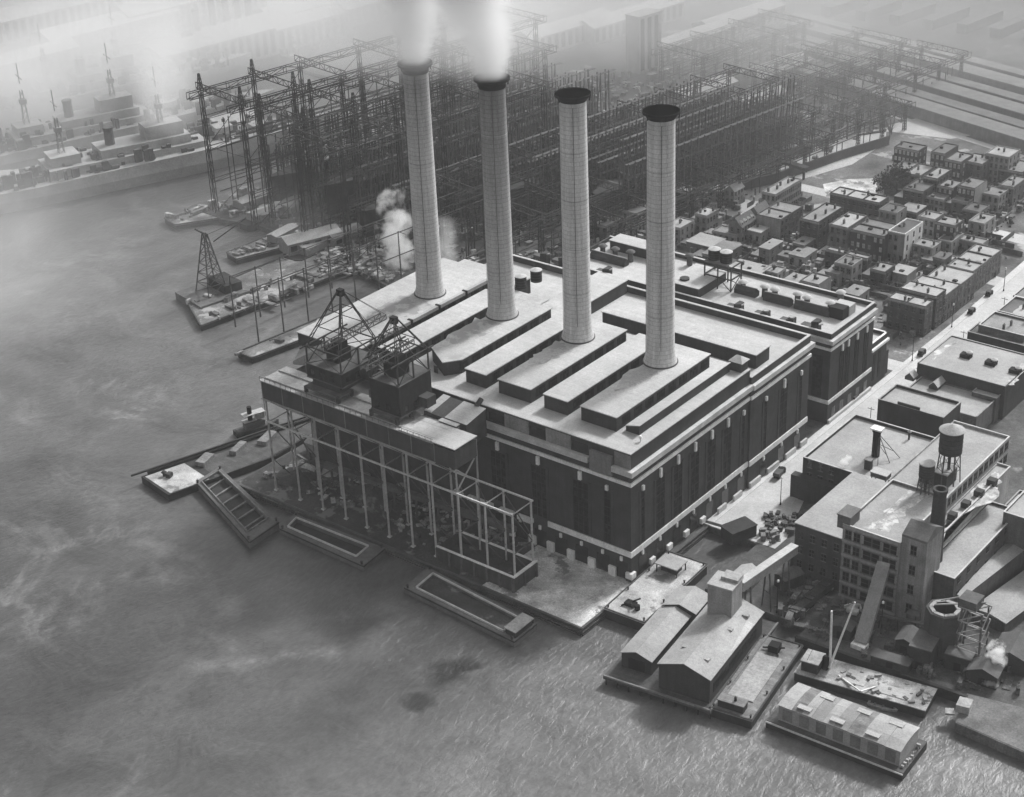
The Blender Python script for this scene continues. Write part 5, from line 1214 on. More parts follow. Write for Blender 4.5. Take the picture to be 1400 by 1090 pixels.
# water towers
def water_tower(px, py, zt, r, h, leg, lab, cone=True):
    x, y = P(px, py, zt); zb = zt-h
    t = thing('water_tower', lab, 'water tower', (x,y,zb-leg))
    MB().lathe([(r,zb),(r,zt)], x, y, 24).build('tank', M['steeldark'], t, True)
    if cone: MB().lathe([(r+.35,zt+.002),(r+.3,zt+.15),(.1,zt+r*.55)], x, y, 24).build('roof', M['gravel2'], t)
    else: MB().lathe([(r+.1,zt+.002),(r+.05,zt+.25),(.3,zt+.3)], x, y, 24).build('roof', M['gravel'], t)
    hb = MB()
    for i in range(5): hb.lathe([(r+.01,zb+h*(i+.5)/5),(r+.06,zb+h*(i+.5)/5+.05),(r+.01,zb+h*(i+.5)/5+.1)], x, y, 24, False)
    hb.build('hoop', M['soot'], t)
    n = 6
    for i in range(n):
        a = 2*math.pi*i/n+.4; MB().bar((x+r*.85*math.cos(a),y+r*.85*math.sin(a),zb),(x+r*1.05*math.cos(a),y+r*1.05*math.sin(a),zb-leg),.28).build('leg', M['steelmid'], t)
    mb = MB()
    for i in range(n):
        a = 2*math.pi*i/n+.4; c = 2*math.pi*(i+1)/n+.4
        mb.bar((x+r*.9*math.cos(a),y+r*.9*math.sin(a),zb-leg*.05),(x+r*1.0*math.cos(c),y+r*1.0*math.sin(c),zb-leg*.6),.12)
        mb.bar((x+r*math.cos(a),y+r*math.sin(a),zb-leg*.55),(x+r*math.cos(c),y+r*math.sin(c),zb-leg*.55),.14)
    mb.build('brace', M['steelmid'], t)
    MB().tube((x,y,zb),(x,y,zb-leg),.4,10).build('riser', M['steeldark'], t)
water_tower(1302, 588, 38.5, 2.9, 6.2, 8.4, 'big wooden water tower with a pale cone roof above the factory')
water_tower(1268, 634, 31.5, 1.9, 3.6, 4.4, 'smaller flat topped water tank left of the big water tower', False)
x, y = P(1279,645,26)
t = thing('roof_structure', 'dark brick lift house under the big water tower', 'roof house', (x,y,23.4)); MB().box(x-3,x+4,y-2,y+4,23,27).build('wall', M['brick'], t); MB().box(x-3.2,x+4.2,y-2.2,y+4.2,27.002,27.3).build('roof', M['gravel2'], t)
# chimney with frame and steam on the near warehouse
x, y = P(1197,622,13.4)
t = thing('guyed_stack', 'dark guyed iron chimney standing on the street side warehouse roof', 'chimney', (x,y,13.2))
MB().lathe([(1.1,13.1),(1.05,20.5),(1.3,20.6),(1.3,21.4),(.8,21.5)], x, y, 16).build('shaft', M['soot'], t, True); MB().box(x-1.6,x+1.6,y-1.3,y+1.3,21.4,21.8).build('cap', M['stone'], t)
mb = MB()
for dx, dy in ((5,-1.5),(6,2.5),(3,-4.5)):
    mb.bar((x+.6,y,20),(x+dx,y+dy,13.2),.16).bar((x+.6,y,17),(x+dx*.7,y+dy*.7,15.2),.12)
mb.build('stay', M['steelmid'], t)
x, y = P(1187,640,13.4); t = thing('roof_shed', 'small dark shed left of the guyed chimney on the warehouse roof', 'shed', (x,y,13.2)); MB().box(x-.9,x+.9,y-.7,y+.7,13.13,16).build('wall', M['brick'], t); MB().box(x-1.1,x+1.1,y-.9,y+.9,16.002,16.2).build('roof', M['tar'], t)
x, y = P(1204,652,15.5); t = thing('roof_shed', 'pale roofed hut raised on stilts at the warehouse roof edge', 'shed', (x,y,13.2))
MB().box(x-2.3,x+2.3,y-1.4,y+1.4,15.6,16.9).build('wall', M['shed'], t); MB().box(x-2.5,x+2.5,y-1.6,y+1.6,16.902,17.1).build('roof', M['gravel'], t)
mb = MB()
for a in (-2,2):
    for c in (-1.1,1.1): mb.bar((x+a,y+c,13.13),(x+a,y+c,15.6),.2)
mb.build('stilt', M['steelmid'], t)
x, y = P(1243,597,14); t = thing('roof_pipe', 'lone thin flue pipe near the back of the warehouse roof', 'pipe', (x,y,13.2)); MB().tube((x,y,13.12),(x,y,15.6),.3,10).build('pipe', M['steelmid'], t); MB().lathe([(.6,15.5),(.1,16.1)], x, y, 10).build('cowl', M['steel'], t)
# hopper tower on the shore
x, y = P(1292,832,14); hp = thing('coal_hopper', 'tall dark coal hopper with a round opening in its pale top', 'hopper', (x,y,2))
pl = [(x+4.2*math.cos(R(22.5+45*i))*1.05,y+4.2*math.sin(R(22.5+45*i))) for i in range(8)]; pi = [(x+3.2*math.cos(R(22.5+45*i)),y+3.2*math.sin(R(22.5+45*i))) for i in range(8)]
v = [(*p,2) for p in pl]+[(*p,14) for p in pl]+[(*p,14) for p in pi]+[(*p,10.5) for p in pi]
MB().add(v,[(i,(i+1)%8,8+(i+1)%8,8+i) for i in range(8)]+[(8+i,8+(i+1)%8,16+(i+1)%8,16+i) for i in range(8)]+[(16+i,16+(i+1)%8,24+(i+1)%8,24+i) for i in range(8)]+[tuple(range(24,32))]).build('bin', M['girder'], hp)
mb = MB()
for i in range(8): mb.bar((*pi[i],14.1),(*pi[(i+1)%8],14.1),.9,.2)
mb.build('rim', M['conc2'], hp)
x2, y2 = P(1330,865,10); fr = thing('hoist_tower', 'open steel hoist frame with zigzag bracing right of the coal hopper', 'frame', (x2,y2,2))
for a in (-3,3):
    for c in (-2.2,2.2): MB().bar((x2+a,y2+c,2),(x2+a*.8,y2+c*.8,17),.35).build('leg', M['steelmid'], fr)
mb = MB()
for k in range(4):
    z = 2.5+k*3.7
    for c in (-2.2,2.2):
        mb.bar((x2-3+.1*k,y2+c,z),(x2+3-.1*k,y2+c,z+3.7),.25).bar((x2-3,y2+c,z+3.7),(x2+3,y2+c,z+3.7),.25)
    for a in (-3,3): mb.bar((x2+a,y2-2.2,z),(x2+a,y2+2.2,z+3.7),.22)
mb.build('brace', M['steel'], fr)
MB().box(x2-3.4,x2+1,y2-2.2,y2+2.2,17,19.5).build('head_house', M['steelmid'], fr)
mb = MB(); mb.bar((x2-9.5,y2-1,14.6),(x2+2,y2+1,18.6),.3).bar((x2-9,y2+1.5,14.6),(x2-3,y2+2,18),.3); mb.build('boom', M['steel'], fr)
# yard clutter, lamps, motor vehicles
def lamp(px, py, lab, arm=0, h=8):
    x, y = P(px, py, 2); t = thing('street_lamp', lab, 'lamp post', (x,y,2)); MB().tube((x,y,2),(x,y,2+h),.13,8,.08).build('post', M['soot'], t); MB().lathe([(.28,2),(.2,2.7)], x, y, 8).build('foot', M['soot'], t)
    if arm: MB().bar((x,y,2+h-.2),(x+2.2,y,2+h),.1).build('arm', M['soot'], t); MB().lathe([(.12,1.75+h),(.4,1.55+h),(.38,1.45+h)], x+2.2, y, 10).build('lamp_head', M['steel'], t)
    else: MB().lathe([(.1,2+h),(.3,2.1+h),(.3,2.6+h),(.08,2.8+h)], x, y, 10).build('lamp_head', M['stone'], t)
lamp(1067,690,'lone lamp post in the open street end near the warehouse')
lamp(1153,540,'lamp post on the pavement before the switch house',1,7); lamp(1247,494,'lamp post with a bracket arm at the cross street',1,9)
lamp(1301,448,'lamp post on the street by the dark corner house',0,8); lamp(1062,838,'white topped lamp post in the yard right of the pier shed',0,9); lamp(1204,868,'white topped lamp post at the foot of the coal chute',0,9)
lamp(1372,398,'farthest lamp post along the street row',0,8)
def car(px, py, rz, lab, truck=False, name='car'):
    x, y = P(px, py, 2); t = thing(name, lab, 'truck' if truck else 'car', (x,y,2), rz=rz)
    L = 5.6 if truck else 4.0
    MB().box(-.75,.75,-L/2,L/2,.5,1.0).box(-.62,.62,L/2-1.5,L/2-.1,1.002,1.45).build('body', M['soot'], t, local=True)
    if truck:
        MB().box(-.8,.8,.4,1.4,1.0,2.1).build('cab', M['soot'], t, local=True); MB().box(-.95,.95,-L/2,.3,1.05,2.0).build('load_bed', M['steelmid'], t, local=True)
    else:
        MB().box(-.7,.7,-1.5,.6,1.0,1.9).build('cabin', M['soot'], t, local=True); MB().box(-.74,.74,-1.55,.65,1.902,1.98).build('roof', M['steelmid'], t, local=True)
        MB().box(-.715,.715,-1.2,.3,1.3,1.75).build('window', M['glass'], t, local=True)
    wb = MB().lathe([(.42,-.1),(.45,0),(.42,.1)], 0, 0, 14); w0 = wb.build('wheel', M['soot'], t, local=True); w0.rotation_euler = (0,R(90),0); w0.location = (-.78,L/2-.8,.44)
    for a, c in ((.78,L/2-.8),(-.78,-L/2+.8),(.78,-L/2+.8)):
        q = copy_one(w0, t, (a,c,.44)); q.rotation_euler = (0,R(90),0)
car(1066,650,R(8),'dark truck standing in the sunlit open street end',True,'truck')
car(1168,548,R(2),'dark car parked before the switch house'); car(1260,485,R(4),'dark car parked at the cross street corner'); car(1328,428,R(3),'dark car driving along the far street')
car(1352,404,R(3),'farthest small dark car on the street')
rnd = random.Random(9)
def clutter(px, py, n, s, lab, name='scrap_heap', hgt=1.6, m='steelmid', sx=1.0):
    x, y = P(px, py, 2); mb = MB()
    for i in range(n):
        a = rnd.random()*6.28; r_ = math.sqrt(rnd.random())*s; mb.obox(x+r_*math.cos(a)*sx, y+r_*math.sin(a), 1.9, 2.2+rnd.random()*hgt, .4+rnd.random()*1.6, .3+rnd.random()*1.0, rnd.random()*3)
    o = mb.build(name, M[m]); tag(o, lab, 'pile'); return o
clutter(1070,716,46,5.5,'heap of dark scrap and crates at the open street end',m='steelmid')
clutter(1052,735,18,3.2,'smaller heap of pale crates at the slip head','crate_heap',1.8,'wood')
clutter(1130,800,18,3,'pale timber stack in the yard below the brick warehouse','timber_heap',1,'conc2'); clutter(1110,815,12,2.4,'low heap of timber by the shore lamp post','timber_heap',1,'wood')
clutter(1150,770,14,2.2,'pale rubble beside the concrete factory corner','rubble_heap',1.2,'stone'); clutter(1168,832,18,2.4,'pale lumber pile at the chute foot','lumber_heap',1.0,'stone')
clutter(1230,352,30,5,'debris strewn back yard behind the wide dark block','debris_heap',1,'stucco'); clutter(1218,385,36,6,'debris strewn yard behind the dark corner house','debris_heap',1,'stucco'); clutter(1262,362,26,4,'yard debris below the small pale roofed house','debris_heap',.9,'stucco')
clutter(1108,368,20,4,'scattered yard debris behind the pale strip roof house','debris_heap',.8,'stucco')
t = thing('slip_shed', 'small pale roofed hut at the head of the dark slip', 'shed', (*P(1018,790,4),2)); x, y = P(1018,790,4)
MB().gable(x-2.6,x+2.6,y-3,y+3,2,5,6.4,'y').build('wall', M['shed'], t); MB().pitch(x-2.6,x+2.6,y-3,y+3,5,6.4,'y').build('roof', M['gravel'], t)
x, y = P(1010,725,4); t = thing('dark_shed', 'dark timber shed overhanging the slip head', 'shed', (x,y,2)); MB().obox(x,y,2,5.4,5,8,R(-20)).build('wall', M['hull'], t); MB().obox(x,y,5.402,5.6,5.4,8.4,R(-20)).build('roof', M['hull'], t)
o = MB().bar((-.5,33.9,2.9),(13,35,2.9),.2,.9); f = o.build('street_fence', M['steel']); tag(f, 'pale railing fence closing the street end above the slip', 'fence')
# trees
def tree(px, py, h, r, lab, n=900, bare=False, group=None, seed=0):
    rr = random.Random(seed); x, y = P(px, py, 2); t = thing('tree', lab, 'tree', (x,y,2), group)
    tk = MB(); tk.tube((x,y,2),(x+.2,y,2+h*.45),.35,8,.2)
    for i in range(7 if not bare else 16):
        a = rr.random()*6.28; z = 2+h*(.3+.2*rr.random()); q = (x+r*.7*math.cos(a),y+r*.7*math.sin(a),2+h*(.6+.35*rr.random())); tk.tube((x+.1,y,z),q,.14,5,.04)
    tk.build('trunk', M['bark'], t)
    if bare: return
    cl = [(rr.gauss(0,.45),rr.gauss(0,.45),rr.gauss(0,.32)) for _ in range(16)]; mb = MB()
    for i in range(n):
        c = cl[rr.randrange(16)]; v = Vector((rr.gauss(0,1),rr.gauss(0,1),rr.gauss(0,1))).normalized()*(.36*rr.random()**.4)
        p = Vector((x+(c[0]+v.x)*r, y+(c[1]+v.y)*r, 2+h*.66+(c[2]+v.z)*h*.42)); s = .2+rr.random()*.3
        a = Vector((rr.gauss(0,1),rr.gauss(0,1),rr.gauss(0,1))).normalized()*s; b_ = a.orthogonal().normalized()*s*.7
        mb.quad(p-a,p-b_,p+a,p+b_)
    mb.build('crown', M['leaf'], t)
tree(1212,272,11,4.6,'dense dark tree beside the long dark hall',seed=1); tree(1226,266,12,5,'taller dark tree right of the dense dark tree',seed=2); tree(1238,274,9,3.6,'small dark tree against the gable ended house',seed=3)
for i, (px, py) in enumerate(((1120,185),(1136,180),(1152,178),(1206,170),(1222,170),(1232,168),(1216,190))):
    tree(px, py, 9, 3, 'bare leafless tree on the park edge beyond the town', 0, True, 'bare trees on the park edge', 20+i)
for i, (px, py) in enumerate(((1145,134),(1158,130),(1166,142),(1132,128),(1180,160),(1195,152))):
    tree(px, py, 8, 5, 'hazy dark bush tree beyond the rail yard', 500, False, 'hazy trees beyond the rail yard', 40+i)

# back yard fences, sheds and drying ground between the houses
rnd = random.Random(5)
boxes = [(o.location.x, o.location.y) for o in bpy.data.objects if o.get('category') == 'house' and o.parent is None]
mb = MB(); lit = MB()
for (x, y) in boxes:
    for k in range(5):
        a, c = x+(rnd.random()-.5)*26, y+(rnd.random()-.5)*26; L_ = 4+rnd.random()*9
        if a > -7: continue
        if k % 2: mb.box(a,a+L_,c,c+.12,2,3.9)
        else: mb.box(a,a+.12,c,c+L_,2,3.9)
    for k in range(22):
        a, c = x+(rnd.random()-.5)*26, y+(rnd.random()-.5)*26
        if a > -6: continue
        s_ = .4+rnd.random()**2*2.6; lit.obox(a,c,1.98,2.3+rnd.random()**2*2.6,s_,s_*(.4+rnd.random()*.8),rnd.random()*.4)
tag(mb.build('yard_fences', mat('board_fence', .09, .4, .5)), kind='stuff')
tag(lit.build('yard_litter', mat('back_yard_litter', .12, .9, .12, stain=(.56,.4,.15))), kind='stuff')

# the grimy yard between the factory and the shore
def yshed(px, py, lx, ly, h, ang, lab, wall='hull', roof='slate', gab=True):
    x, y = P(px, py, 2); t = thing('yard_shed', lab, 'shed', (x,y,2), rz=R(ang))
    if gab: MB().gable(-lx/2,lx/2,-ly/2,ly/2,0,h,h+lx*.2).build('wall', M[wall], t, local=True); MB().pitch(-lx/2,lx/2,-ly/2,ly/2,h,h+lx*.2,'y',.15,.25).build('roof', M[roof], t, local=True)
    else: MB().box(-lx/2,lx/2,-ly/2,ly/2,0,h).build('wall', M[wall], t, local=True); MB().box(-lx/2-.2,lx/2+.2,-ly/2-.2,ly/2+.2,h+.002,h+.25).build('roof', M[roof], t, local=True)
    MB().box(-.8,.8,-ly/2-.06,-ly/2-.003,.1,2.2).build('door', M['soot'], t, local=True)
    return t
yshed(1262,905,5,7,6,8,'tall dark tarred shed left of the coal hopper foot',gab=False)
yshed(1240,885,4,6,3.5,8,'low dark lean shed between the coal chute and the hopper')
yshed(1312,910,6,5,4,8,'dark shed under the open hoist tower',gab=False)
yshed(1345,930,7,5,3.4,8,'low sooty shed at the shore right of the hoist tower')
yshed(1152,868,5,4,3,8,'small dark shed left of the coal chute foot')
yshed(1078,800,4,6,3.4,-20,'dark shed behind the pier shed hoist house')
yshed(1100,770,4.5,7,3.6,0,'sooty shed at the wall of the shore warehouse')
yshed(1218,912,9,3,2.6,8,'long low dark shed on the bulkhead behind the derrick boat',gab=False)
yshed(1385,905,8,9,4,8,'dark low roofed shed at the right edge of the yard')
for i, (px, py, lab) in enumerate(((1096,836,'dark coal wagon nearest the shore on the yard track'),(1117,818,'middle dark coal wagon on the yard track'),(1137,801,'dark coal wagon farthest from the shore on the yard track'))):
    x, y = P(px, py, 2); t = thing('coal_wagon', lab, 'wagon', (x,y,2), 'coal wagons on the yard track', rz=R(-4))
    MB().box(-1.4,1.4,-4.4,4.4,.9,1.1).box(-1.4,-1.25,-4.4,4.4,1.1,2.5).box(1.25,1.4,-4.4,4.4,1.1,2.5).box(-1.25,1.25,-4.4,-4.25,1.1,2.5).box(-1.25,1.25,4.25,4.4,1.1,2.5).build('body', M['steeldark'], t, local=True)
    MB().box(-1.2,1.2,-4.2,4.2,1.12,2.1+.2*i).build('coal', M['coal'], t, local=True)
    for c in (-3,3): MB().box(-1.1,1.1,c-.9,c+.9,.1,.89).build('bogie', M['soot'], t, local=True)
mb = MB(); 
for dx in (-.75,.75):
    a = P(1085,848,2); c = P(1165,772,2); mb.bar((a[0]+dx,a[1],2.08),(c[0]+dx,c[1],2.08),.16)
tag(mb.build('yard_track', M['steel']), 'pair of rails running inland through the factory yard', 'track')
pr_ = thing('pipe_rack', 'pipe bridge on posts crossing the yard toward the coal hopper', 'pipe', (*P(1230,870,2),2))
a = Vector((*P(1196,838,6),6)); c = Vector((*P(1285,858,6),6)); s_ = Vector((0,.35,0))
mb = MB().tube(a-s_,c-s_,.22,8).tube(a+s_,c+s_,.16,8); mb.build('pipe', M['steelmid'], pr_)
for k in (.08,.36,.64,.92): q = a.lerp(c,k); MB().bar((q.x,q.y,2),(q.x,q.y,5.9),.2).build('post', M['steeldark'], pr_)
x, y = P(1247,858,2); t = thing('yard_tank', 'upright dark tank in the factory yard left of the hopper', 'tank', (x,y,2)); MB().lathe([(1.6,2),(1.6,6.2),(1.5,6.4),(.2,6.9)], x, y, 18).build('shell', M['steelmid'], t, True); MB().tube((x+1.2,y-1.2,2),(x+1.2,y-1.2,6.4),.1,6).build('pipe', M['soot'], t)
rnd = random.Random(21); mb = MB()
for i in range(420):
    px, py = 1065+rnd.random()*330, 755+rnd.random()*200
    x, y = P(px, py, 2)
    if y < 6 or (b9[0]-1 < x < 150 and y > b9[2]-1) or (b8[0]-1 < x < b8[1] and y > b8[2]-1): continue
    s_ = .3+rnd.random()**2*2.6; mb.obox(x,y,1.98,2.2+rnd.random()**2*2.2,s_*(1+rnd.random()*1.5),s_*.6,rnd.choice((.15,1.7))+rnd.random()*.4)
tag(mb.build('factory_yard_litter', mat('factory_litter', .085, .9, .2, stain=(.6,.3,.25))), kind='stuff')
# overhead wires and poles along the street
pz = []
for k, (px, py) in enumerate(((1126,622),(1188,566),(1240,520),(1296,470),(1345,420))):
    x, y = 13.2, 72+k*31
    t = thing('utility_pole', 'slim wooden utility pole with a crossarm on the right pavement', 'pole', (x,y,2), 'utility poles along the right pavement'); MB().tube((x,y,2),(x,y,11),.13,7,.09).build('pole', M['bark'], t); MB().bar((x-1.1,y,10.4),(x+1.1,y,10.4),.14).build('crossarm', M['bark'], t)

# darker mottled patches on the monitor roofs, river side of each smokestack
M['darkpatch'] = mat('mottled_dark_roof', .36, .25, .08, stain=(.5,.25,.16))
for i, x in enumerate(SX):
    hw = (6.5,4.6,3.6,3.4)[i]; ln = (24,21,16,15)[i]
    patch(pp, [(x-hw,34),(x-hw*.9,34-ln*.6),(x-hw*.4,34-ln),(x+hw*.5,34-ln*.9),(x+hw*.9,34-ln*.4),(x+hw,34)], 43.412, 'dark_roof_patch', 'darkpatch', 90+i, 1.6)
# ------------------------------------------------------------------ navy yard: piers, ships, shipway gantries
YR = R(-8)
M['pierdeck'] = mat('pier_deck', .15, .6, .15, stain=(.55,.34,.12))
def piers():
    def pier(poly, lab, z=2.0):
        cx = sum(p[0] for p in poly)/len(poly); cy = sum(p[1] for p in poly)/len(poly)
        t = thing('pier', lab, 'pier', (cx,cy,0)); MB().prism(poly,-1,z-.25).build('piling', M['hull'], t); MB().prism(poly,z-.248,z+.03).build('deck', M['pierdeck'], t)
        m = MB(); 
        for a, b in zip(poly, poly[1:]+poly[:1]): m.bar((*a,z+.2),(*b,z+.2),.5,.4)
        m.build('edge_beam', M['wood2'], t); return t
    pier([P(325,482),P(345,490),(-165,96),(-176,104.5)], 'long narrow bare pier nearest the power house')
    pier([P(253,408),P(275,446),(-199,114),(-229,118)], 'broad pier carrying the floating crane at its tip')
    pier([P(310,346),P(324,355),(-233,120),(-250,121)], 'short dark pier beyond the broad crane pier')
    pier([P(225,299),P(240,308),(-280,118),(-294,119)], 'farthest low pier reaching past the ship')
    pier([P(400,318),P(412,326),(-226,121),(-233,121)], 'stubby pier root between two slips')
piers()
# barges and lighters lying in the slips
def lump(px, py, L, Wd, rz, lab, z=2.4, cab=True):
    x, y = P(px, py, 1); t = thing('lighter', lab, 'barge', (x,y,0), rz=rz)
    MB().prism([(-Wd/2,-L/2+1.5),(-Wd*.3,-L/2),(Wd*.3,-L/2),(Wd/2,-L/2+1.5),(Wd/2,L/2),(-Wd/2,L/2)],-.6,z).build('hull', M['hull'], t, local=True)
    if cab:
        MB().box(-Wd*.4,Wd*.4,-L*.3,L*.42,z,z+2.6).build('deckhouse', M['shed'], t, local=True)
        MB().pitch(-Wd*.4,Wd*.4,-L*.3,L*.42,z+2.6,z+3.3,'y',.15,.2).build('deckhouse_roof', M['gravel2'], t, local=True)
for i, (px, py, L, Wd, rz, lab) in enumerate(((347,282,26,8,-.1,'roofed lighter tied at the far pier'),(362,300,22,8,-.05,'second roofed lighter in the far slip'),(388,291,20,7,-.05,'pale roofed lighter under the gantries'),(407,288,24,8,.05,'large pale shed barge nearest the shipway shore'),(430,343,26,10,.0,'pale roofed barge in the slip behind the broad pier'),(385,330,18,6,.1,'small dark lighter in the middle slip'))):
    lump(px, py, L, Wd, rz, lab)
# floating crane at the broad pier
x, y = P(290,398,3); t = thing('floating_crane', 'floating crane with a tall lattice tower at the broad pier tip', 'crane', (x,y,0), rz=R(-12))
MB().box(-9,9,-10,12,-.8,2.8).build('pontoon', M['hullgrey'], t, local=True); MB().box(-6,6,2,9,2.802,6).build('machine_house', M['hull'], t, local=True)
for a in (-4.5,4.5):
    for c in (-4,4):
        m = MB(); p = Vector((a,c,2.8)); q = Vector((a*.15,c*.15,25)); m.bar(p,q,.4)
        m.build('leg', M['steelmid'], t, local=True)
m = MB()
for k in range(6):
    s0_, s1_ = 1-.85*k/6, 1-.85*(k+1)/6; z0, z1 = 2.8+22.2*k/6, 2.8+22.2*(k+1)/6
    for (a, c), (b, d) in (((-1,-1),(1,-1)),((1,-1),(1,1)),((1,1),(-1,1)),((-1,1),(-1,-1))):
        m.bar((a*4.5*s0_,c*4*s0_,z0),(b*4.5*s1_,d*4*s1_,z1),.22).bar((a*4.5*s1_,c*4*s1_,z1),(b*4.5*s1_,d*4*s1_,z1),.2)
m.build('lattice', M['steelmid'], t, local=True)
m = MB(); m.bar((0,0,25),(-3,-2,26.5),.5).bar((2,2,22),(9,12,30),.35).bar((.5,0,24.6),(9,12,30),.15); m.build('boom', M['steelmid'], t, local=True)
# trolley pole lines along the piers
def poleline(x, y0, y1, n, h, lab):
    t = thing('pole_line', lab, 'pole line', (x,y0,2)); m = MB().tube((0,0,0),(0,0,h),.3,6,.2); p0 = m.build('pole', M['steelmid'], t, local=True)
    d = (y1-y0)/(n-1)
    for i in range(1, n): copy_one(p0, t, (i*d*.12, i*d, 0))
    m = MB()
    for z in (h*.98, h*.55): m.bar((0,0,z),((y1-y0)*.12,y1-y0,z),.25,.3)
    m.build('beam', M['steelmid'], t, local=True)
    m = MB()
    for i in range(n): m.bar((i*d*.12,i*d,h),(i*d*.12+4,i*d-.5,h),.2)
    m.build('cross_arm', M['steelmid'], t, local=True)
poleline(-183.5, 46, 152, 11, 20, 'line of tall steel poles with two cross beams on the near pier')
poleline(-199, 50, 156, 11, 19, 'second line of steel poles running along the broad pier')
poleline(-153, 92, 200, 10, 14, 'pole line with cross beams on the shore behind the power house')
# lattice mast mesh
def lattice(mb, x, y, z0, z1, w, w2=None, n=8, b=.26, d=.12):
    w2 = w2 or w
    def c(i, k): s = w+(w2-w)*k; return Vector((x+(-s,s,s,-s)[i]/2, y+(-s,-s,s,s)[i]/2, z0+(z1-z0)*k))
    for i in range(4):
        mb.bar(c(i,0), c(i,1), b)
        for k in range(n): mb.bar(c(i,k/n), c((i+1) % 4,(k+1)/n), d)
    return mb
def gantry(ox, oy, W, ys, h, lab, cross=True, mid=True, w=1.7, tip=0.0, group='shipway gantries of the navy yard'):
    """two rows of lattice columns along local y carrying crane girders; x across"""
    t = thing('shipway_gantry', lab, 'gantry', (ox,oy,2), group, rz=YR)
    jr = random.Random(int(ox*7+oy)); ys = [y+(jr.random()-.5)*9 for y in ys]
    c0 = lattice(MB(), 0, 0, 0, h, w, w*.7, 9, .3, .13).build('column', M['steelfar'], t, local=True); c0.location = (0, ys[0], 0)
    for i, y in enumerate(ys):
        for x in (0, W):
            if i == 0 and x == 0: continue
            copy_one(c0, t, (x, y, 0))
    n = len(ys)
    for x in (0, W):
        m = MB()
        for dx in (-1, 1): m.truss((x+dx,ys[0]-6,h+.5),(x+dx,ys[-1]+6,h+.5),2.6,.6,2*n+4,.3)
        m.build('crane_girder', M['steelfar'], t, local=True)
        if mid:
            m = MB(); m.truss((x,ys[0],h*.55),(x,ys[-1],h*.55),2,.6,2*n,.26); m.truss((x,ys[0],h*.8),(x,ys[-1],h*.8),1.6,.6,2*n,.22); m.truss((x,ys[0],h*.28),(x,ys[-1],h*.28),1.6,.6,2*n,.24)
            for a, b in zip(ys, ys[1:]): m.bar((x,a,0),(x,b,h*.28),.18).bar((x,b,h*.28),(x,a,h*.55),.18).bar((x,a,h*.55),(x,b,h-3),.18)
            m.build('wall_bracing', M['steelfar'], t, local=True)
    # thin intermediate posts and staging lines fill the frame
    pp0 = MB().bar((0,0,0),(0,0,h*.86),.3).build('post', M['steelfar'], t, local=True); first = True
    for x in (W*.18, W*.5, W*.82, 0, W):
        for a, b in zip(ys, ys[1:]):
            for k in ((.33,.66) if W > 20 else (.5,)):
                if x == W*.5 and jr.random() < .4: continue
                hz = .45+.55*jr.random()
                q = pp0 if first else copy_one(pp0, t); first = False
                q.location = (x+(jr.random()-.5)*2, a+(b-a)*k, 0); q.scale = (1,1,hz)
    m = MB()
    for k in range(5):
        z = h*(.2+.13*k); x = W*(.18,.5,.82,.34,.66)[k]; m.bar((x,ys[0],z),(x,ys[-1]*(.6+.4*jr.random()),z),.3)
    m.build('staging_beam', M['steelfar'], t, local=True)
    if cross:
        for y in ys:
            m = MB(); m.truss((-3,y,h+3),(W+3,y,h+2.4),2.4,.6,10,.3); m.build('cross_truss', M['steelfar'], t, local=True)
    if tip:
        for y in ys[:2]:
            for x in (0, W): lattice(MB(), x, y, h+.5, h+tip, 1.6, .5, 4, .3, .16).build('mast_head', M['steelfar'], t, local=True)
    return t
ey = Vector((math.sin(-YR), math.cos(YR)))     # along the ways
ex = Vector((math.cos(YR), math.sin(YR)))
def yard(u, v, o=Vector((-287,121))):
    p = o+ex*u+ey*v; return p.x, p.y
def rng(a, b, d): return [a+d*i for i in range(int((b-a)/d)+1)]
gantry(*yard(0,0), 27, rng(0,160,26), 50, 'tall shipway gantry farthest left, beside the moored warship', tip=7)
gantry(*yard(29,10), 27, rng(0,125,24), 47, 'tall shipway gantry second from the warship', tip=6)
gantry(*yard(58,6), 27, rng(0,105,24), 44, 'tall shipway gantry third from the warship, dark with staging')
gantry(*yard(88,34), 24, rng(0,190,22), 25, 'lower shipway gantry behind the leftmost smokestack', cross=True)
gantry(*yard(114,52), 22, rng(0,170,20), 17, 'lower shipway gantry behind the two middle smokestacks')
gantry(*yard(137,78), 13, rng(0,180,18), 11, 'low craneway frame behind the power house', mid=False, w=1.2)
gantry(*yard(70,250), 26, rng(0,90,22), 13, 'far gantry fading into haze above the third smokestack', w=1.6)
gantry(*yard(108,240), 22, rng(0,90,18), 13, 'far low craneway fading into haze above the rightmost smokestack', mid=False, w=1.2)
gantry(*yard(20,250), 26, rng(0,72,24), 16, 'far tall gantry fading into smoke beyond the chimneys', w=1.6)
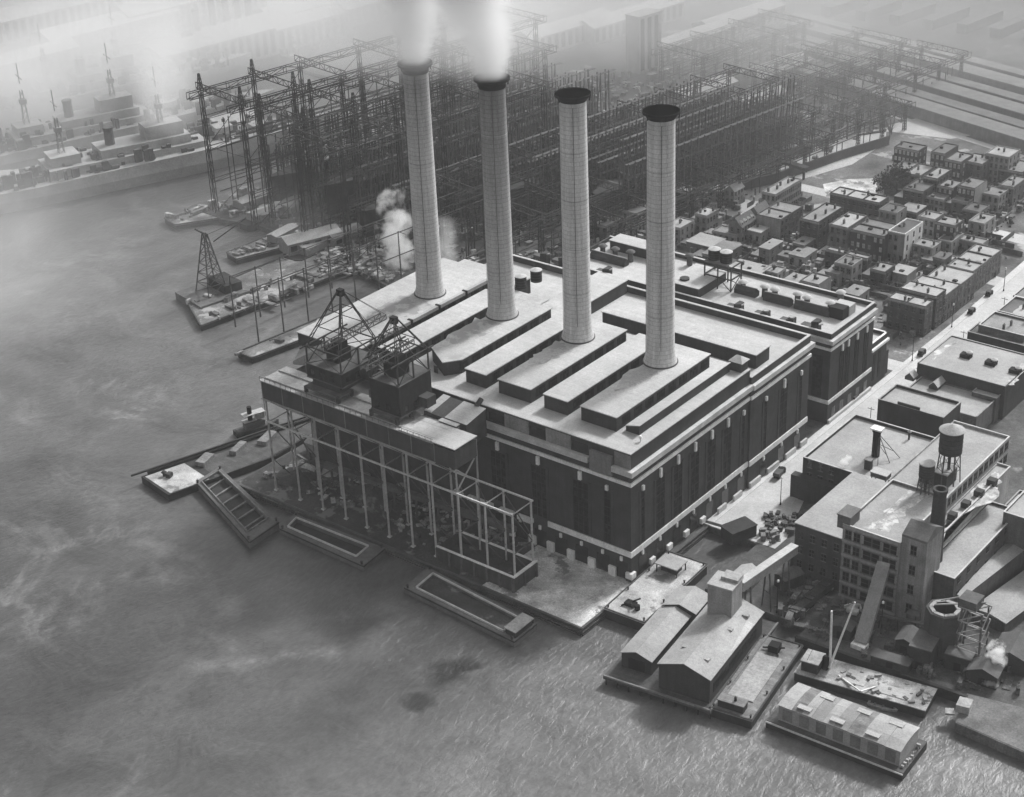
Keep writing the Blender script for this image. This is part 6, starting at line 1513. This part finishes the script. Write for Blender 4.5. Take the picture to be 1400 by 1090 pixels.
# hulls building on the ways and their staging
def waysship(u, v, L, Wd, h, lab, m='hull', deck=True):
    x, y = yard(u, v); t = thing('ship_hull', lab, 'ship', (x,y,2), 'hulls under construction on the shipways', rz=YR)
    sec = [(-L/2,.1),(-L*.42,.55),(-L*.25,.95),(L*.2,1),(L*.4,.8),(L/2,.35)]
    vs = []; fs = []
    for (yy, s) in sec:
        for (k, z) in ((.35,2),(.9,h*.4),(1,h)): vs += [(-Wd/2*s*k,yy,z),(Wd/2*s*k,yy,z)]
    for i in range(len(sec)-1):
        a = i*6; b = a+6
        for j in (0,2): fs += [(a+j,b+j,b+j+2,a+j+2),(a+j+1,a+j+3,b+j+3,b+j+1)]
        fs += [(a+4,b+4,b+5,a+5),(a,a+1,b+1,b)]
    fs += [(0,2,4,5,3,1)]; e = (len(sec)-1)*6; fs += [(e,e+1,e+3,e+5,e+4,e+2)]
    MB().add(vs, fs).build('hull', M[m], t, local=True)
    mb = MB()
    for i in range(14): mb.box(-Wd*.4,Wd*.4,-L*.4+i*L*.058,-L*.4+i*L*.058+1.2,h+.02,h+.6+1.5*(i % 3))
    mb.build('deck_frames', M['steelmid'], t, local=True)
    return t
def staging(u, v, L, h, n, lab):
    x, y = yard(u, v); t = thing('staging', lab, 'scaffold', (x,y,2), 'timber staging beside the hulls', rz=YR)
    p0 = MB().bar((0,0,0),(0,0,h),.4).bar((2,0,0),(2,0,h),.4).bar((0,0,h*.55),(2,0,h*.95),.25).bar((0,0,h*.35),(2,0,h*.35),.3).bar((0,0,h*.75),(2,0,h*.75),.3).build('bent', M['steelmid'], t, local=True)
    for i in range(1, n): copy_one(p0, t, (0,i*L/n,0))
    m = MB()
    for z in (.35,.75,.97): m.bar((1,0,h*z),(1,L,h*z),1.6,.15)
    m.build('walkway', M['wood2'], t, local=True)
for i, (u, v, L) in enumerate(((13.5,95,150),(42.5,100,150),(71.5,95,150),(100,130,130),(125,150,120))):
    waysship(u, v, L, 18, 13+i % 2*2, ['dark hull on the way nearest the moored warship','dark hull on the second way','dark hull on the third way, under the densest staging','dark hull behind the leftmost smokestack','dark hull behind the second smokestack'][i])
    for s in (-12.4, 10.4, -7.0, 5.0): staging(u+s, v-L*.45+(3 if abs(s) < 8 else 0), L*.9, (22, 30, 26, 18)[(i+int(abs(s))) % 4]+(4 if abs(s) < 8 else 0), 27, ['staging along the way nearest the moored warship','staging along the second way','staging along the third way','staging behind the leftmost smokestack','staging behind the second smokestack'][i]+(', river side' if s < -8 else ', town side' if s > 8 else ', over the river half of the hull' if s < 0 else ', over the town half of the hull'))
# plate shops and sheds among the ways
def shop(px, py, L, Wd, h, lab, wall='stucco', roof='gravel2', rz=YR, g=True, piers_=0):
    x, y = P(px, py, 2); t = thing('workshop', lab, 'workshop', (x,y,2), rz=rz)
    if g: MB().gable(-Wd/2,Wd/2,-L/2,L/2,0,h,h+Wd*.18).build('wall', M[wall], t, local=True); MB().pitch(-Wd/2,Wd/2,-L/2,L/2,h,h+Wd*.18).build('roof', M[roof], t, local=True)
    else: MB().box(-Wd/2,Wd/2,-L/2,L/2,0,h).build('wall', M[wall], t, local=True); MB().box(-Wd/2-.3,Wd/2+.3,-L/2-.3,L/2+.3,h+.002,h+.4).build('roof', M[roof], t, local=True)
    m = MB()
    for i in range(int(L/5)): m.box(Wd/2+.003,Wd/2+.08,-L/2+1+i*5,-L/2+3.6+i*5,1.5,h-1)
    m.build('window_band', M['panes'], t, local=True)
    return t
shop(497,246,52,14,17,'white walled plate shop between the gantry columns','white','gravel2')
shop(437,244,26,8,8,'smaller white shed behind the shipway columns','white','gravel')
shop(425,338,22,9,5,'pale shed on the shore behind the middle slip','shed','tarlight',rz=R(-20))
shop(470,330,14,7,4,'low shed on the shipyard shore left of the first smokestack','shed','tar')
shop(318,188,22,16,9,'pale square building beside the warship dock','white','gravel')
shop(880,95,16,9,28,'tall narrow tower building fading into haze above the stacks','stucco','tar',g=False)
for i, (px, py, L, Wd, h) in enumerate(((770,60,60,16,10),(860,40,70,16,9),(940,70,60,14,8),(690,70,50,16,10),(1010,40,60,14,8),(600,40,60,18,12),(1060,110,40,14,7),(960,140,36,12,7),(1035,150,30,10,6))):
    shop(px, py, L, Wd, h, ['hazy long workshop above the third smokestack','hazy long workshop at the top centre','hazy workshop above the rightmost smokestack','hazy workshop behind the second smoke plume','hazy workshop at the top right of the yard','hazy workshop behind the smoke plumes','pale low workshop at the yard corner by the rail yard','low workshop right of the hazy tower','small low workshop near the yard road'][i],'stucco','gravel2')
# yard wall and rail fence along the pale road
w0 = MB(); pts = [P(955,257),P(1010,237),P(1080,210),P(1150,186),P(1200,150)]
for a, b in zip(pts, pts[1:]): w0.bar((*a,3.6),(*b,3.6),.5,3.2)
o = w0.build('yard_wall', M['brick3']); tag(o, 'long pale brick wall along the navy yard road', 'wall')
w0 = MB(); pts = [P(830,300),P(960,272),P(1060,250),P(1150,218),P(1215,198)]
for a, b in zip(pts, pts[1:]): w0.bar((*a,4),(*b,4),.6,4)
o = w0.build('town_wall', M['brick']); tag(o, 'dark high wall between the town terraces and the yard road', 'wall')
f = MB(); pts = [P(560,392),P(625,366),P(700,338),P(760,316)]
for a, b in zip(pts, pts[1:]):
    f.bar((*a,4.4),(*b,4.4),.25,.4).bar((*a,2.6),(*b,2.6),.3,.6)
    n_ = int((Vector(b)-Vector(a)).length/1.6)
    for i in range(n_): q = lerp2(a,b,i/n_); f.bar((*q,2),(*q,4.6),.3)
o = f.build('picket_fence', M['steelmid']); tag(o, 'dark picket fence between the power house and the shipyard', 'fence')
tr = thing('footbridge', 'dark footbridge crossing the pale yard road', 'bridge', (*P(1080,226),2)); a = Vector((*P(1058,217,7),7)); b = Vector((*P(1104,231,7),7))
MB().bar(a,b,3,1.2).build('deck', M['steeldark'], tr)
for k in (.1,.5,.9): c = a.lerp(b,k); MB().bar((c.x,c.y,2),(c.x,c.y,6.6),.8).build('pier', M['steeldark'], tr)
bx = P(1092,209,3); o = thing('boxcar', 'dark boxcar standing on the pale yard road', 'railcar', (bx[0],bx[1],2), rz=R(-32)); MB().box(-1.5,1.5,-6,6,.9,4).build('body', M['steeldark'], o, local=True); MB().pitch(-1.5,1.5,-6,6,4,4.3,'y',.1,.1).build('roof', M['tar'], o, local=True); MB().box(-1.2,1.2,-5,-3,0,.9).box(-1.2,1.2,3,5,0,.9).build('bogie', M['soot'], o, local=True)
# yard clutter: stacked plates and timber as loose ground cover
rnd = random.Random(77); mb = MB()
for i in range(2600):
    u, v = rnd.random()*152-8, rnd.random()*330-4
    x, y = yard(u, v)
    if x > -122 and y < 150: continue
    if y < 122: continue
    s = .5+rnd.random()*2.2; mb.obox(x, y, 1.98, 2.3+rnd.random()**2*3.5, s, s*(.3+rnd.random()*1.6), YR+(rnd.random()-.5)*.7)
tag(mb.build('yard_stacks', mat('plate_stacks', .14, .8, .06, stain=(.58,.5,.11))), kind='stuff')
mb = MB()
for i in range(380):
    x, y = P(430+rnd.random()*120, 310+rnd.random()*75, 2)
    if y < 106 or x > -124: continue
    s = .6+rnd.random()*2; mb.obox(x,y,1.98,2.2+rnd.random()*1.3,s,s*(.3+rnd.random()),rnd.random()*3)
tag(mb.build('shore_debris', mat('shore_stacks', .2, .8, .2, stain=(.55,.5,.2))), kind='stuff')
# warships at the dock
def warship(px, py, ang, L, lab, z0=0, m='ship'):
    x, y = P(px, py, 0) if isinstance(px, (int, float)) and py is not None else px
    t = thing('warship', lab, 'warship', (x,y,0), rz=ang); Wd = L*.14
    sec = [(-L/2,.35),(-L*.42,.75),(-L*.2,1),(L*.15,1),(L*.34,.7),(L*.45,.3),(L/2,.03)]
    vs = []; fs = []
    for yy, s in sec:
        for k, z in ((.8,-1),(1,5),(.98,9 if yy < L*.1 else 10.5)): vs += [(-Wd/2*s*k,yy,z),(Wd/2*s*k,yy,z)]
    for i in range(len(sec)-1):
        a = i*6; b = a+6
        for j in (0,2): fs += [(a+j,b+j,b+j+2,a+j+2),(a+j+1,a+j+3,b+j+3,b+j+1)]
        fs += [(a+4,b+4,b+5,a+5)]
    fs += [(0,2,4,5,3,1)]; MB().add(vs, fs).build('hull', M[m], t, local=True)
    mb = MB(); mb.box(-Wd*.33,Wd*.33,-L*.16,L*.17,9,13).box(-Wd*.24,Wd*.24,-L*.05,L*.14,13,16.5).box(-Wd*.16,Wd*.16,L*.05,L*.13,16.5,22).box(-Wd*.2,Wd*.2,-L*.15,-L*.09,13,17); mb.build('superstructure', M[m], t, local=True)
    for yy in (-L*.02,): MB().lathe([(2.2,13),(2.0,23),(2.2,23.2),(2.2,24)], 0, yy, 16).build('funnel', M['steelmid'], t, local=True)
    for yy, zz in ((L*.09,34),(-L*.12,32)):
        m_ = lattice(MB(), 0, yy, 16, zz, 2.4, 1.0, 6, .25, .14); m_.box(-1.4,1.4,yy-1.4,yy+1.4,zz-6,zz-4).bar((0,yy,zz+3),(0,yy,zz+12),.3).bar((-5,yy,zz+6),(5,yy,zz+6),.25); m_.build('cage_mast', M[m], t, local=True)
    for yy, zz, d in ((L*.3,10.6,1),(L*.22,12.8,1),(-L*.24,10.8,-1),(-L*.33,9.1,-1)):
        tr_ = MB().prism([(-3.6,yy-4),(3.6,yy-4),(4.2,yy),(2.6,yy+4),(-2.6,yy+4),(-4.2,yy)], zz, zz+2.4).build('turret', M[m], t, local=True)
        mb = MB()
        for k in (-1.3,1.3): mb.tube((k,yy+3.5*d,zz+1.3),(k,yy+13*d,zz+1.7),.3,6,.22)
        mb.build('gun', M['steelmid'], tr_, local=True)
    mb = MB(); rr = random.Random(int(L))
    for i in range(420): mb.obox((rr.random()-.5)*Wd*.85,(rr.random()-.5)*L*.86,9,9.8+rr.random()**2*6,.5+rr.random()*1.6,.5+rr.random()*3,0)
    tag(mb.build('deck_gear', M['steelmid'], t, local=True), kind='stuff')
    return t
sx, sy = (-361.8+-318.3)/2, (72+178.4)/2
ang = -math.atan2(43.5,106.4)
d = Vector((math.sin(-ang),math.cos(ang))); nrm = Vector((-d.y,d.x))
def sp(along, off): p = Vector((-340,125.2))+d*along+nrm*off; return (p.x,p.y)
warship(sp(0,15), None, ang, 208, 'long grey warship moored along the dock at the left edge')
warship(sp(-4,64), None, ang+.02, 190, 'second warship lying behind the first in the smoke')
warship(sp(20,128), None, ang+.05, 170, 'faint third warship deep in the smoke')
# far works behind the smoke
for i, (px, py, L, Wd, h) in enumerate(((210,110,60,20,12),(290,90,70,20,14),(330,70,60,18,14),(150,60,80,22,12),(60,40,90,24,12),(400,60,60,18,12),(440,30,80,20,12),(260,30,90,24,14),(520,20,60,18,10),(30,100,60,18,9))):
    shop(px, py, L, Wd, h, ['works in the smoke left of the tall gantries','works with chimneys fading in smoke at upper left','works at the foot of the faint chimneys','smoke shrouded works above the second warship','faintest works in the upper left corner','hazy works between gantries and smoke','hazy works at the top left of the first plume','faint large works at the top left','hazy works under the first plume','smoke covered shed at the left edge'][i],'stucco','gravel2')
def farstack(px, py, h, i):
    x, y = P(px, py, 2); o = MB().lathe([(2.4,2),(1.6,2+h),(2,2+h),(2,3.5+h)], x, y, 12).build('factory_chimney', M['brick'], smooth=True); tag(o, 'faint far factory chimney standing in the smoke', 'chimney', 'faint far factory chimneys')
for i, (px, py) in enumerate(((275,85),(297,78),(315,72),(330,66),(345,60))): farstack(px, py, 26+i % 3*5, i)
# freight yard and pier sheds at the top right
for i in range(6):
    p0, p1 = P(1085,28+i*15,2), P(1420,118+i*18,2)
    a = Vector(p0); b = Vector(p1); dd = (b-a).normalized(); s = Vector((-dd.y,dd.x))*(5 if i % 2 else 3.4)
    t = thing('transit_shed', 'long low hazy shed, %s of the parallel rows at the top right' % ('topmost','second','third','fourth','fifth','lowest')[i], 'shed', (a.x,a.y,2), 'parallel shed rows of the freight yard')
    MB().prism([(a-s)[:],(b-s)[:],(b+s)[:],(a+s)[:]],2,6+i % 2).build('wall', M['brick2'], t)
    MB().prism([(a-s*1.05)[:],(b-s*1.05)[:],(b+s*1.05)[:],(a+s*1.05)[:]],6.002+i % 2,6.4+i % 2).build('roof', M['shed' if i % 2 else 'tar'], t)
    sheet('freight_track', [(a-s*2.3)[:],(b-s*2.3)[:],(b-s*1.5)[:],(a-s*1.5)[:]], 2.02, M['street'])
for i in range(7):
    p0, p1 = P(1130+i*46,22+i*6,2), P(1180+i*46,6+i*5,2); a = Vector(p0); b = Vector(p1); dd = (b-a).normalized(); s = Vector((-dd.y,dd.x))*3
    o = MB().prism([(a-s)[:],(b-s)[:],(b+s)[:],(a+s)[:]],2,7).build('freight_train', M['steelmid']); tag(o, 'dark line of freight wagons at the hazy top right corner', 'train', 'freight lines at the top right')

mb = MB(); rnd = random.Random(88)
for i in range(700):
    x, y = P(150+rnd.random()*260, 60+rnd.random()*150, 2)
    if not (x < -330 and y > 292): continue
    s_ = .8+rnd.random()**2*6; mb.obox(x,y,1.98,2.5+rnd.random()**2*9,s_,s_*(.3+rnd.random()*.8),YR+rnd.random()*.3)
tag(mb.build('dock_stacks', mat('dock_stacks', .22, .8, .1, stain=(.56,.5,.15))), kind='stuff')

# gear lying on the piers
mb = MB(); rnd = random.Random(99)
for (a, b, n_) in (((258,418),(545,352),60),((275,440),(430,390),30),((330,484),(545,400),14),((230,302),(345,268),30),((315,350),(400,322),50),((440,372),(560,340),120)):
    for i in range(n_):
        k = rnd.random(); x, y = P(a[0]+(b[0]-a[0])*k+(rnd.random()-.5)*14, a[1]+(b[1]-a[1])*k+(rnd.random()-.5)*10, 2)
        s_ = .4+rnd.random()**2*2.6; mb.obox(x,y,1.9,2.2+rnd.random()**2*1.5,s_*(1+rnd.random()*2),s_*.6,rnd.choice((0,1.57))+YR+rnd.random()*.3)
tag(mb.build('pier_litter', mat('pier_litter', .16, .9, .2, stain=(.55,.4,.2))), kind='stuff')
# ------------------------------------------------------------------ smoke and steam
def smoke_mat(name, axis, r0, r1, dens, z1, sc=.09, soft=.5, col=.96, rough=1.0, ani=.0, box=None):
    """soft column: axis = (dx/dz, dy/dz); radius r0..r1 over height z1, object space"""
    m = bpy.data.materials.new(name); m.use_nodes = True; n = m.node_tree.nodes; l = m.node_tree.links; n.remove(n['Principled BSDF'])
    pv = n.new('ShaderNodeVolumePrincipled'); pv.inputs['Color'].default_value = G4(col); pv.inputs['Anisotropy'].default_value = ani
    l.new(pv.outputs[0], n['Material Output'].inputs['Volume'])
    co = n.new('ShaderNodeTexCoord').outputs['Object']
    def op(k, a, b=None, c=None):
        t = n.new('ShaderNodeMath'); t.operation = k
        for i, q in enumerate((a, b, c)):
            if q is None: continue
            if isinstance(q, (int, float)): t.inputs[i].default_value = q
            else: l.new(q, t.inputs[i])
        return t.outputs[0]
    nz = n.new('ShaderNodeTexNoise'); nz.inputs['Scale'].default_value = sc; nz.inputs['Detail'].default_value = 3; nz.inputs['Roughness'].default_value = .6; l.new(co, nz.inputs['Vector'])
    if box is None:
        sx = n.new('ShaderNodeSeparateXYZ'); l.new(co, sx.inputs[0]); z = sx.outputs[2]
        x = op('SUBTRACT', sx.outputs[0], op('MULTIPLY', z, axis[0])); y = op('SUBTRACT', sx.outputs[1], op('MULTIPLY', z, axis[1]))
        r = op('SQRT', op('ADD', op('MULTIPLY', x, x), op('MULTIPLY', y, y)))
        rad = op('MULTIPLY_ADD', z, (r1-r0)/z1, r0)
        f = op('SUBTRACT', 1.0, op('DIVIDE', r, rad))
    else:
        # ellipsoid in object space with half sizes box
        mp = n.new('ShaderNodeMapping'); mp.inputs['Scale'].default_value = tuple(1/q for q in box); l.new(co, mp.inputs[0])
        ln = n.new('ShaderNodeVectorMath'); ln.operation = 'LENGTH'; l.new(mp.outputs[0], ln.inputs[0]); f = op('SUBTRACT', 1.0, ln.outputs[1])
    f = op('ADD', f, op('MULTIPLY', op('SUBTRACT', nz.outputs['Fac'], .5), rough))
    f = op('DIVIDE', f, soft); f = op('MINIMUM', op('MAXIMUM', f, 0.0), 1.0)
    l.new(op('MULTIPLY', f, dens), pv.inputs['Density']); return m
def plume(x, y, z, axis, r0, r1, H_, dens, lab, name='smoke_plume'):
    mb = MB(); n = 20; vs = []; K = 5
    for k in range(K+1):
        zz = H_*k/K; rr = (r0+(r1-r0)*k/K)*1.25
        for i in range(n): a = 2*math.pi*i/n; vs.append((axis[0]*zz+rr*math.cos(a), axis[1]*zz+rr*math.sin(a), zz))
    fs = [(k*n+i,k*n+(i+1)%n,(k+1)*n+(i+1)%n,(k+1)*n+i) for k in range(K) for i in range(n)]+[tuple(range(n))[::-1], tuple(range(K*n,K*n+n))]
    o = MB().add(vs, fs).build(name, smoke_mat(name, axis, r0, r1, dens, H_, soft=.75, rough=1.25)); o.location = (x,y,z); tag(o, kind='stuff'); return o
def cloud(x, y, z, half, dens, name='smoke_cloud', sc=.02, soft=.6, rough=1.3, col=.96):
    mb = MB(); n = 20; prof = [(math.sin(math.pi*k/8), -math.cos(math.pi*k/8)) for k in range(9)]
    vs = [(r*half[0]*1.3*math.cos(2*math.pi*i/n), r*half[1]*1.3*math.sin(2*math.pi*i/n), q*half[2]*1.3) for r, q in prof[1:-1] for i in range(n)]
    vs += [(0,0,-half[2]*1.3),(0,0,half[2]*1.3)]; K = 7
    fs = [(k*n+i,k*n+(i+1)%n,(k+1)*n+(i+1)%n,(k+1)*n+i) for k in range(K-1) for i in range(n)]+[(K*n,(i+1)%n,i) for i in range(n)]+[(K*n+1,(K-1)*n+i,(K-1)*n+(i+1)%n) for i in range(n)]
    o = MB().add(vs, fs).build(name, smoke_mat(name, (0,0), 1, 1, dens, 1, sc, soft, col, rough, 0, half)); o.location = (x,y,z); tag(o, kind='stuff'); return o
plume(SX[0], 39.3, 112.5, (-.02,.03), 5.2, 17, 60, .36, 'smoke')
plume(SX[1], 39.3, 112.5, (-.2,-.02), 5.4, 21, 60, .36, 'smoke')
# steam by the first stack and over the slips
cloud(*P(612,372,2), 12, (5,5,15), .1, 'steam_cloud', .11, .6, 1.8)
cloud(*P(541,318,18), 18, (6,6,16), .17, 'steam_cloud', .15, .6, 4.6)
cloud(*P(1361,900,6.5), 6.5, (2.3,2.3,4.2), .7, 'steam_puff', .5, .5, 4.4)
cloud(*P(1352,932,3.4), 3.4, (2.0,1.5,1.2), .6, 'steam_puff', .6, .5, 3.5)
cloud(*P(1155,632,15), 15.2, (1.3,2.8,1.1), .9, 'steam_puff', .5, .4, 2.6)
# smoke lying over the navy yard
for px, py, z, s, d in ((45,120,24,(60,45,30),.03),(130,50,34,(100,70,34),.011),(190,70,30,(60,40,40),.009),(300,40,34,(100,70,30),.005),(420,20,40,(90,70,30),.005),(214,148,26,(10,10,32),.05),(228,95,52,(16,16,30),.035),(900,20,30,(120,70,26),.006),(600,8,132,(46,40,16),.02),(480,12,90,(70,50,24),.007),(720,30,70,(70,60,24),.006),(1200,20,24,(120,80,20),.005)):
    cloud(*P(px,py,z), z, s, d, 'smoke_bank', .018, .8, 1.5)

# the brown haze of the yard thickening with distance inland and upriver
def pall():
    o = MB().box(-1400,420,90,1400,.5,150).build('smoke_pall', None); tag(o, kind='stuff')
    m = bpy.data.materials.new('smoke_pall'); m.use_nodes = True; n = m.node_tree.nodes; l = m.node_tree.links; n.remove(n['Principled BSDF'])
    pv = n.new('ShaderNodeVolumePrincipled'); pv.inputs['Color'].default_value = G4(.86); l.new(pv.outputs[0], n['Material Output'].inputs['Volume'])
    co = n.new('ShaderNodeNewGeometry').outputs['Position']
    dt = n.new('ShaderNodeVectorMath'); dt.operation = 'DOT_PRODUCT'; l.new(co, dt.inputs[0]); dt.inputs[1].default_value = (-.5,.85,-.5)
    mr = n.new('ShaderNodeMapRange'); mr.inputs[1].default_value = 185; mr.inputs[2].default_value = 560; mr.inputs[3].default_value = 0; mr.inputs[4].default_value = 1; l.new(dt.outputs['Value'], mr.inputs[0])
    pw = n.new('ShaderNodeMath'); pw.operation = 'POWER'; l.new(mr.outputs[0], pw.inputs[0]); pw.inputs[1].default_value = 1.3
    nz = n.new('ShaderNodeTexNoise'); nz.inputs['Scale'].default_value = .009; nz.inputs['Detail'].default_value = 3; l.new(co, nz.inputs['Vector'])
    m2 = n.new('ShaderNodeMapRange'); m2.inputs[1].default_value = .3; m2.inputs[2].default_value = .7; m2.inputs[3].default_value = .45; m2.inputs[4].default_value = 1.5; l.new(nz.outputs['Fac'], m2.inputs[0])
    a = n.new('ShaderNodeMath'); a.operation = 'MULTIPLY'; l.new(pw.outputs[0], a.inputs[0]); l.new(m2.outputs[0], a.inputs[1])
    b = n.new('ShaderNodeMath'); b.operation = 'MULTIPLY'; l.new(a.outputs[0], b.inputs[0]); b.inputs[1].default_value = PALL; l.new(b.outputs[0], pv.inputs['Density'])
    o.data.materials.append(m)
pall()
cloud(-420, 0, 12, (240,190,24), .012, 'smoke_bank', .012, .9, 1.2)
# ------------------------------------------------------------------ light, air, camera
SUN_AZ, SUN_EL = R(4), R(42)
w = bpy.data.worlds.new('World'); S.world = w; w.use_nodes = True
n = w.node_tree.nodes; l = w.node_tree.links
sky = n.new('ShaderNodeTexSky'); sky.sky_type = 'NISHITA'; sky.sun_disc = False
sky.sun_elevation = SUN_EL; sky.sun_rotation = SUN_AZ; sky.air_density = 1.5; sky.dust_density = 5
bw = n.new('ShaderNodeRGBToBW'); l.new(sky.outputs[0], bw.inputs[0])
l.new(bw.outputs[0], n['Background'].inputs[0]); n['Background'].inputs[1].default_value = SKY_STR
sd = bpy.data.lights.new('sun', 'SUN'); sd.energy = SUN_STR; sd.angle = R(7); sd.color = (1, 1, 1)
so = bpy.data.objects.new('sun', sd); COL.objects.link(so)
tos = Vector((math.sin(SUN_AZ)*math.cos(SUN_EL), math.cos(SUN_AZ)*math.cos(SUN_EL), math.sin(SUN_EL)))
so.rotation_euler = (-tos).to_track_quat('-Z', 'Y').to_euler(); so.location = (0, 0, 400)
if HAZE > 0:
    hz = MB().box(-1500, 900, -420, 1500, -5, 246).build('haze', None); tag(hz, kind='stuff')
    hm = bpy.data.materials.new('haze_air'); hm.use_nodes = True; hn = hm.node_tree.nodes; hn.remove(hn['Principled BSDF'])
    pv = hn.new('ShaderNodeVolumePrincipled'); pv.inputs['Color'].default_value = G4(.97); pv.inputs['Density'].default_value = HAZE
    pv.inputs['Anisotropy'].default_value = .1
    hm.node_tree.links.new(pv.outputs[0], hn['Material Output'].inputs['Volume']); hz.data.materials.append(hm)
cd = bpy.data.cameras.new('camera'); cd.sensor_width = 36; cd.lens = FPX/1400*36; cd.clip_start = 1; cd.clip_end = 4000
co = bpy.data.objects.new('camera', cd); COL.objects.link(co)
mw = Matrix((RX, RY, -RZ)).transposed().to_4x4(); mw.translation = CAM; co.matrix_world = mw
S.camera = co
S.view_settings.view_transform = 'Standard'; S.view_settings.look = 'None'; S.view_settings.exposure = EXPO; S.view_settings.gamma = 1
S.cycles.max_bounces = 6; S.cycles.diffuse_bounces = 2; S.cycles.glossy_bounces = 2; S.cycles.volume_bounces = 4; S.cycles.transparent_max_bounces = 16
S.cycles.volume_step_rate = 1; S.cycles.volume_max_steps = 256
S.cycles.use_adaptive_sampling = False
S.cycles.use_denoising = DENOISE
if DENOISE: S.cycles.denoiser = 'OPENIMAGEDENOISE'
